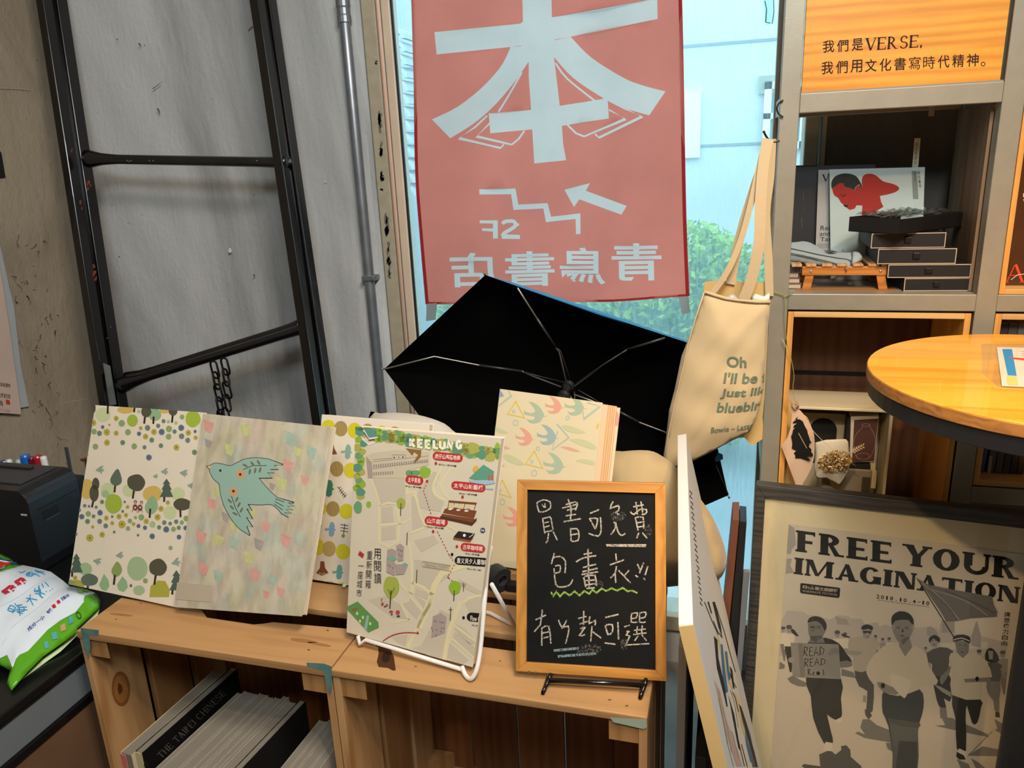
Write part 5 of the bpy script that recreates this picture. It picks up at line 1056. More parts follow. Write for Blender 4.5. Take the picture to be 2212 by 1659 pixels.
# low bench under those bags, hidden behind the crates
bench = empty('bench', (-.5, 1.52, 0), 'plain wooden bench behind the crates, carrying the soft bags', 'bench')
box('seat', (-1.1, 1.345, .655), (-.17, 1.58, .685), wn_(0, 'X'), bench, .003)
for x in (-1.07, -.22):
    for y in (1.36, 1.53): box('leg', (x, y, 0), (x + .035, y + .035, .655), wn_(1, 'Z'), bench)

# ================================================================ UMBRELLA
m_umi = MT('umbrella_black_lining', '#060606', .95, spec=.05, var=.3, vs_=3); m_umo = MT('umbrella_blue_fabric', '#2f7fb0', .6)
ub = empty('umbrella', pp(1230, 850, PY(1.78)), 'open compact umbrella, black inside with a blue outside, propped before the window', 'umbrella')
tips = [(830, 797, 1.62), (1048, 594, 1.66), (1300, 680, 1.74), (1500, 745, 1.82), (1573, 1070, 1.86), (1300, 1190, 1.70), (1010, 1085, 1.60), (905, 897, 1.60)]
apex = pp(1240, 880, PY(1.93)); vs_, fs = [], []
N = 6; M = []
edge = []
for i in range(len(tips)):
    a = tips[i]; b_ = tips[(i + 1) % len(tips)]; P0 = pp(a[0], a[1], PY(a[2])); P1 = pp(b_[0], b_[1], PY(b_[2]))
    for k in range(5):
        t = k / 5; p = P0.lerp(P1, t); edge.append((p, t))
n = len(edge)
for off in (0, .0025):
    for r in range(1, N + 1):
        t = r / N
        for p, tt in edge:
            q = apex.lerp(p, t); bul = math.sin(math.pi * t) * .055; sag = -.012 * math.sin(math.pi * tt) * t
            vs_.append(q + V((0, bul + sag * 0 + off, 0)))
    vs_.append(apex + V((0, off, 0)))
sz = n * N + 1
fi, fo = [], []
for off, F in ((0, fi), (sz, fo)):
    for k in range(n): F.append((off + sz - 1, off + k, off + (k + 1) % n))
    for r in range(N - 1):
        for k in range(n): F.append((off + r * n + k, off + (r + 1) * n + k, off + (r + 1) * n + (k + 1) % n, off + r * n + (k + 1) % n))
rim = [((N - 1) * n + k, (N - 1) * n + (k + 1) % n, sz + (N - 1) * n + (k + 1) % n, sz + (N - 1) * n + k) for k in range(n)]
mk('canopy', vs_, fi + fo + rim, [m_umi, m_umo], ub, [0] * len(fi) + [1] * (len(fo) + len(rim)), smooth=True)
P_ = lambda x, y, Y: pp(x, y, PY(Y))
c1 = P_(1048, 594, 1.66); c2 = P_(1118, 622, 1.68); c3 = P_(1085, 604, 1.70)
mk('folded_rim', [c1, P_(1300, 682, 1.74), P_(1480, 739, 1.82), P_(1480, 735, 1.825), P_(1300, 673, 1.75), P_(1110, 611, 1.69)], [(0, 1, 4, 5), (1, 2, 3, 4)], m_umo, ub)
m_rib = MT('grey_metal_rib', '#8d8a84', .35, .7); m_rib2 = MT('dark_rib', '#3c3a38', .4, .5)
ribs = [[(1226, 838), (1208, 760), (1200, 750), (1160, 688), (1118, 622)], [(1212, 836), (1150, 812), (1128, 802), (1035, 789), (938, 770), (832, 797)], [(1236, 838), (1300, 790), (1355, 755), (1436, 730)],
        [(1240, 852), (1290, 870), (1330, 885), (1380, 912), (1436, 933), (1500, 985)], [(1215, 850), (1190, 868), (1140, 905), (1100, 960)], [(1232, 855), (1240, 880), (1250, 930), (1260, 1000)]]
yh = 1.77
for i, rb in enumerate(ribs):
    L_ = [0]
    for a, b_ in zip(rb, rb[1:]): L_.append(L_[-1] + math.hypot(a[0] - b_[0], a[1] - b_[1]))
    end = {0: 1.665, 1: 1.615, 2: 1.775, 3: 1.80, 4: 1.66, 5: 1.72}[i]
    pts_ = [P_(x, y, yh + (end - yh) * l / L_[-1] + .02 * math.sin(math.pi * l / L_[-1])) for (x, y), l in zip(rb, L_)]
    r_ = tube('rib', pts_, .0022, m_rib, ub, 6); m_ = len(pts_) // 2
    tube('strut', [pts_[0] + V((.01, .0, .012)), pts_[1] + V((.004, -.004, .004)), pts_[2]], .0015, m_rib2, ub, 6)
    j = pts_[min(3, m_ + 1)]; k_ = pts_[min(2, m_)]
    tube('rib_channel', [k_, j], .0034, m_rib2, ub, 6)
h = P_(1228, 834, 1.765)
lathe('hub', [(.004, -.012), (.012, -.012), (.015, -.004), (.015, .004), (.009, .01), (.009, .02), (.004, .02)], h, m_dkp, ub, 14, V((0, -1, .1)).normalized())
lathe('runner', [(.004, -.016), (.013, -.016), (.016, -.006), (.016, .006), (.01, .012), (.004, .012)], P_(1218, 856, 1.72), m_dkp, ub, 14, V((0, -1, .1)).normalized())
tube('shaft', [apex, h, P_(1216, 860, 1.70), P_(1205, 905, 1.60)], .004, m_rib2, ub, 10)
for t in tips[:2]: 
    p = P_(*t); tube('rib_tip', [p, p + (p - apex).normalized() * .008], .0026, m_rib, ub, 6)
p = P_(1573, 1070, 1.86); tube('rib_tip', [p, p + V((.003, 0, -.008))], .0026, m_rib, ub, 6)
tube('rib', [P_(1545, 1000, 1.86), P_(1573, 1068, 1.86)], .0018, m_rib2, ub, 6)
tagp = [P_(1543, 995, 1.835), P_(1551, 978, 1.835), P_(1561, 982, 1.835), P_(1562, 992, 1.835), P_(1549, 998, 1.835)]
prism('closing_strap', tagp, V((0, .003, 0)), m_umo, ub)

# ================================================================ TOTE BAG
ZT_ = zo(1400, 600, .3013)
m_tote = MT('tote_canvas', '#cdb68c', .92, var=.05, vs_=8, bmp=.45, bs=16, sheen=.2)
tb = empty('tote_bag', P_(1560, 1000, 1.70), 'natural canvas tote bag with grey-green lettering hanging by its straps beside the shelf', 'tote bag')
tpl = PY(1.70)
out = ZT_([(402, 100), (520, 135), (645, 160), (780, 172), (876, 172), (866, 300), (850, 450), (838, 640), (832, 780), (808, 900), (775, 1010), (725, 1108), (600, 1170), (450, 1250), (300, 1325), (200, 1362), (97, 1397), (108, 1290), (128, 1150), (150, 950), (190, 800), (240, 560), (300, 410), (345, 280), (385, 160)])
body, dsp = pillow('bag_body', out, tpl, .035, .055, m_tote, tb, 9, 45, .003)
bkq = ZT_([(406, 30), (470, 22), (560, 25), (700, 30), (835, 35), (838, 175), (860, 300), (850, 700), (820, 1000), (830, 1150), (745, 1205), (690, 1145), (400, 1160), (240, 1000), (300, 500), (395, 130)])
slab('back_panel', bkq, PY(1.752), .003, MT('tote_canvas_shade', '#c9a86c', .95, bmp=.4, bs=16), tb)
# rolled top hem, side seam
hm = [(402, 100), (470, 122), (560, 148), (645, 160), (780, 172), (876, 172)]
tube('top_hem', [pp(*ZT_([q])[0], PY(1.694)) for q in hm], .0035, m_tote, tb, 8)
tube('side_seam', [pp(*ZT_([q])[0], PY(1.69 - .01 * (1 if 0 < i < 6 else 0))) for i, q in enumerate([(402, 105), (340, 290), (285, 480), (252, 640), (190, 900), (140, 1150), (98, 1395)])], .0016, m_tote, tb, 6)
gr = '#6f7c66'; g2 = MT('ink_tote', gr, .9, var=.2, vs_=90)
def tl_(s_, x0_, y0_, x1_, y1_, h, sl=0, bold=.025): return [ZT_(q) for q in txt(s_, (x0_ + sl, y0_), (x1_ + sl, y1_), (x0_, y0_ + h), bold)]
L = tl_('Oh', 565, 540, 705, 548, 78, 0) + tl_("I'll be f", 540, 652, 850, 672, 75, 12) + tl_('Just like', 516, 765, 882, 775, 74, 14)
L += tl_('bluebird', 492, 868, 850, 872, 70, 14)
L2 = tl_('Bowie – Lazarus', 452, 1043, 792, 1030, 42, 4, .012)
tq = ZT_([(120, 520), (838, 520), (800, 960), (700, 1110), (120, 1110)])
art(tb, tpl, [(g2, L + L2)], 'printed_lettering', [tuple(q) for q in ZT_([(300, 500), (838, 560), (832, 760), (780, 1010), (730, 1108), (300, 1108)])], eps=.0012, disp=dsp)
st_ = MT('strap_webbing', '#c4ad86', .9, bmp=.3, bs=60)
ribbon('strap', [(1606, 648), (1624, 600), (1640, 520), (1643, 430), (1650, 350), (1659, 300)], 24, tpl, .0018, st_, tb, ys=[1.692, 1.69, 1.69, 1.70, 1.715, 1.728])
ribbon('strap', [(1538, 634), (1572, 585), (1600, 520), (1622, 440), (1640, 360), (1656, 300)], 13, tpl, .0018, st_, tb, ys=[1.70, 1.70, 1.705, 1.71, 1.72, 1.728])
ribbon('strap', [(1578, 614), (1596, 520), (1625, 420), (1652, 340), (1662, 300)], 20, tpl, .0018, st_, tb, ys=[1.745, 1.745, 1.74, 1.735, 1.732])
ribbon('strap', [(1662, 640), (1660, 560), (1655, 460), (1664, 380), (1668, 300)], 18, tpl, .0018, st_, tb, ys=[1.742, 1.742, 1.74, 1.738, 1.734])
# things poking out of it
m_film = MT('grey_film', '#b9b6ad', .25, coat=.5, bmp=.8, bs=25)
o, _ = pillow('plastic_wrap', [(1562, 646), (1570, 638), (1582, 633), (1592, 640), (1600, 645), (1598, 652), (1570, 652)], PY(1.725), .012, .01, m_film, None, 6, 8); tag(o, 'crumpled grey plastic wrap sticking out of the tote bag', 'wrap')
o, _ = pillow('white_cloth', [(1624, 640), (1632, 634), (1650, 640), (1662, 632), (1664, 654), (1640, 655), (1620, 650)], PY(1.728), .01, .008, MT('white_cotton', '#dcdad2', .9, bmp=.4, bs=30), None, 6, 8); tag(o, 'white cloth peeking out of the right side of the tote bag', 'cloth')
# hook
hk = empty('hook', P_(1668, 310, 1.74), 'thin black metal hook on the shelf post carrying the tote straps', 'hook')
tube('wire', smoothp([tuple(P_(x, y, 1.735)) for x, y in ((1650, 285), (1656, 296), (1664, 304), (1676, 306), (1684, 304))], 4), .0022, m_bw, hk); lathe('knob', [(.0005, -.003), (.0035, 0), (.0005, .003)], P_(1650, 285, 1.735), m_bw, hk, 10)
hw = tube('wire_loop', smoothp([tuple(P_(x, y, 1.745)) for x, y in ((1692, 216), (1682, 224), (1678, 235), (1682, 246), (1692, 253))], 5), .0016, m_bw); tag(hw, 'small black wire loop curling out from behind the shelf post', 'wire')

# ================================================================ CANVAS, BOARDS AND POSTER
m_cvw = MT('canvas_white_primer', '#d9d8d4', .75, bmp=.2, bs=90); m_cve = MT('canvas_warm_lit_edge', '#c8a972', .8)
A0 = pp(1465, 1350, PY(.88)); zt_ = A0.z; T0 = pp(1463, 940, PZ(zt_)); b_end = pp(1540, 1659, PY(.88))
dn = (b_end - A0).normalized(); dp = (T0 - A0).normalized(); nn = dp.cross(dn).normalized()
if nn.x < 0: nn = -nn
th = .019; Ld = (T0 - A0).length; Hh = A0.z / -dn.z - .004
cnv = empty('canvas_picture', A0 + dn * Hh, 'large white-edged canvas painting seen almost edge-on, leaning beside the crates', 'painting')
q = [A0, T0, T0 + dn * Hh, A0 + dn * Hh]
prism('stretched_canvas', q, nn * th, m_cvw, cnv, .0015)
cf = (A0 + nn * th, nn)
prism('near_side', [A0 - dp * .0006 + dn * .002, A0 - dp * .0006 + nn * th + dn * .002, A0 - dp * .0006 + nn * th + dn * Hh, A0 - dp * .0006 + dn * Hh], -dp * .001, m_cve, cnv)  # tan colour carries the warm lamplight on this side of the canvas
ZW = zo(1400, 1300, .21645); ZW8 = zo(1400, 1000, .3973)
W_ = lambda l: [ZW(q) for q in l]
fine = []
for s_ in ([(700, 870), (740, 1150), (800, 1450), (850, 1640)], [(740, 1050), (790, 1250), (830, 1500)], [(820, 880), (860, 1000), (900, 1250)], [(830, 1290), (850, 1340), (900, 1560)], [(700, 960), (760, 1250), (790, 1420)]): fine += W_(stroke(s_, 5))
fine2 = []
for s_ in ([(560, 0), (640, 200), (700, 330)], [(650, 190), (690, 290), (740, 360)], [(660, 0), (760, 300), (830, 560), (870, 700)], [(780, 620), (830, 760), (880, 860)], [(880, 1300), (960, 1640)], [(930, 1420), (990, 1650)], [(840, 900), (870, 960), (900, 1100)]): fine2 += W_(stroke(s_, 7))
sg_ = []
for k in range(11): x, y = 224 + k * 5.5, 150 + k * 58; sg_ += [ZW8(q) for q in stroke([(x, y), (x + 14, y + 16), (x + 2, y + 30), (x + 16, y + 46)], 3)]
art(cnv, cf, [('#c9aea6', W_([[(660, 780), (720, 900), (780, 1180), (900, 1500), (940, 1640), (880, 1640), (760, 1250)]])), ('#d8c890', W_([[(680, 300), (760, 520), (850, 900), (800, 800), (740, 600)], [(860, 900), (900, 960), (1000, 1300), (1080, 1600), (1000, 1500), (920, 1200)]])), ('#8d9360', fine), ('#1d2124', W_([[(655, 340), (690, 380), (700, 560), (760, 830), (792, 1040), (782, 1050), (755, 930), (685, 660)], [(800, 930), (860, 1130), (885, 1280), (918, 1480), (900, 1460), (850, 1200)], [(640, 0), (662, 0), (724, 240), (740, 360), (700, 250)], [(590, 0), (605, 0), (637, 110), (628, 120)], [(812, 640), (840, 680), (862, 870), (845, 860), (830, 760)]]) + fine2), ('#6a6a72', W_([[(903, 1020), (930, 1050), (1020, 1330), (1085, 1650), (1040, 1650), (1000, 1400), (940, 1200)]])), ('#2a2c30', W_([[(903, 1020), (925, 1045), (975, 1200), (1060, 1500), (1095, 1650), (1075, 1650), (1000, 1380), (950, 1200)]])), ('#3f76a0', W_([[(720, 420), (742, 430), (768, 700), (797, 895), (775, 910), (745, 760)], [(765, 490), (787, 500), (802, 640), (820, 770), (802, 790), (785, 700)], [(960, 1250), (985, 1350), (1040, 1600), (1020, 1600), (975, 1420)]])), ('#33363a', sg_)], 'painted_strokes')
# boards standing between the crate and the canvas
def board(px_l, px_r, top, Ya, Yb, mat, label, cat='board', zb=.004, name='board'):
    a = pp(px_l, top, PY(Ya)); b_ = pp(px_r, top, PY(Ya))
    return tag(box(name, (a.x, Ya, zb), (b_.x, Yb, a.z), mat, None, .001), label, cat)
box_ = board(1466, 1484, 1396, 1.02, 1.40, MT('grey_board', '#77716b', .7), 'grey board standing upright between the right crate and the canvas')
pB = tag(box('board', (-.028, 1.06, .004), (-.010, 1.42, .60), MT('charcoal_board', '#1b1917', .6), None, .001), 'charcoal board standing close to the canvas, right of the grey board', 'board')
def lboard(q, Ya, dpth, mat, label):
    f = [pp(x, y, PY(Ya)) for x, y in q]; k = f[0].z
    lo0 = f[3] + (f[3] - f[0]) * ((f[3].z - .004) / (f[0].z - f[3].z)); lo1 = f[2] + (f[2] - f[1]) * ((f[2].z - .004) / (f[1].z - f[2].z))
    return tag(prism('picture_board', [f[0], f[1], lo1, lo0], V((0, dpth, 0)), mat, None, .001), label, 'board')
lboard([(1582, 1122), (1597, 1122), (1580, 1300), (1564, 1300)], 1.585, .09, MT('red_brown_edge', '#6b3f2b', .55), 'narrow red-brown board edge standing left of the poster frame')
lboard([(1598, 1126), (1613, 1128), (1601, 1300), (1582, 1300)], 1.59, .08, MT('satin_black_edge', '#1a1a1c', .35), 'narrow satin black board edge next to the red-brown one')
lboard([(1606, 1235), (1620, 1235), (1606, 1400), (1594, 1400)], 1.575, .012, MT('silver_edge', '#8d929b', .3, .6), 'thin silver board edge just left of the poster frame')

# poster frame: rotated a little about the vertical and standing almost upright
a0 = pp(1632, 1046, PY(1.68)); yaw = math.radians(-6.8)
ex = V((math.cos(yaw), math.sin(yaw), 0)); bk_ = V((-ex.y, ex.x, 0)); tilt = math.radians(2.5); ez = V((0, 0, 1)) * math.cos(tilt) + bk_ * math.sin(tilt)
pn = ex.cross(ez).normalized()
if pn.y > 0: pn = -pn
ppl = (a0, pn)
Wd = (pp(2262, 1130, ppl) - a0).dot(ex)
m_pfr = WOOD('charcoal_stained_frame', '#2c2a28', '#45413c', 'X', 14, .5)
Hp = a0.z / ez.z - .004
fr = empty('poster_frame', a0 - ez * Hp, 'large charcoal-framed black and white poster of running people, standing before the shelf', 'poster')
fw = .022; O = [a0, a0 + ex * Wd, a0 + ex * Wd - ez * Hp, a0 - ez * Hp]
In = [O[0] + ex * fw - ez * .030, O[1] - ex * fw - ez * .030, O[2] - ex * fw + ez * .03, O[3] + ex * fw + ez * .03]
for a, b_ in ((0, 1), (1, 2), (2, 3), (3, 0)): prism('frame_member', [O[a], O[b_], In[b_], In[a]], -pn * .028, m_pfr, fr, .0015)
mpl = back(ppl, .010)
prism('mount_board', [p - pn * .010 for p in In], -pn * .004, MT('cream_mount', '#dccda6', .7, var=.05), fr)
pr = [(1704, 1131), (2216, 1198), (2118, 1900), (1650, 1850)]
art(fr, (a0 - pn * .028, -pn), [(MT('backing', '#6d5637', .9), [])], 'backing')
prism('poster_sheet', [pp(x, y, back(ppl, .0085)) for x, y in pr], -pn * .001, MT('poster_paper', '#cfc3ae', .55, var=.06, vs_=14), fr)
spp = back(ppl, .0085)
ZP = zo(1650, 1120, .2541); ZQ = zo(1650, 1350, .2541)
K = '#1b1a17'; L = []
L.append(('#b8aea2', [ZP([(200, 780), (330, 790), (370, 820), (480, 830), (560, 860), (640, 820), (720, 830), (740, 850), (830, 850), (860, 900), (970, 880), (980, 920), (1030, 900), (1090, 920), (1290, 930), (1380, 920), (1400, 960), (1400, 925), (1470, 925), (1480, 970), (1510, 860), (1620, 870), (1625, 980), (1760, 1000), (1800, 900), (1808, 860), (1815, 900), (1850, 1000), (2080, 1060), (2050, 1180), (100, 1180), (130, 900)])]))
L.append(('#cabda8', [ZP([(1500, 1060), (1900, 1050), (1900, 1100), (1500, 1120)]), ZQ([(120, 260), (2120, 360), (1980, 1500), (60, 1500)])]))
L.append(('#a09990', [ZP([(210, 50), (260, 80), (275, 220), (240, 260), (230, 300), (195, 300)]), ZP([(195, 340), (240, 340), (225, 400), (260, 460), (185, 470)]), ZP([(1515, 870), (1620, 870), (1620, 970), (1512, 970)]), ZP([(1385, 925), (1420, 915), (1470, 960), (1480, 1000), (1385, 1000)]), ZP([(1765, 1000), (1795, 900), (1808, 870), (1820, 900), (1845, 1000), (1845, 1100), (1765, 1080)]), ZP([(605, 825), (660, 850), (705, 855), (728, 905), (625, 900)])]))
L.append((K, [ZP(q) for q in stxt('FREE', (272, 98), (1094, 206), (268, 278), gap=.09, sw=.31, th=.14, sh=.1) + stxt('YOUR', (1190, 214), (2176, 342), (1180, 394), gap=.08, sw=.31, th=.14, sh=.1)]))
L.append((K, [ZP(q) for q in stxt('IMAGINATION', (262, 330), (2176, 584), (252, 470), gap=.07, sw=.31, th=.14, sh=.11)]))
L.append((K, [ZP([(318, 548), (640, 588), (650, 600), (644, 665), (632, 676), (318, 636), (308, 622), (310, 556)])]))
L.append(('#b3a48c', [ZP(q) for q in txt('華文朗讀節', (435, 578), (630, 600), (432, 612), .03) + stxt('WORDWAVE FESTIVAL', (330, 606), (628, 640), (328, 624), gap=.15) + [[(332, 568), (370, 573), (370, 596), (330, 590)], [(380, 578), (387, 578), (385, 600), (378, 600)], [(395, 586), (402, 586), (400, 603), (393, 602)], [(408, 572), (415, 573), (413, 605), (406, 604)], [(420, 590), (426, 590), (425, 606), (419, 605)]]]))
L.append((K, [ZP([(342, 576), (360, 578), (360, 588), (341, 586)])]))
dts = '2018.10.4~10'; x0_, y0_, x1_, y1_ = 958, 646, 1420, 708; nC = len(dts)
for i, ch in enumerate(dts):
    t = i / nC; x = x0_ + (x1_ - x0_) * t; y = y0_ + (y1_ - y0_) * t
    if ch == '.': L.append((K, [ZP(ell(x + 14, y + 30, 4))])); continue
    if ch == '~': L.append((K, [ZP(q) for q in stroke([(x + 2, y + 20), (x + 12, y + 14), (x + 20, y + 20), (x + 30, y + 15)], 4)])); continue
    ww = 14 if ch == '1' else 26
    L.append((K, [ZP(q) for q in txt(ch, (x + (26 - ww) / 2, y), (x + ww + (26 - ww) / 2, y + 3), (x - 2 + (26 - ww) / 2, y + 32), .02)]))
L.append((K, [ZP(q) for q in txt('7', (1475, 718), (1497, 721), (1472, 748), .02)] + [ZP(ell(1450, 744, 4))] + [ZP([(970 + k * 22, 690 + k * 3), (984 + k * 22, 692 + k * 3), (984 + k * 22, 696 + k * 3), (970 + k * 22, 694 + k * 3)]) for k in range(20)]))
L.append((K, [ZP(q) for q in txtv('讓想像力自由', (2072, 792), (2040, 1085), 50, .012)]))
gy = ['#55534e', '#7b776f', '#98938a', '#353430', '#d6cab4']
# cast shadows on the ground
L.append((gy[1], [ZQ(q) for q in ([(200, 455), (240, 430), (300, 460), (360, 490), (355, 525), (290, 520), (225, 490)], [(840, 800), (900, 800), (960, 850), (1090, 900), (1090, 1000), (860, 960), (775, 920), (800, 905), (860, 930), (820, 870)], [(1510, 780), (1600, 790), (1900, 925), (1915, 955), (1700, 910), (1450, 855), (1540, 850)], [(1960, 800), (2055, 850), (2030, 930), (1960, 890), (1985, 880)], [(1035, 1000), (1090, 1000), (1150, 1110), (1050, 1050)], [(660, 370), (760, 400), (780, 450), (660, 430)], [(1640, 1140), (1740, 1180), (1760, 1230), (1680, 1230)], [(1760, 1130), (1830, 1170), (1900, 1230), (1810, 1230)], [(135, 310), (180, 340), (175, 370), (130, 375)])]))
L.append((gy[0], [ZQ([(470, 1100), (560, 1060), (610, 1100), (660, 1060), (655, 1030), (700, 1020), (735, 1060), (740, 1120), (830, 1200), (830, 1300), (500, 1300), (320, 1200), (340, 1180), (480, 1200)])])); L.append((gy[1], [ZQ([(1730, 1110), (1860, 1030), (2015, 1060), (2005, 1115)]), ZQ([(1735, 1105), (1940, 900), (1946, 904), (1745, 1108)])]))
# far runners
for (x, y, s_, sh, tr_c) in ((165, 20, 1.1, gy[4], gy[1]), (215, 10, 1.5, gy[4], gy[3]), (625, 55, 1.4, gy[4], gy[2]), (690, 70, 1, gy[4], gy[2]), (950, 90, .9, gy[4], gy[1]), (1010, 115, .8, gy[2], gy[1]), (1065, 110, .9, gy[4], gy[1]), (1375, 190, .8, gy[2], gy[1]), (1830, 215, 1.2, gy[2], gy[1]), (2030, 225, 1.4, gy[2], gy[1]), (945, 215, .8, gy[2], gy[2])):
    L.append((sh, [ZQ([(x - 32 * s_, y + 45 * s_), (x + 32 * s_, y + 42 * s_), (x + 28 * s_, y + 130 * s_), (x - 28 * s_, y + 130 * s_)])])); L.append((gy[2], [ZQ(ell(x, y + 18 * s_, 15 * s_, 20 * s_))])); L.append((gy[0], [ZQ(ell(x, y + 4 * s_, 17 * s_, 12 * s_))])); L.append((tr_c, [ZQ([(x - 24 * s_, y + 128 * s_), (x + 26 * s_, y + 128 * s_), (x + 14 * s_, y + 260 * s_), (x + 4 * s_, y + 260 * s_)])]))
L.append((gy[3], [ZQ([(230, 25), (260, 40), (300, 95), (270, 90), (235, 60)]), ZQ([(655, 70), (735, 100), (730, 108), (670, 95)]), ZQ([(175, 180), (235, 180), (230, 260), (205, 290)])]))
def fig(polys):
    for c, p in polys: L.append((c, [ZQ(smoothp(q, 2, True) if len(q) > 5 else q) for q in p]))
# sunglasses runner
fig([(gy[0], [[(770, 380), (900, 375), (935, 480), (925, 730), (870, 720), (880, 560), (810, 520)]]), (gy[2], [[(845, 595), (870, 600), (870, 655), (842, 650)]]), (gy[0], [[(858, 712), (900, 730), (920, 770), (890, 800), (862, 760)]]), ('#b0a492', [[(730, 115), (860, 95), (940, 110), (985, 160), (940, 250), (900, 380), (765, 385), (760, 250), (720, 200)]]), (gy[2], [[(640, 185), (720, 215), (800, 220), (835, 235), (810, 255), (740, 250), (660, 215)], [(835, 30), (920, 20), (918, 80), (880, 120), (845, 105)]]), (gy[3], [[(828, 15), (870, -8), (925, 10), (920, 45), (890, 30), (838, 40)], [(838, 48), (918, 50), (905, 74), (880, 62), (850, 72)]])])
# black top runner
fig([(gy[3], [[(1440, 420), (1580, 430), (1600, 560), (1580, 650), (1530, 620), (1550, 700), (1490, 690), (1455, 570)]]), (gy[1], [[(1495, 700), (1550, 700), (1560, 790), (1500, 790)]]), (gy[0], [[(1385, 235), (1500, 185), (1610, 220), (1570, 330), (1575, 430), (1440, 425), (1430, 330), (1395, 310)]]), (gy[2], [[(1410, 100), (1490, 110), (1470, 190), (1420, 180)], [(1392, 310), (1412, 320), (1430, 400), (1415, 400)]]), (gy[3], [[(1402, 110), (1450, 82), (1497, 110), (1490, 150), (1440, 110), (1412, 150)]])])
# right far woman
fig([(gy[1], [[(1895, 475), (2010, 480), (2000, 620), (2000, 740), (1960, 720), (1950, 640), (1905, 580)]]), (gy[0], [[(1900, 320), (1975, 310), (2025, 340), (2005, 480), (1925, 475)]]), (gy[3], [[(1890, 215), (1930, 192), (1975, 230), (2000, 300), (1940, 320), (1880, 290)]]), (gy[2], [[(1905, 215), (1950, 220), (1945, 290), (1915, 290)], [(2000, 345), (2050, 420), (2065, 460), (2035, 440)]]), (gy[3], [[(1968, 735), (2002, 740), (2006, 782), (1968, 780)]])])
# READ sign man
fig([(gy[3], [[(360, 440), (655, 450), (655, 620), (665, 760), (625, 810), (540, 760), (535, 750), (570, 900), (588, 1000), (510, 1000), (420, 790), (400, 600)]]), (gy[4], [[(525, 990), (585, 1000), (580, 1070), (495, 1065), (515, 1030)], [(600, 810), (660, 780), (665, 820), (630, 832)]]), (gy[3], [[(380, 140), (520, 105), (640, 155), (700, 240), (750, 310), (650, 320), (600, 200), (390, 180)]]), (gy[1], [[(375, -10), (440, -45), (520, -10), (520, 60), (470, 130), (400, 130)], [(620, 320), (700, 300), (750, 320), (740, 350), (650, 360), (615, 345)], [(405, 90), (495, 90), (520, 150), (380, 145)]]), (gy[3], [[(372, -20), (385, -60), (440, -78), (505, -55), (535, 0), (520, 50), (495, 0), (450, -35), (400, -30)], [(398, 42), (432, 40), (420, 50)], [(400, 10), (430, 12), (428, 22), (402, 20)]]), ('#8d897f', [[(228, 148), (636, 162), (655, 458), (245, 438)]])])
L.append((gy[1], [ZQ([(290, 150), (330, 152), (350, 440), (310, 440)])])); L.append((gy[2], [ZQ(ell(235, 295, 28, 24))]))
hand = []
for s_ in ([(345, 180), (340, 260)], [(345, 182), (372, 190), (365, 215), (345, 222), (370, 262)], [(390, 190), (388, 262)], [(390, 190), (415, 186)], [(390, 222), (410, 220)], [(390, 260), (418, 258)], [(425, 262), (445, 185), (462, 258)], [(432, 235), (458, 232)], [(480, 180), (478, 255), (505, 240), (512, 205), (482, 180)],
           [(350, 280), (348, 355)], [(350, 282), (378, 290), (372, 312), (352, 320), (378, 352)], [(395, 285), (392, 350)], [(395, 285), (420, 282)], [(395, 315), (415, 314)], [(395, 348), (422, 346)], [(432, 340), (452, 280), (470, 338)], [(438, 318), (464, 316)], [(488, 282), (488, 340), (518, 325), (520, 295), (490, 280)],
           [(375, 370), (378, 425)], [(378, 370), (395, 378), (380, 395), (402, 425)], [(412, 405), (430, 395), (415, 420), (435, 425)], [(505, 375), (510, 425)]): hand += [ZQ(q) for q in stroke(s_, 6)]
hand += [ZQ(q) for r_ in (22, 36, 50) for q in stroke([(600 + r_ * math.cos(a), 255 + r_ * 1.1 * math.sin(a)) for a in [math.pi + k * math.pi * .9 / 8 for k in range(9)]], 3)]
L.append((K, hand + [ZQ(ell(462, 408, 16, 17))]))
# cap man with flag
fig([(gy[3], [[(1600, 590), (1840, 630), (1845, 700), (1815, 825), (1770, 830), (1725, 680), (1715, 800), (1718, 1065), (1640, 1050), (1630, 800)]]), (gy[4], [[(1660, 1045), (1720, 1075), (1715, 1130), (1640, 1080)]]), (gy[3], [[(1640, 1075), (1700, 1105), (1715, 1140), (1660, 1140), (1635, 1115)]]), ('#bfb39d', [[(1590, 235), (1700, 245), (1790, 235), (1890, 300), (1940, 440), (1850, 450), (1845, 630), (1595, 590), (1600, 400), (1575, 320)]]), (gy[1], [[(1622, 130), (1745, 140), (1740, 230), (1690, 280), (1640, 230)], [(1700, 455), (1800, 450), (1930, 440), (1910, 480), (1710, 485)], [(1500, 440), (1560, 380), (1590, 340), (1580, 400), (1520, 500), (1500, 490)]]), (gy[3], [[(1607, 120), (1620, 90), (1690, 78), (1750, 100), (1750, 155), (1690, 125), (1615, 140)]])])
L.append(('#d6c9b0', [ZQ(q) for q in stroke([(1612, 125), (1680, 108), (1750, 135)], 7, 2)])); L.append((K, [ZQ(ell(1812, 455, 16, 20))] + [ZP(q) for q in stroke([(1302, 505), (1615, 1005)], 8)]))
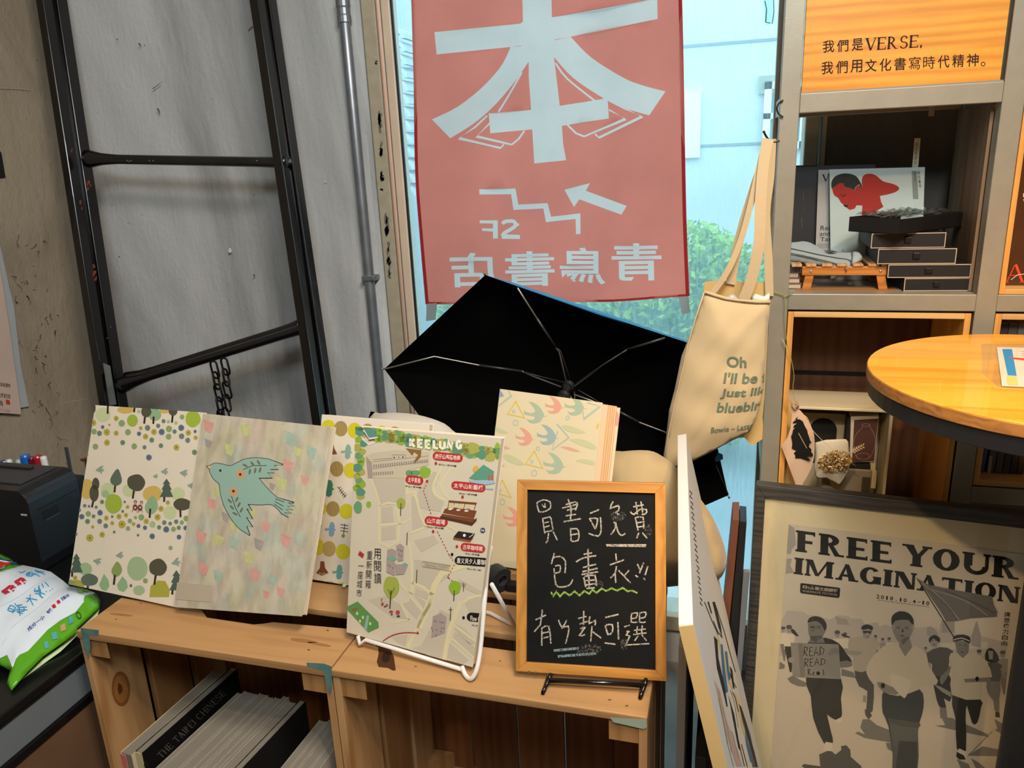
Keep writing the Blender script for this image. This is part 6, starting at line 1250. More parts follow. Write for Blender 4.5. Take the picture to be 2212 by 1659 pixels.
# central woman
fig([('#3c4242', [[(1020, 560), (1140, 600), (1320, 540), (1360, 640), (1345, 760), (1310, 900), (1300, 1300), (1110, 1300), (1095, 1100), (1060, 860), (1010, 740), (1005, 640)]]), ('#5f625c', [[(1060, 790), (1310, 830), (1305, 1240), (1100, 1240), (1090, 1000)]]), ('#4a4c48', [[(1150, 980), (1300, 990), (1300, 1300), (1110, 1300)]]), (gy[0], [[(1060, 785), (1190, 820), (1320, 825), (1315, 870), (1190, 860), (1075, 830)]]), (gy[2], [[(1440, 500), (1500, 520), (1590, 570), (1590, 610), (1520, 570)]]),
     ('#c7baa2', [[(1040, 165), (1160, 145), (1280, 175), (1380, 240), (1400, 340), (1480, 470), (1440, 510), (1345, 500), (1320, 545), (1140, 600), (1010, 560), (930, 500), (870, 400), (900, 300), (980, 210)]]), ('#87827a', [[(960, 490), (1010, 485), (1080, 520), (1180, 545), (1120, 590), (1010, 560)], [(1090, -40), (1160, -90), (1270, -40), (1265, 50), (1215, 140), (1160, 160), (1100, 60)], [(1145, 100), (1235, 100), (1262, 185), (1200, 265), (1150, 180)]]),
     ('#2f2e2a', [[(1084, -20), (1090, -80), (1150, -120), (1230, -105), (1272, -50), (1268, 10), (1230, -45), (1120, -40), (1095, 0)]]), ('#46443f', [[(1150, 82), (1200, 84), (1175, 98)], ell(1143, 22, 15, 5, n=8), ell(1213, 24, 15, 5, n=8), [(1174, 30), (1184, 30), (1190, 58), (1170, 58)]]), ('#5f5c55', [[(1128, 8), (1160, 4), (1160, 9), (1128, 13)], [(1198, 6), (1230, 10), (1230, 15), (1198, 11)]]), ('#d1c5ad', [[(1080, 410), (1250, 470), (1225, 560), (1195, 620), (1130, 560), (1085, 500)]]), (K, [ell(1012, 512, 18, 22)])])
L.append((gy[2], [ZQ(ell(1100, 15, 12, 22)), ZQ(ell(1266, 15, 12, 24))]))
L.append(('#3f3d39', [ZQ(q) for q in (ell(1664, 168, 9, 4, n=8), ell(1708, 170, 9, 4, n=8), [(1668, 222), (1700, 224), (1684, 234)], ell(1435, 128, 6, 3, n=8), ell(1462, 130, 6, 3, n=8), [(1436, 160), (1462, 160), (1450, 168)], ell(468, 14, 10, 5, n=8), ell(884, 98, 12, 3, n=8), ell(1925, 240, 4, 2, n=6), ell(1943, 242, 4, 2, n=6))] + [ZQ(q) for q in stroke([(392, 5), (435, 7), (440, 25), (400, 24), (392, 5)], 2.5) + stroke([(448, 8), (488, 10), (488, 28), (452, 27), (448, 8)], 2.5)]))
L.append(('#6f6a64', [ZP([(1302, 505), (1400, 560), (1600, 600), (1940, 660), (1955, 730), (1985, 790), (1980, 832), (1760, 845), (1640, 868), (1550, 870), (1490, 770), (1400, 640)])])); L.append(('#8b857c', [ZP(q) for q in stroke([(1340, 545), (1520, 690), (1660, 860)], 16, 3) + stroke([(1420, 600), (1700, 690), (1900, 820)], 12, 3)])); L.append(('#5a5650', [ZP(q) for q in stroke([(1400, 600), (1560, 740), (1640, 862)], 8, 3) + stroke([(1540, 610), (1760, 700), (1960, 800)], 12, 3)]))
art(fr, spp, L, 'poster_print', pr, step=.000012)
prism('glass_pane', [p - pn * .004 for p in In], -pn * .002, GLASS('poster_glass', tint=(.97, .97, .96, 1), gloss=.05), fr)
# ================================================================ LEFT SIDE: cabinet, snack bag, printer, pens, wall papers
XC = -1.172
zc = pp(190, 1400, PX(XC)).z
cab = empty('storage_cabinet', (-1.6, 1.2, 0), 'black storage cabinet with a grey translucent front panel, left of the crates', 'cabinet')
m_bcab = MT('black_cabinet', '#0d0d0f', .35, coat=.2)
box('top', (-2.04, .45, zc - .02), (XC, 1.60, zc), m_bcab, cab, .004)
box('carcass', (-2.04, .46, .02), (XC - .012, 1.59, zc - .02), m_bcab, cab, .003)
def onx(q, X, d, name, mat, par, b=0): return prism(name, [pp(x, y, PX(X)) for x, y in q], V((-d, 0, 0)), mat, par, b)
zp = pp(100, 1490, PX(XC)).z; zq = pp(30, 1650, PX(XC)).z
m_tr = MT('translucent_grey_panel', '#6f767a', .25, coat=.4)
box('front_panel', (XC - .013, .62, zq + .008), (XC - .004, 1.05, zp - .004), m_tr, cab, .004)
for (z0_, z1_) in ((zp - .006, zc - .02), (zq - .008, zq + .008)): box('panel_rail', (XC - .012, .45, z0_), (XC, 1.60, z1_), m_bcab, cab, .002)
box('panel_stile', (XC - .012, 1.05, zq), (XC, 1.08, zp), m_bcab, cab, .002)
box('lower_board', (XC - .012, .46, .04), (XC - .005, 1.06, zq - .008), MT('brown_panel', '#6d4f38', .6, var=.12), cab)
# snack bag lying on the cabinet: front print facing up
zb_ = zc + .004
bpl_ = (V((-1.35, 1.0, zb_ + .036)), V((0.10, -.14, 1)).normalized())
ZG = zo(0, 1180, .19288)
out = ZG([(-420, 250), (-200, 40), (0, 80), (90, 120), (200, 200), (270, 218), (400, 245), (570, 290), (680, 360), (800, 460), (930, 478), (1070, 525), (1125, 600), (1110, 690), (870, 920), (860, 960), (700, 1085), (480, 1240), (300, 1420), (130, 1618), (72, 1530), (110, 1390), (0, 1330), (-300, 1300), (-480, 800)])
m_green = MT('snack_green_film', '#5aa51c', .22, coat=.6, bmp=.5, bs=22); m_wfilm = MT('snack_white_film', '#dfe9f2', .25, coat=.6, bmp=.6, bs=16)
sn = empty('snack_bag', V((-1.35, 1.0, zb_)), 'puffed green and white snack bag with handwriting, lying on the black cabinet', 'snack bag')
bod, ds = pillow('bag', out, bpl_, .030, .030, m_green, sn, 9, 34, .0025)
wq = ZG([(-400, 420), (0, 420), (250, 228), (270, 218), (400, 245), (570, 290), (700, 390), (790, 465), (820, 460), (930, 478), (1065, 527), (950, 700), (860, 800), (700, 905), (560, 1020), (380, 1190), (150, 1390), (130, 1340), (100, 1270), (0, 1290), (-300, 1270)])
# the white printed area: a fine grid so that it follows the puffed film
vs_, fs = [], []
pts = [V(p) for p in wq]; X = -70
while X < 205:
    Y = 1220
    while Y < 1450:
        if pinside(X, Y, wq) and dedge(X, Y, wq) > 3: pts.append(V((X, Y)))
        Y += 8
    X += 8
rr_ = delaunay_2d_cdt(pts, [], [list(range(len(wq)))], 1, 1e-4)
mk('white_panel', [pp(p[0], p[1], bpl_) + ds(p[0], p[1]) * 1.0 + bpl_[1] * .0004 for p in rr_[0]], [tuple(t) for t in rr_[2]], m_wfilm, sn, smooth=True)
blue = '#2a93c4'; navy = '#3a3f9a'; rd = '#c0203a'
def g(s_, *a, **k): return [ZG(q) for q in stroke(s_, *a, **k)]
bl = []
for s_ in ([(240, 375), (275, 390), (310, 350)], [(345, 372), (330, 440)], [(330, 395), (370, 365), (400, 385), (385, 430), (330, 435)], [(320, 410), (425, 395)], [(360, 375), (352, 430)], [(410, 370), (470, 415)], [(425, 300), (420, 325), (480, 325)], [(400, 305), (440, 345), (510, 320)], [(460, 325), (450, 360)], [(470, 345), (520, 370)],
           [(375, 650), (370, 700), (335, 740)], [(330, 690), (455, 715)], [(370, 700), (410, 775)], [(430, 580), (425, 620), (490, 600), (480, 650), (430, 640)], [(415, 610), (540, 650)], [(465, 565), (500, 690)], [(475, 660), (520, 690)], [(470, 545), (480, 600)], [(500, 520), (525, 575)], [(535, 495), (580, 555)], [(550, 615), (558, 622)], [(590, 600), (597, 608)], [(617, 572), (622, 582)],
           [(165, 790), (135, 850), (185, 860), (215, 810), (165, 790)], [(150, 830), (195, 835)], [(205, 760), (240, 800)], [(215, 850), (180, 880)], [(225, 790), (290, 770)], [(235, 820), (300, 800), (310, 850), (230, 860)], [(215, 840), (345, 830)], [(250, 770), (270, 910)], [(240, 870), (300, 880)], [(290, 800), (340, 800)], [(20, 740), (30, 790), (0, 800)]): bl += g(s_, 10, 2)
Lr = [ZG(q) for q in txt('乖', (40, 628), (150, 560), (125, 688), .06) + txt('乖', (160, 548), (250, 458), (240, 620), .06) + txt('乖', (240, 490), (330, 455), (290, 560), .06)[:0]]
Lr = [ZG(q) for q in txt('乖', (38, 630), (170, 545), (118, 690), .05) + txt('乖', (185, 520), (290, 455), (255, 585), .05) + txt('乖', (255, 500), (320, 462), (330, 535), .05)[:0]]
nv = [ZG(q) for q in txt('成分一小', (335, 1030), (520, 880), (360, 1065), .02) + txt('包裝', (548, 845), (600, 800), (575, 870), .03) + txt('奶香口味', (712, 700), (795, 640), (735, 730), .02)]
art(sn, bpl_, [('#8fa3b4', [ZG(q) for s_ in ([(10, 860), (420, 545), (660, 370)], [(160, 1050), (560, 700), (820, 485)], [(40, 1190), (110, 1130)]) for k in range(40) for q in stroke([(s_[0][0] + (s_[-1][0] - s_[0][0]) * (k + .1) / 40, s_[0][1] + (s_[-1][1] - s_[0][1]) * (k + .1) / 40), (s_[0][0] + (s_[-1][0] - s_[0][0]) * (k + .6) / 40, s_[0][1] + (s_[-1][1] - s_[0][1]) * (k + .6) / 40)], 3)]),
    (rd, Lr + [ZG([(612, 780), (650, 760), (665, 795), (630, 808)]), ZG([(668, 735), (700, 718), (715, 745), (682, 762)])]), (navy, nv), (blue, bl), ('#9acb4a', [ZG(ell(920, 570, 32)), ZG(ell(974, 525, 30))]), ('#3f7a2a', [ZG(q) for c in ((920, 570, 33), (974, 525, 31)) for q in ring(*c, 3)]),
    ('#f4f8fa', [])], 'bag_print', disp=lambda x, y: ds(x, y) + bpl_[1] * .0012)
art(sn, bpl_, [('#1c3f8e', [ZG([(-60, 150), (0, 165), (60, 200), (150, 165), (100, 215), (0, 215)]), ZG([(130, 230), (190, 190), (200, 215), (150, 270)])]), ('#e9e6e0', [ZG([(-40, 215), (60, 218), (130, 215), (90, 245), (0, 240)])]), ('#c8322e', [ZG([(-40, 260), (60, 245), (140, 235), (110, 300), (60, 360), (0, 400)])]), ('#e8c92c', [ZG(ell(5, 340, 40, 34))]), ('#57a78e', [ZG(q) for q in ring(50, 330, 30, 22)]), ('#1a1a18', [ZG(ell(3, 285, 12, 16)), ZG(ell(-25, 290, 10, 14))]), ('#52a0a8', [ZG([(785, 860), (830, 840), (835, 890), (790, 930)]), ZG([(595, 1045), (650, 1020), (662, 1070), (605, 1095)]), ZG([(510, 1130), (555, 1112), (560, 1160), (515, 1185)])]), ('#b9986a', [ZG([(695, 960), (745, 925), (755, 980), (700, 1010)])]), ('#1f5a14', [ZG(q) for q in ring(895, 818, 24, 10)])], 'bag_picture', disp=lambda x, y: ds(x, y) + bpl_[1] * .0012)
sl = [pp(x, y, (bpl_[0] - bpl_[1] * .012, bpl_[1])) for x, y in ZG([(1125, 600), (1110, 700), (870, 935), (700, 1100), (480, 1255), (300, 1435), (130, 1625)])]
mk('sealed_seam', [p for p in sl] + [p + V((.004, -.010, -.008)) for p in sl] + [p + V((0, 0, -.002)) for p in sl], [(i, i + 1, 7 + i + 1, 7 + i) for i in range(6)] + [(14 + i, 7 + i, 7 + i + 1, 14 + i + 1) for i in range(6)], MT('seam_film', '#c9e0a8', .3, coat=.5), sn)
# printer
m_pr = MT('printer_black', '#17181b', .38, coat=.15); m_prt = MT('printer_grey_top', '#33363c', .45, bmp=.1, bs=200)
Xp = -1.50; Yp = 1.22; zt2 = pp(85, 1040, PY(Yp) ).z * 0 + pp(70, 1064, PY(Yp)).z
pr_ = empty('printer', ((-1.98 + Xp) / 2, 1.4, zc), 'black desktop printer with rounded shoulders on the cabinet, behind the snack bag', 'printer')
r_ = .03; prof = [(-2.0, zc + .002), (Xp - .01, zc + .002)]
prof += [(Xp, zc + .03)] + [(Xp - r_ + r_ * math.cos(a), zt2 - r_ + r_ * math.sin(a)) for a in [k * math.pi / 2 / 6 for k in range(7)]] + [(-2.0, zt2)]
prism('casing', [V((x, Yp, z)) for x, z in prof], V((0, .14, 0)), m_pr, pr_, .003)
zrr = zt2 + .0005
box('top_lid', (-2.0, Yp + .03, zt2 - .002), (Xp - .045, Yp + .133, zt2 + .004), m_prt, pr_, .003)
box('lid_ridge', (-2.0, Yp + .1, zt2 + .003), (Xp - .09, Yp + .114, zt2 + .009), m_pr, pr_, .004)
for z in (zt2 - .055,): box('side_seam', (Xp - .004, Yp + .02, z), (Xp + .0008, Yp + .135, z + .002), MT('seam_black', '#050506', .8), pr_)
box('latch_recess', (Xp - .004, Yp + .03, zt2 - .085), (Xp + .0012, Yp + .075, zt2 - .062), MT('recess_black', '#0a0b0d', .6), pr_, .001)
box('latch_lip', (Xp - .002, Yp + .032, zt2 - .088), (Xp + .003, Yp + .073, zt2 - .085), m_prt, pr_, .0008)
q_ = pp(52, 1112, PY(Yp)); box('status_light', (q_.x - .008, Yp - .0012, q_.z - .002), (q_.x + .008, Yp + .001, q_.z + .002), MT('light_window', '#b9b6a8', .4), pr_)
# pen cup behind the printer with markers, cups of caps seen over the lid
yc = 1.41
cupc = pp(50, 1030, PY(yc)); 
cup = empty('pen_holder', (cupc.x + .03, yc, zc), 'dark pen holder box behind the printer, only its pens showing', 'holder')
box('holder_body', (cupc.x - .11, yc - .035, zc), (cupc.x + .16, yc + .035, .82), m_dkp, cup, .003)
def marker(px, py, r, col, label, capw=None):
    p = pp(px, py, PY(yc)); e = empty('marker_pen', (p.x, yc, .83), label, 'pen')
    tube('barrel', [(p.x, yc, .822), (p.x, yc, p.z - .03)], r * .85, MT('barrel_white', '#cfcfca', .4), e, 12)
    lathe('cap', [(r, -.03), (r, -.004), (r * .8, 0), (.0005, .001)], (p.x, yc, p.z), MT('cap_' + col[1:], col, .3, coat=.4), e, 14)
marker(8, 995, .010, '#2a2f9a', 'dark blue capped marker at the far left behind the printer')
marker(18, 993, .008, '#dcdcdc', 'white capped marker next to the dark blue one behind the printer')
marker(41, 993, .008, '#c9c9c6', 'grey-white marker between the white and the blue ones behind the printer')
marker(53, 982, .012, '#1769c0', 'bright blue capped marker behind the printer, tallest of the row')
marker(67, 987, .008, '#6d1d24', 'dark red slim marker right of the blue one behind the printer')
marker(80, 984, .011, '#a31f2a', 'red capped marker behind the printer')
marker(93, 986, .008, '#e2e0dc', 'white capped marker at the right end of the row behind the printer')
p = pp(137, 966, PY(1.6)); sc_ = tag(prism('ruler', [p + V((-.008, 0, -.25)), p + V((.004, 0, -.25)), p + V((.014, 0, 0)), p + V((.002, 0, 0))], V((0, .003, 0)), MT('grey_plastic', '#4c4f55', .4), None, .0005), 'thin dark grey plastic ruler standing up behind the printer', 'ruler')
sc_.location.z += 0
# papers on the left wall
XW = XL + .006
m_post = MT('washi_paper', '#c9b0a0', .8, var=.08, vs_=9, bmp=.2, bs=20)
def wq_(q, X): return [pp(x, y, PX(X)) for x, y in q]
pa = prism('wall_poster', wq_([(-60, 330), (-14, 500), (10, 640), (22, 720), (46, 895), (-60, 888)], XW + .012), V((-.001, 0, 0)), m_post)
tag(pa, 'pinkish paper poster with small print and a red seal, cut by the left frame edge', 'poster')
ppl2 = (V((XW + .012, 0, 0)), V((1, 0, 0)))
art(pa, ppl2, [('#3a332c', [q for s_, a, b_, c in (('生活風格選物', (-10, 824), (22, 829), (-10, 833)), ('文化展演空間', (-8, 847), (22, 852), (-8, 857)), ('青鳥', (-14, 862), (7, 866), (-14, 874))) for q in txt(s_, a, b_, c, .01)]), ('#b5402c', [[(12, 863), (21, 865), (22, 875), (13, 873)]]), ('#c07a6a', txt('藝文活動', (-10, 880), (22, 885), (-10, 887), .0))], 'small_print')
pb = prism('wall_sheet', wq_([(-60, 300), (-6, 500), (20, 620), (30, 660), (45, 790), (63, 878), (40, 882), (-60, 860)], XW + .003), V((-.001, 0, 0)), MT('white_sheet', '#a9abad', .7, var=.05))
tag(pb, 'grey-white sheet on the left wall, behind the pinkish poster', 'sheet')
pc = prism('wall_card', wq_([(-20, 300), (3, 330), (12, 383), (-20, 386)], XW), V((-.002, 0, 0)), m_dkp); tag(pc, 'small dark card on the left wall at the frame edge', 'card')
rb = tube('red_tag', [pp(176, 993, PY(1.9)), pp(184, 990, PY(1.9))], .004, MT('red_plastic', '#b53a2c', .5)); tag(rb, 'tiny red tag peeking out left of the forest-print book', 'tag')
tube('tag_stick', [pp(184, 990, PY(1.9)), V((pp(184, 990, PY(1.9)).x, 1.9, .0))], .003, m_dkp, rb)

# ================================================================ SHELF UNIT
YS = 1.75; YR = 2.06; W_ = .038
m_alu = MT('brushed_aluminium', '#96907f', .45, .3, var=.06, vs_=30, bmp=.06, bs=260)
sh = empty('shelf_unit', (.3, 1.9, 0), 'tall aluminium framed shelf unit at the right of the window', 'shelf')
X1 = .083; X2 = .484; X3 = .93
def post(x, y): box('post', (x, y, .0), (x + W_, y + W_, 2.6), m_alu, sh, .0015)
for x in (X1, X2, X3):
    post(x, YS); post(x, YR - W_)
levels = [(1.608, 1.645), (1.203, 1.238), (.778, .815), (.06, .1)]
for (z0_, z1_) in levels:
    for xa, xb in ((X1 + W_, X2), (X2 + W_, X3)):
        box('beam', (xa, YS, z0_), (xb, YS + W_, z1_), m_alu, sh, .0015); box('rear_beam', (xa, YR - W_, z0_), (xb, YR, z1_), m_alu, sh, .0015)
    for x in (X1, X2, X3): box('side_beam', (x + .004, YS + W_, z0_), (x + W_ - .004, YR - W_, z1_), m_alu, sh, .001)
m_brd = MT('shelf_board', '#8d857a', .6, var=.12, vs_=8)
for z in (1.2375, .8145): box('shelf_board', (X1 + W_ + .001, YS + .004, z - .004), (X2 - .001, YR - .004, z), m_brd, sh)
for z in (1.2375, .8145): box('shelf_board', (X2 + W_ + .001, YS + .004, z - .004), (X3 - .001, YR - .004, z), m_brd, sh)
box('shelf_board', (X1 + W_ + .001, YS + .004, 1.6445), (X2 - .001, YR - .004, 1.648), m_brd, sh)
ZSg = zo(1600, 0, .27667)
# sign panel
m_yel = WOOD('amber_pine', '#c67a14', '#e39c2c', 'X', 9, .5)
sg = empty('sign_panel', (.3, YS + .01, 1.648), 'amber pine sign panel with two lines of dark lettering, filling the top bay', 'sign')
box('panel', (X1 + W_ + .002, YS + .006, 1.6455), (X2 - .006, YS + .02, 2.05), m_yel, sg, .001)
spn = PY(YS + .006); dk = '#2a130c'
L = [ZSg(q) for ch, x, y in (('我', 642, 318), ('們', 752, 313), ('是', 868, 304)) for q in txt(ch, (x, y), (x + 90, y - 8), (x - 2, y + 96), .009)]
L += [ZSg(q) for q in stxt('VERSE', (975, 298), (1392, 272), (968, 396), sw=.19, th=.07, sh=.05, ov=.06, gap=.1)] + [ZSg([(1402, 352), (1416, 350), (1412, 372), (1400, 378)])]
for i, ch in enumerate('我們用文化書寫時代精神'):
    x = 632 + i * 113.5; y = 482 - i * 6.0; L += [ZSg(q) for q in txt(ch, (x, y), (x + 92, y - 6), (x - 3, y + 100), 0 if ch in '時寫' else .009)]
L += [ZSg(q) for q in ring(1892, 500, 15, 6)]
art(sg, spn, [(dk, L)], 'lettering')

# wooden cubbies under the second beam
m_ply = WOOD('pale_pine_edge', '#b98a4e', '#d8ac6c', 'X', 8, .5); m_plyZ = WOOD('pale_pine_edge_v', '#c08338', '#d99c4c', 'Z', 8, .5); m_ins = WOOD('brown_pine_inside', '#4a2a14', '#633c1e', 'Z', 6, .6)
def cubby(xa, xb, z0_, z1_, label, t=.012, yb=2.02):
    e = empty('wooden_cubby', ((xa + xb) / 2, 1.9, z0_), label, 'cubby')
    box('side_panel', (xa, YS + .004, z0_), (xa + t, yb, z1_), m_plyZ, e, .0008); box('side_panel', (xb - t, YS + .004, z0_), (xb, yb, z1_), m_plyZ, e, .0008)
    box('top_panel', (xa + t, YS + .004, z1_ - t), (xb - t, yb, z1_), m_ply, e, .0008); box('bottom_panel', (xa + t, YS + .004, z0_), (xb - t, yb, z0_ + t), m_ply, e, .0008)
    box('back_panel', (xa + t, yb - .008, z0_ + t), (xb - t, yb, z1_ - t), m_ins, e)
    return e
CB = X1 + W_ + .002
cub = cubby(CB, X2 - .004, .52, 1.198, 'large open pine cubby in the lower left bay, holding the white box and bouquet', .012, 2.02)
box('dark_strip', (.16, 2.0095, .985), (.35, 2.0125, .995), MT('strip_black', '#080402', .9), cub)  # thin black strip along the back panel
cub2 = cubby(X2 + W_ + .002, X3 - .003, .818, 1.198, 'pine cubby in the lower right bay, holding a row of dark books')
cub3 = cubby(X2 + W_ + .002, X3 - .003, 1.2385, 1.60, 'pine cubby in the upper right bay, framing the dark poster', .010)
# the photograph's third beam of the lower left bay is absent: the cubby runs through
for o in list(sh.children):
    if o.name.startswith(('beam', 'rear_beam')) and abs(o.data.vertices[0].co.z - .8) < .04 and o.data.vertices[0].co.x + wloc(sh).x < X2: bpy.data.objects.remove(o)
for o in list(sh.children):
    if o.name.startswith('shelf_board') and max(v.co.z for v in o.data.vertices) < .83 and max(v.co.x for v in o.data.vertices) + wloc(sh).x < X2 + .01: bpy.data.objects.remove(o)

# ---- top left bay: board, magazines, boxes, mini pallet table, socks
zS = 1.2378
box('side_board', (X2 - .007, YS + W_, 1.239), (X2 - .001, YR - W_, 1.607), WOOD('smoky_pine_side', '#5c4630', '#7d6245', 'Z', 7, .6), sh)
m_dkb = MT('black_portfolio', '#121314', .5)
def leaner(name, q, Yb, dz, mat, label, cat, th=.004, tilt=12):
    """leaning flat thing whose lower edge stands at depth Yb"""
    t = math.radians(tilt); n = V((0, -math.cos(t), math.sin(t))); pl = (V((0, Yb, zS)), n)
    e = empty(name, pp((q[2][0] + q[3][0]) / 2, (q[2][1] + q[3][1]) / 2, pl), label, cat)
    a, b_ = pp(*q[0], pl), pp(*q[1], pl); c, d = V((b_.x + (pp(*q[2], pl).x - b_.x), 0, 0)), 0
    lo_r = pp(*q[2], pl); lo_l = pp(*q[3], pl)
    prism('sheet', [a, b_, lo_r, lo_l], -n * th, mat, e)
    return e, pl
e, pl = leaner('portfolio', [(1716, 359), (1891, 355), (1890, 610), (1703, 610)], 1.985, 0, m_dkb, 'black portfolio leaning at the back of the upper bay, left', 'portfolio', .005, 3)
art(e, pl, [('#55585a', [ZSg(q) for a in (1500, 1590) for q in stroke([(492, a + 0 if a < 1550 else a), (491, a + 50)], 2)] + stroke([(1735, 420), (1735, 436)], 1) + stroke([(1732, 470), (1732, 492)], 1)), ('#232425', [ZSg([(415, 1292), (600, 1288), (600, 1300), (415, 1304)])])], 'stitching')
m_mag = MT('magazine_grey', '#a3a29e', .35, coat=.3)
e, pl = leaner('magazine', [(1768, 367), (1850, 365), (1848, 612), (1759, 612)], 1.968, 0, m_mag, 'grey magazine with serif lettering half hidden behind the red-figure one', 'magazine', .004, 3)
ZB2 = zo(1600, 300, .27667)
art(e, pl, [('#1a1a1a', [ZB2(q) for q in stxt('V', (636, 278), (692, 276), (634, 332), sw=.2, th=.06, sh=.05) + txt('Rea', (624, 678), (712, 676), (622, 714)) + txt('and', (618, 724), (700, 722), (616, 758)) + txt('Tas', (622, 768), (706, 766), (620, 800))]), ('#4c4c4a', [ZB2(q) for k in range(3) for q in stroke([(600, 822 + k * 12), (690, 821 + k * 12)], 2.5)])], 'cover_text')
m_mag2 = MT('magazine_white', '#c9c8c4', .5)
e, pl = leaner('magazine', [(1792, 366), (1998, 361), (1990, 612), (1795, 615)], 1.945, 0, m_mag2, 'white magazine in a clear sleeve, its cover a bowed red head with black hair', 'magazine', .005, 3)
hairp = smoothp([(710, 385), (708, 340), (735, 295), (790, 272), (850, 272), (905, 295), (940, 350), (950, 388)], 3) + [(925, 355), (900, 370), (885, 405), (865, 385), (815, 378), (800, 345), (770, 345), (740, 368)]
redp = [(712, 385), (760, 345), (790, 340), (812, 350), (815, 380), (865, 385), (885, 408), (905, 368), (930, 360), (952, 392)] + smoothp([(952, 392), (945, 330), (960, 285), (1010, 272), (1060, 288), (1110, 330), (1190, 352), (1235, 378), (1225, 405), (1170, 428), (1087, 445)], 3) + [(1095, 490), (1115, 530), (1065, 560), (1065, 585), (1000, 625), (950, 618), (945, 590), (950, 520), (905, 518), (890, 545), (850, 555), (825, 535), (815, 520), (785, 500), (760, 460), (735, 445), (725, 430)]
art(e, pl, [('#b3302a', [ZB2(redp), ZB2([(1030, 670), (1090, 678), (1060, 692)])]), ('#33312f', [ZB2(hairp)]), ('#1c1a19', [ZB2([(785, 450), (822, 432), (824, 438), (790, 456)]), ZB2([(765, 437), (790, 430), (785, 438)]), ZB2(smoothp([(800, 515), (838, 520), (822, 534)], 3, True))] + [ZB2(q) for q in stroke([(944, 375), (950, 392)], 4)]), ('#8f8d88', [ZB2([(1335, 250), (1375, 250), (1388, 470), (1345, 470)])]), ('#4a4845', [ZB2(q) for q in txtv('青年藝術', (1388, 250), (1402, 385), 20)] + [ZB2(q) for q in stroke([(1358, 262), (1362, 330)], 5)] + [ZB2(q) for q in stroke([(785, 882), (795, 862), (805, 884)], 3)])], 'cover_print')
slv = prism('clear_sleeve', [pp(x, y, (V((0, 1.936, zS)), pl[1])) for x, y in ((1790, 364), (2001, 357), (2000, 600), (1793, 614))], pl[1] * -.0005, GLASS('sleeve_film', gloss=.02), e)
fp2 = MT('glossy_bookmark', '#c9c2a8', .3, coat=.4, var=.15, vs_=60)
bk_ = slab('bookmark', ZSg([(1358, 1080), (1405, 1078), (1385, 1320), (1338, 1318)]), PY(1.972), .0012, fp2, None); bk_.location.z += 0
tag(bk_, 'thin pale wooden bookmark stick rising behind the sleeved magazine', 'bookmark')
art(bk_, PY(1.972), [('#6b6450', [ZSg(q) for q in txtv('樂在閱讀時', (1375, 1110), (1362, 1290), 16)])], 'bookmark_print')
tg = slab('paper_tag', ZSg([(1470, 815), (1514, 815), (1510, 908), (1466, 908)]), PY(YR - W_ - .002), .0008, MT('tag_paper', '#a99f92', .7), None); tag(tg, 'small pale paper tag stuck on the rear beam above the magazines', 'tag')

# stack of five black drawer boxes
m_bx = MT('black_card_box', '#0b0908', .6, var=.2, vs_=20); m_bxe = MT('cream_box_edge', '#b9a890', .7); m_rib_ = MT('black_ribbon', '#060606', .4)
def drawerbox(xa, xb, z0_, z1_, yaw_, y0_, label, dep=.19):
    e = empty('drawer_box', ((xa + xb) / 2, y0_, z0_), label, 'box', 'black drawer boxes stacked in the upper bay')
    c = V((xa, y0_, z0_)); R_ = Matrix.Rotation(math.radians(yaw_), 3, 'Z'); w__ = xb - xa; h = z1_ - z0_ - .0006
    def bb(nm, lo, hi, m, b=0):
        x0_, y_, za = lo; x1_, y1_, zb2 = hi
        v = [c + R_ @ V(p) for p in ((x0_, y_, za), (x1_, y_, za), (x1_, y_, zb2), (x0_, y_, zb2), (x0_, y1_, za), (x1_, y1_, za), (x1_, y1_, zb2), (x0_, y1_, zb2))]
        o = mk(nm, v, BF, m, e); fixn(o); return bev(o, b) if b else o
    t = .0016
    bb('sleeve', (0, .002, 0), (w__, dep, h), m_bx, .001)
    for lo, hi in (((0, 0, 0), (w__, .002, t)), ((0, 0, h - t), (w__, .002, h)), ((0, 0, t), (t, .002, h - t)), ((w__ - t, 0, t), (w__, .002, h - t))): bb('sleeve_edge', lo, hi, m_bxe)
    bb('drawer_front', (t, .0008, t), (w__ - t, .004, h - t), m_bx)
    bb('ribbon_pull', (w__ * .45, -.004, h * .35), (w__ * .54, .001, h * .75), m_rib_, .001)
    return e
drawerbox(.354, .479, 1.2385, 1.2665, 3, 1.785, 'lowest black drawer box of the stack, turned slightly', .2)
drawerbox(.320, .478, 1.267, 1.2955, 1.5, 1.785, 'second black drawer box from the bottom of the stack')
drawerbox(.298, .447, 1.296, 1.3285, 0, 1.787, 'third black drawer box from the bottom, with a ribbon pull')
drawerbox(.283, .425, 1.329, 1.3605, 1, 1.79, 'fourth black drawer box from the bottom, under the open tray')
tr5 = empty('open_tray', (.39, 1.85, 1.361), 'open black tray box holding crumpled clear film, topmost of the stack', 'tray')
q5 = [pp(1944, 474, PZ(1.3612 + .031)), pp(1898, 452, PZ(1.3612 + .031)), pp(2056, 432, PZ(1.3612 + .031)), pp(2137, 451, PZ(1.3612 + .031))]
q5 = [V((p.x, p.y, 1.3612)) for p in q5]
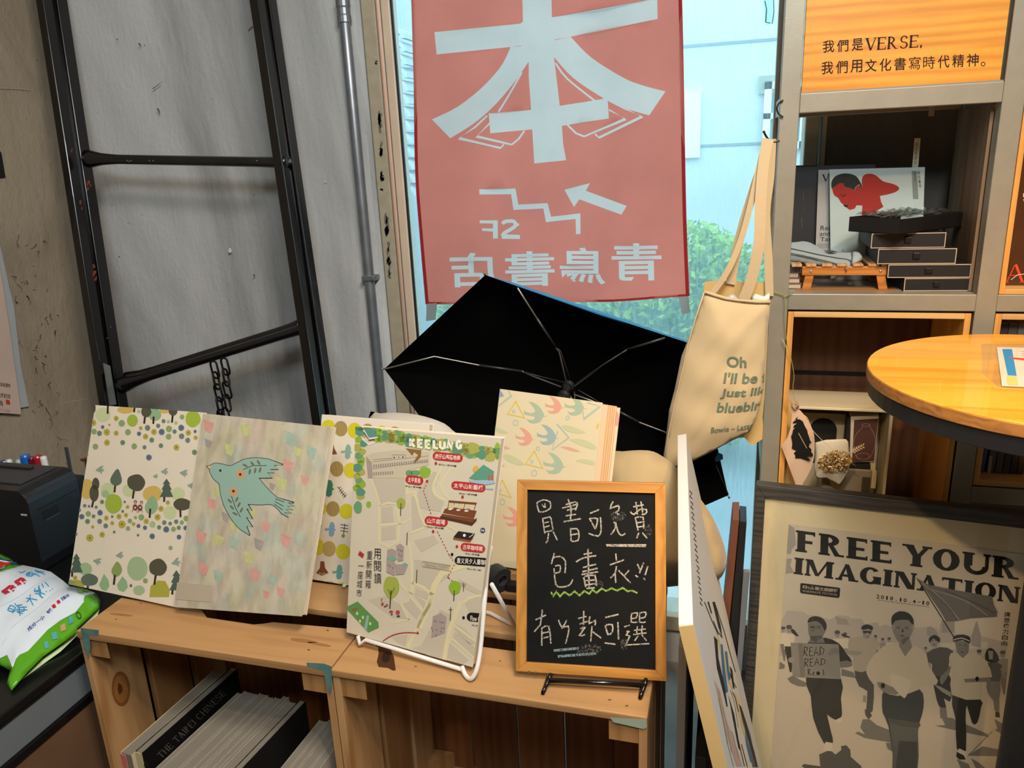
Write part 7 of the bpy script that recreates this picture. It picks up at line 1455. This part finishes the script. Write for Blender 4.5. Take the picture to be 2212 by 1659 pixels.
# keep it rectangular
u5 = (q5[3] - q5[0]); l5 = u5.length; u5.normalize(); v5 = V((-u5.y, u5.x, 0)); d5 = .12
l5 = min(l5, (X2 - .004 - q5[0].x) / max(.2, u5.x))
Q5 = [q5[0], q5[0] + u5 * l5, q5[0] + u5 * l5 + v5 * d5, q5[0] + v5 * d5]; c5 = sum(Q5, V()) / 4
prism('tray_floor', Q5, V((0, 0, .002)), m_bx, tr5)
for a in range(4):
    p_, n_ = Q5[a], Q5[(a + 1) % 4]; i1 = p_ + (c5 - p_).normalized() * .003; i2 = n_ + (c5 - n_).normalized() * .003
    prism('tray_wall', [p_, n_, i2, i1], V((0, 0, .031)), m_bx, tr5)
vs_, fs = [], []; nn5 = 14
for j in range(nn5 + 1):
    for i in range(nn5 + 1):
        p = Q5[0] + u5 * l5 * (.05 + .8 * i / nn5) + v5 * d5 * (.04 + .94 * j / nn5); z = .030 + .007 * math.sin(i * 1.3 + j * .6) * math.cos(j * 1.1 - i * .4) + random.uniform(0, .004)
        vs_.append(V((p.x, p.y, 1.3612 + z + .004)))
for j in range(nn5):
    for i in range(nn5): a = j * (nn5 + 1) + i; fs.append((a, a + 1, a + nn5 + 2, a + nn5 + 1))
fm = GLASS('crinkled_film', gloss=.32, film=.12, filmc=(1, .95, .85, 1)); cf_ = mk('crumpled_film', vs_, fs, fm); tag(cf_, 'crumpled clear plastic film lying in the open tray', 'film')

# mini pallet table with small books, socks on top
m_oak = WOOD('orange_oak', '#a05f22', '#c07c34', 'X', 12, .45); m_oakY = WOOD('orange_oak_y', '#a5794e', '#c99a68', 'Y', 12, .5)
mt = empty('mini_pallet_table', (.235, 1.86, zS), 'small orange wooden slatted mini table in the upper bay under the socks', 'mini table')
box('front_rail', (.150, 1.800, 1.270), (.322, 1.809, 1.289), m_oak, mt, .001); box('rear_rail', (.150, 1.915, 1.270), (.322, 1.924, 1.289), m_oak, mt, .001)
for x in (.128, .157, .19, .22, .252, .283, .308): box('slat', (x, 1.797, 1.2893), (x + .021, 1.927, 1.2945), m_oakY, mt, .0008)
for x, dx in ((.158, -.006), (.300, .008)):
    for y in (1.802, 1.912):
        prism('leg', [V((x, y, 1.275)), V((x + .018, y, 1.275)), V((x + .018 + dx, y, zS + .0004)), V((x + dx, y, zS + .0004))], V((0, .010, 0)), m_oak, mt, .0008)
for x in (.168, .308): lathe('rivet', [(.0026, -.001), (.0026, .001), (.001, .0018)], (x, 1.7995, 1.279), m_zinc, mt, 10, V((0, -1, 0)))
m_sb = MT('small_book_cover', '#7d5c4a', .7)
for k, (z0_, lab_) in enumerate(((zS + .0006, 'bottom small brown book under the mini table'), (zS + .0125, 'middle small book of the pile under the mini table'), (zS + .0245, 'top small book of the pile under the mini table'))):
    e = empty('small_book', (.14, 1.86, z0_), lab_, 'book', 'small books under the mini table')
    xo = .003 * k; box('page_block', (.122, 1.815 + xo, z0_ + .001), (.150 - xo, 1.905, z0_ + .0105), m_page, e); box('cover', (.1215, 1.813 + xo, z0_), (.152 - xo, 1.907, z0_ + .001), m_sb, e); box('cover', (.1215, 1.813 + xo, z0_ + .0105), (.152 - xo, 1.907, z0_ + .0115), m_sb, e)
ZSk = zo(1680, 480, .217)
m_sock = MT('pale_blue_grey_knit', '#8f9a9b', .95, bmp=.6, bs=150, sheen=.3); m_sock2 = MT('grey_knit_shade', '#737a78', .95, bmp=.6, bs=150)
skp = (V((.2, 1.85, 1.312)), V((0, -.55, .83)).normalized())
sk = empty('socks', (.2, 1.85, 1.295), 'folded pair of pale blue-grey knitted socks on the mini table', 'socks')
pillow('folded_sock', smoothp(ZSk([(90, 260), (98, 212), (180, 192), (290, 190), (380, 228), (500, 290), (620, 298), (720, 300), (800, 290), (842, 335), (835, 375), (780, 405), (738, 425), (725, 470), (680, 490), (600, 455), (460, 400), (280, 350), (120, 320)]), 2, True), skp, .006, .005, m_sock, sk, 5, 10, .0006)
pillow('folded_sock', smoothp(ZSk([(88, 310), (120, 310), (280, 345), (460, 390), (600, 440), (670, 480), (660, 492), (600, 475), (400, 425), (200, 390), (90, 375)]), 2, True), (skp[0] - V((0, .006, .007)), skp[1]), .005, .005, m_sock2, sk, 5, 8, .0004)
pillow('cuff', smoothp(ZSk([(735, 300), (800, 290), (842, 335), (835, 375), (780, 405), (735, 420)]), 2, True), (skp[0] + V((0, 0, .004)), skp[1]), .006, .004, MT('ribbed_cuff', '#9aa4a2', .95, bmp=1, bs=60), sk, 5, 8)
for cr_ in ([(95, 300), (180, 318), (330, 350), (480, 385), (600, 420), (660, 455), (690, 488)], [(100, 255), (220, 280), (400, 320), (560, 350), (700, 372), (735, 400)], [(735, 300), (742, 350), (730, 420)]):
    tube('crease_shade', [pp(x, y, (skp[0] + skp[1] * .0052, skp[1])) for x, y in smoothp(ZSk(cr_), 3)], .0011, MT('crease_shade_grey', '#4d5351', .95), sk, 6)  # dark lines lay the shade of the sock creases in as colour
slab('label_band', ZSk([(460, 283), (540, 280), (600, 296), (520, 302)]), (skp[0] + skp[1] * .009, skp[1]), .0008, MT('sock_band', '#3b3f3a', .6), sk)
kp = box('kraft_sheet', (.14, 1.785, zS + .0002), (.345, 1.84, zS + .0006), MT('kraft_paper', '#9a6c3e', .8), None); tag(kp, 'brown kraft paper sheet lying on the shelf in front of the mini table', 'paper')

# ---- upper right bay: dark poster with a red letter
pst = prism('bay_poster', [pp(x, y, PY(1.80)) for x, y in ((2186, 215), (2330, 205), (2300, 612), (2168, 618))], V((0, .004, 0)), MT('dark_brown_print', '#4c2d16', .3, coat=.4, var=.3, vs_=5))
tag(pst, 'glossy dark orange-brown poster with a red letter A, in the upper right bay', 'poster')
art(pst, PY(1.80), [('#d8452c', [ZB2(q) for q in stroke([(2075, 1122), (2140, 985)], 7) + stroke([(2148, 980), (2200, 1120)], 20) + stroke([(2100, 1065), (2180, 1065)], 6) + stroke([(2068, 1120), (2092, 1120)], 6) + stroke([(2178, 1120), (2222, 1120)], 6)]), ('#d9c9b5', [ZB2(q) for q in stroke([(2110, 1100), (2160, 1062), (2250, 1050)], 5) + txt('B', (2205, 425), (2240, 424), (2205, 455), .02) + txt('W', (2205, 470), (2240, 469), (2205, 500), .02)]), ('#c77a3a', [ZB2([(2190, -70), (2260, -80), (2260, 30), (2170, 20)])])], 'poster_print')

# ---- books in the right bays
def vbook(x, w__, z0_, z1_, y0_, y1_, mat, label, group, lean_=0):
    e = empty('shelf_book', (x + w__ / 2, (y0_ + y1_) / 2, z0_), label, 'book', group)
    sx = math.tan(math.radians(lean_)) * (z1_ - z0_)
    F = lambda a, b_, zz0, zz1: [V((x + a, 0, zz0)), V((x + b_, 0, zz0)), V((x + b_ + sx, 0, zz1)), V((x + a + sx, 0, zz1))]
    o = prism('cover', [p + V((0, y0_, 0)) for p in F(0, w__ - .0006, z0_, z1_)], V((0, y1_ - y0_, 0)), mat, e, .001)
    prism('page_block', [p + V((0, y0_ + .004, 0)) for p in F(.0015, w__ - .002, z1_ - .001, z1_ + .0004)], V((0, y1_ - y0_ - .006, 0)), m_page, e)
    return e
bz = .8308; bks = [(.5445, .0125, '#4a5f8f', 'blue spined book leaning at the left end of the lower right bay', 3), (.5615, .015, '#5f5c52', 'olive-grey book right of the blue spined one', 1.5), (.578, .014, '#55524a', 'dark grey book, third in the lower right bay', 1), (.593, .013, '#45372f', 'dark brown book with a small spine mark, fourth in the lower right bay', 1), (.607, .013, '#3b2f38', 'plum-dark book, fifth in the lower right bay', .5), (.621, .014, '#4b3b2a', 'brown book at the frame edge in the lower right bay', 0)]
for k, (x, w__, c, lb, ln_) in enumerate(bks):
    e = vbook(x, w__, bz, .975, 1.80, 1.93, MT('spine_' + c[1:], c, .5), lb, 'books in the lower right bay', ln_)
    if k == 0: art(e, PY(1.80), [('#cfd6e6', txt('SEE', (2140, 1045), (2149, 1046), (2140, 1028)) + txt('VERSE', (2150, 962), (2156, 962), (2150, 938))), ('#b5b2a4', [[(2137, 985), (2144, 985), (2139, 1030), (2132, 1030)]])], 'spine_print')
zt_b = pp(2180, 700, PY(1.80)).z; 
plat = tag(box('cd_rack', (.536, 1.79, 1.02), (.90, 1.95, 1.03), m_ply, None, .001), 'pine divider plank across the lower right bay carrying the small cases', 'plank')
for k in range(3):
    c = ['#5c4a52', '#6d6660', '#8a857c'][k % 3]
    e = empty('small_case', (.556 + k * .0175, 1.86, 1.0304), ('purple-brown', 'grey', 'first pale')[0] + ' slim case at the left end of the small upper row' if k == 0 else ['grey slim case, second in the small upper row', 'pale grey slim case, third in the small upper row at the frame edge'][k - 1] if k < 3 else 'slim case in the small upper row, out of the frame', 'case', 'slim cases in the lower right bay')
    box('case', (.548 + k * .0175, 1.80, 1.0305), (.5645 + k * .0175, 1.92, zt_b), MT('case_' + c[1:], c, .4), e, .001); box('pale_edge', (.549 + k * .0175, 1.801, zt_b - .0005), (.5635 + k * .0175, 1.918, zt_b + .001), m_page, e)
for o in (plat,): pass

# ---- white box with its contents in the left cubby
m_wb = MT('ivory_lacquer', '#cdbf9d', .45); m_wbi = MT('ivory_inside', '#b5a98c', .6); m_char = MT('charcoal_card', '#1c1a17', .7)
a = pp(1733, 888, PY(1.84)); b_ = pp(1932, 876, PY(1.84)); zt3 = (a.z + b_.z) / 2; zf = zt3 - .285; xa, xb = .142, b_.x
tbm = empty('cubby_riser', (.3, 1.9, .532), 'dark wooden riser block inside the large cubby, under the white box', 'block')
box('riser', (.14, 1.78, .5325), (.44, 2.005, zf - .0005), m_ins, tbm, .002)
wb = empty('white_box', ((xa + xb) / 2, 1.9, zf), 'ivory open-fronted small box cabinet in the large cubby', 'cabinet')
t = .007
box('top', (xa, 1.84, zt3 - t), (xb, 1.975, zt3), m_wb, wb, .0015); box('bottom', (xa, 1.84, zf), (xb, 1.975, zf + t), m_wb, wb, .001)
box('side', (xa, 1.84, zf + t), (xa + t, 1.975, zt3 - t), m_wb, wb, .001); box('side', (xb - t, 1.84, zf + t), (xb, 1.975, zt3 - t), m_wb, wb, .001); box('back', (xa + t, 1.968, zf + t), (xb - t, 1.975, zt3 - t), m_wbi, wb)
zin = zf + t + .0003; xi0, xi1 = xa + t + .001, xb - t - .001
# arched insert with a flat dark sheet for the shade in its round opening
ins = empty('arched_insert', ((xi0 + xi1) / 2, 1.93, zin), 'ivory insert panel with a round-topped dark opening inside the white box', 'panel')
ap = PY(1.93); cc = pp(1778, 930, ap); R0 = (pp(1808, 930, ap) - cc).length
box('panel', (xi0, 1.932, zin), (xi1, 1.936, cc.z + R0 + .012), m_wb, ins)
arch = [V((cc.x + R0 * math.cos(k * math.pi / 16), 1.9312, cc.z + R0 * math.sin(k * math.pi / 16))) for k in range(17)] + [V((cc.x - R0, 1.9312, zin + .1)), V((cc.x + R0, 1.9312, zin + .1))]
prism('opening', arch, V((0, .0006, 0)), m_char, ins)
vb = empty('vase_box', pp(1865, 1000, PY(1.87)), 'white carton with a maroon face showing a line-drawn vase, in the white box', 'box')
vp = PY(1.868); vq = [(1838, 901), (1899, 896), (1890, 998), (1835, 1000)]
prism('carton', [pp(x, y, vp) for x, y in vq], V((0, .045, 0)), MT('white_carton', '#d9ceb6', .5), vb, .002)
ZV = zo(1640, 840, .14467)
art(vb, vp, [('#5a3a34', [ZV([(1418, 465), (1778, 442), (1715, 1075), (1385, 1095)])]), ('#a08a82', [ZV(q) for q in stroke(smoothp([(1540, 545), (1530, 590), (1460, 660), (1415, 770), (1420, 900), (1450, 1020), (1520, 1060), (1600, 1055), (1670, 1000), (1725, 860), (1730, 720), (1690, 630), (1655, 570), (1650, 530)], 3), 6) + ring(1592, 540, 55, 5, 18, 22) + ring(1550, 1000, 98, 5, 20, 42)])], 'vase_drawing')
prism('dark_lid', [pp(x, y, PY(1.90)) for x, y in ((1830, 893), (1888, 889), (1890, 899), (1832, 902))], V((0, .02, 0)), m_char, vb)
w0 = pp(1830, 900, PY(1.872)); w1 = pp(1824, 965, PY(1.872)); box('dark_side', (pp(1828, 930, PY(1.88)).x, 1.874, pp(1828, 968, PY(1.88)).z), (pp(1837, 930, PY(1.874)).x, 1.91, pp(1830, 900, PY(1.88)).z), m_char, vb)
cz = pp(1860, 1001, PY(1.87)).z
cm = empty('small_projector', (.27, 1.9, zin), 'grey-beige small device lying under the vase carton in the white box', 'device')
xl2 = pp(1775, 1040, PY(1.86)).x; xr2 = pp(1882, 1040, PY(1.86)).x; zz = pp(1850, 1014, PY(1.86)).z
box('body', (xl2, 1.862, zin), (xr2, 1.925, zz), MT('warm_grey_plastic', '#8d8574', .4), cm, .004); box('lens_end', (xr2 - .02, 1.859, zin + .01), (xr2 - .002, 1.8615, zz - .018), MT('dark_grey_plastic', '#4a453b', .4), cm, .001)
box('platform', (xl2 + .01, 1.864, zz + .0004), (xr2 - .004, 1.922, cz - .0008), m_char, tag(empty('spacer_box', (xl2 + .05, 1.89, zz), 'flat charcoal box between the grey device and the vase carton', 'box')))
ct = prism('cutout_strip', [pp(x, y, PY(1.872)) for x, y in ZV([(1660, 1090), (1735, 1085), (1735, 1200), (1755, 1230), (1750, 1350), (1735, 1490), (1665, 1480), (1690, 1230), (1655, 1180)])], V((0, .003, 0)), m_wb); tag(ct, 'narrow ivory cut-out strip standing at the right inside the white box', 'panel')
# dried bouquet
bo = empty('dried_bouquet', pp(1795, 1040, PY(1.80)), 'small dried flower bouquet in white paper hanging on the green string', 'bouquet')
m_wp = MT('white_wrap_paper', '#d8cdb4', .8, bmp=.3, bs=25)
pillow('paper_wrap', ZV([(840, 800), (1000, 760), (1290, 750), (1330, 790), (1340, 930), (1360, 1130), (1330, 1250), (1200, 1445), (1110, 1390), (1000, 1330), (870, 1340), (828, 1280), (825, 1100), (836, 950)]), PY(1.812), .006, .02, m_wp, bo, 4, 12, .001)
vs_, fs, mi = [], [], []; rnd = random.Random(5)
mf = [MT('dried_cream', '#d8b46c', .85), MT('dried_gold', '#a87a2c', .85), MT('dried_brown', '#5c3f14', .9), MT('dried_pale', '#e3cfa4', .85)]
for i in range(520):
    a = rnd.uniform(0, 2 * math.pi); r = math.sqrt(rnd.random()); x = 1100 + 255 * r * math.cos(a) + 30; y = 1075 + 150 * r * math.sin(a) - 20 * math.cos(a)
    p = pp(*ZV([(x, y)])[0], PY(1.800 - rnd.uniform(0, .018))); s_ = rnd.uniform(.0015, .0048); d = V((rnd.gauss(0, 1), rnd.gauss(0, .4), rnd.gauss(0, 1))).normalized(); e2 = d.orthogonal().normalized()
    b0 = len(vs_); vs_ += [p - d * s_, p + e2 * s_ * .5, p + d * s_, p - e2 * s_ * .5]; fs.append((b0, b0 + 1, b0 + 2, b0 + 3)); mi.append(rnd.choice((0, 1, 1, 2, 3)))
tag(mk('dried_flowers', vs_, fs, mf, bo, mi), kind='stuff')
stm = [pp(*q, PY(1.79)) for q in ZV([(1180, 1060), (1400, 920), (1540, 850)])]; tube('fern_stem', stm, .0008, mf[3], bo, 5)
for k in range(5):
    for s_ in (-1, 1):
        x, y = 1395 + k * 36, 922 - k * 17; slab('fern_leaf', ZV(ell(x + 18, y + s_ * 22, 32 - k * 3, 10, -.45 - s_ * -.75, n=8)), PY(1.789), .0004, mf[3], bo)
for k in range(5):
    x, y = 1290 + k * 26, 1010 + k * 28; tube('sprig', [pp(*q, PY(1.795)) for q in ZV([(1150, 1100), (x, y), (x + 60, y + 40)])], .0005, mf[1], bo, 4)
# card with ink brush print, clothespin and string
cardq = ZV([(470, 195), (530, 260), (620, 330), (700, 430), (775, 560), (825, 700), (838, 850), (830, 1040), (780, 1210), (710, 1330), (650, 1420), (592, 1482), (548, 1482), (545, 1420), (440, 1150), (338, 885), (352, 840), (420, 740), (470, 590), (490, 380), (478, 270)])
crd = empty('hanging_card', pp(1722, 900, PY(1.735)), 'curled pale card with a black ink brush print, hanging at the left of the cubby', 'card')
kp_ = PY(1.735)
vs_, fs = [], []
pts = [V(p) for p in cardq]; rr_ = delaunay_2d_cdt(pts + [V((x, y)) for x in range(1695, 1760, 7) for y in range(875, 1052, 7) if pinside(x, y, cardq) and dedge(x, y, cardq) > 3], [], [list(range(len(cardq)))], 1, 1e-4)
curl = lambda x, y: V((0, ((x - 1722) / 40) ** 2 * .012, 0))
A_ = [pp(p[0], p[1], kp_) + curl(*p) for p in rr_[0]]; n0 = len(A_)
mk('card', A_ + [p + V((0, .0008, 0)) for p in A_], [tuple(t) for t in rr_[2]] + [tuple(n0 + i for i in reversed(t)) for t in rr_[2]], MT('pinkish_card', '#cfae90', .6, coat=.1), crd, smooth=True)
ink = [(585, 410), (560, 450), (600, 450), (650, 480), (675, 540), (690, 570), (715, 610), (725, 660), (740, 700), (760, 770), (785, 800), (750, 815), (740, 860), (780, 900), (775, 940), (800, 965), (805, 1010), (740, 1005), (690, 1000), (740, 1030), (775, 1080), (700, 1060), (620, 1035), (540, 1035), (535, 980), (515, 960), (550, 920), (500, 895), (485, 880), (495, 830), (490, 780), (475, 700), (490, 680), (505, 610), (540, 570), (505, 580), (520, 540), (570, 510), (500, 510), (510, 485), (550, 460), (540, 440)]
art(crd, kp_, [('#14100c', [ZV(ink)]), ('#b9a288', [ZV(q) for q in stroke([(585, 655), (710, 885)], 9)])], 'ink_print', disp=lambda x, y: V((0, -.0012, 0)))
bkc = slab('cream_panel', ZV([(395, 180), (470, 230), (490, 300), (480, 520), (440, 700), (350, 860), (380, 980), (540, 1440), (330, 1450), (345, 800)]), PY(1.79), .002, MT('cream_sheet', '#c9a863', .7), None); tag(bkc, 'cream curved sheet behind the hanging ink-print card', 'sheet')
pn_ = empty('clothespin', pp(1722, 880, PY(1.728)), 'tiny wooden clothespin holding the ink-print card on the string', 'clothespin')
for q in ([(388, 55), (405, 75), (490, 215), (555, 300), (540, 325), (480, 250), (410, 110)], [(560, 180), (590, 215), (600, 270), (575, 300), (545, 240)]): slab('pin_arm', ZV(q), PY(1.727), .005, m_oakY, pn_, .0006)
tube('spring', [pp(*q, PY(1.7245)) for q in ZV([(555, 240), (580, 270)])], .0025, m_zinc, pn_, 8)
m_str = MT('green_garden_string', '#8f9a52', .8); m_str2 = MT('pale_string', '#cfc08c', .8)
sY = 1.742
def cord(name, pts_, mat, label, Y=sY, r=.0007): o = tube(name, smoothp([tuple(pp(x, y, PY(Y))) for x, y in pts_], 5), r, mat, None, 6); return tag(o, label, 'string')
cord('string', [(1660, 630), (1672, 631), (1690, 636), (1697, 640), (1705, 636), (1712, 630), (1715, 628)], m_str, 'short green string knotted around the shelf post at the corner of the bay', 1.744, .001)
cord('string', [(1694, 640), (1696, 660), (1695, 690), (1700, 740), (1708, 770), (1715, 810), (1713, 835), (1716, 860), (1718, 876)], m_str, 'thin green string hanging down the shelf post to the clothespin')
cord('string', [(1722, 882), (1735, 895), (1745, 905), (1752, 925), (1775, 950), (1810, 980), (1830, 992)], m_str2, 'pale string running from the clothespin to the dried bouquet', 1.765)
cord('string', [(1690, 733), (1700, 755), (1702, 770)], m_str2, 'short pale string end crossing the cubby edge', 1.74)

# ================================================================ ROUND TABLE
zt4 = 1.17; cx4, cy4, r4 = .528, 1.398, .293
m_tt = WOOD('honey_tabletop', '#d28a1c', '#eda838', 'X', 7, .35, coat=.5); m_te = WOOD('table_rim_wood', '#8a5a28', '#a87238', 'X', 16, .5)
rt = empty('round_table', (cx4, cy4, 0), 'round bar table with a honey wood top and a black underside rim', 'table')
def disc(name, r, z0_, z1_, mat, b=.002): return lathe(name, [(r - b, z0_), (r, z0_ + b), (r, z1_ - b), (r - b, z1_)], (cx4, cy4, 0), mat, rt, 72)
disc('rim_edge', r4, zt4 - .022, zt4 - .0012, m_te); disc('tabletop', r4 - .0008, zt4 - .003, zt4, m_tt, .0008)
disc('black_apron', r4 - .004, zt4 - .050, zt4 - .0222, MT('black_steel', '#1c1c1f', .5, .2))
tube('pedestal', [(cx4 + .026, cy4, .02), (cx4 + .026, cy4, zt4 - .05)], .03, MT('black_steel', '#1c1c1f', .5, .2), rt, 20); disc('foot', .155, 0, .02, MT('black_steel', '#1c1c1f', .5, .2))
tp4 = PZ(zt4)
ZTb = zo(1600, 700, .27667)
shp = slab('laminated_sheet', ZTb([(1880, 155), (2420, 150), (2500, 520), (2005, 488), (1885, 380)]), (V((0, 0, zt4 + .0016)), V((0, 0, 1))), .0006, GLASS('laminate_film', gloss=.12, film=.12, filmc=(1, .9, .8, 1)), None); tag(shp, 'clear laminated sheet with a printed page taped on the round table', 'sheet')
pg = slab('printed_page', ZTb([(2000, 180), (2400, 190), (2460, 500), (2040, 482)]), (V((0, 0, zt4 + .0022)), V((0, 0, 1))), .0005, MT('page_white', '#d6cec2', .4, coat=.4), shp)
art(pg, (V((0, 0, zt4 + .0022)), V((0, 0, 1))), [('#2f7fb5', [ZTb([(2042, 196), (2118, 196), (2155, 405), (2085, 400)])]), ('#c9b36a', [ZTb([(2075, 405), (2155, 408), (2168, 478), (2085, 475)])]), ('#c8453a', [ZTb([(2082, 258), (2212, 268), (2300, 275), (2300, 285), (2205, 284), (2140, 276)])]), ('#8d93a8', [ZTb(q) for k in range(3) for q in stroke([(2190, 215 + k * 16), (2330, 220 + k * 16)], 2.5)])], 'page_print')
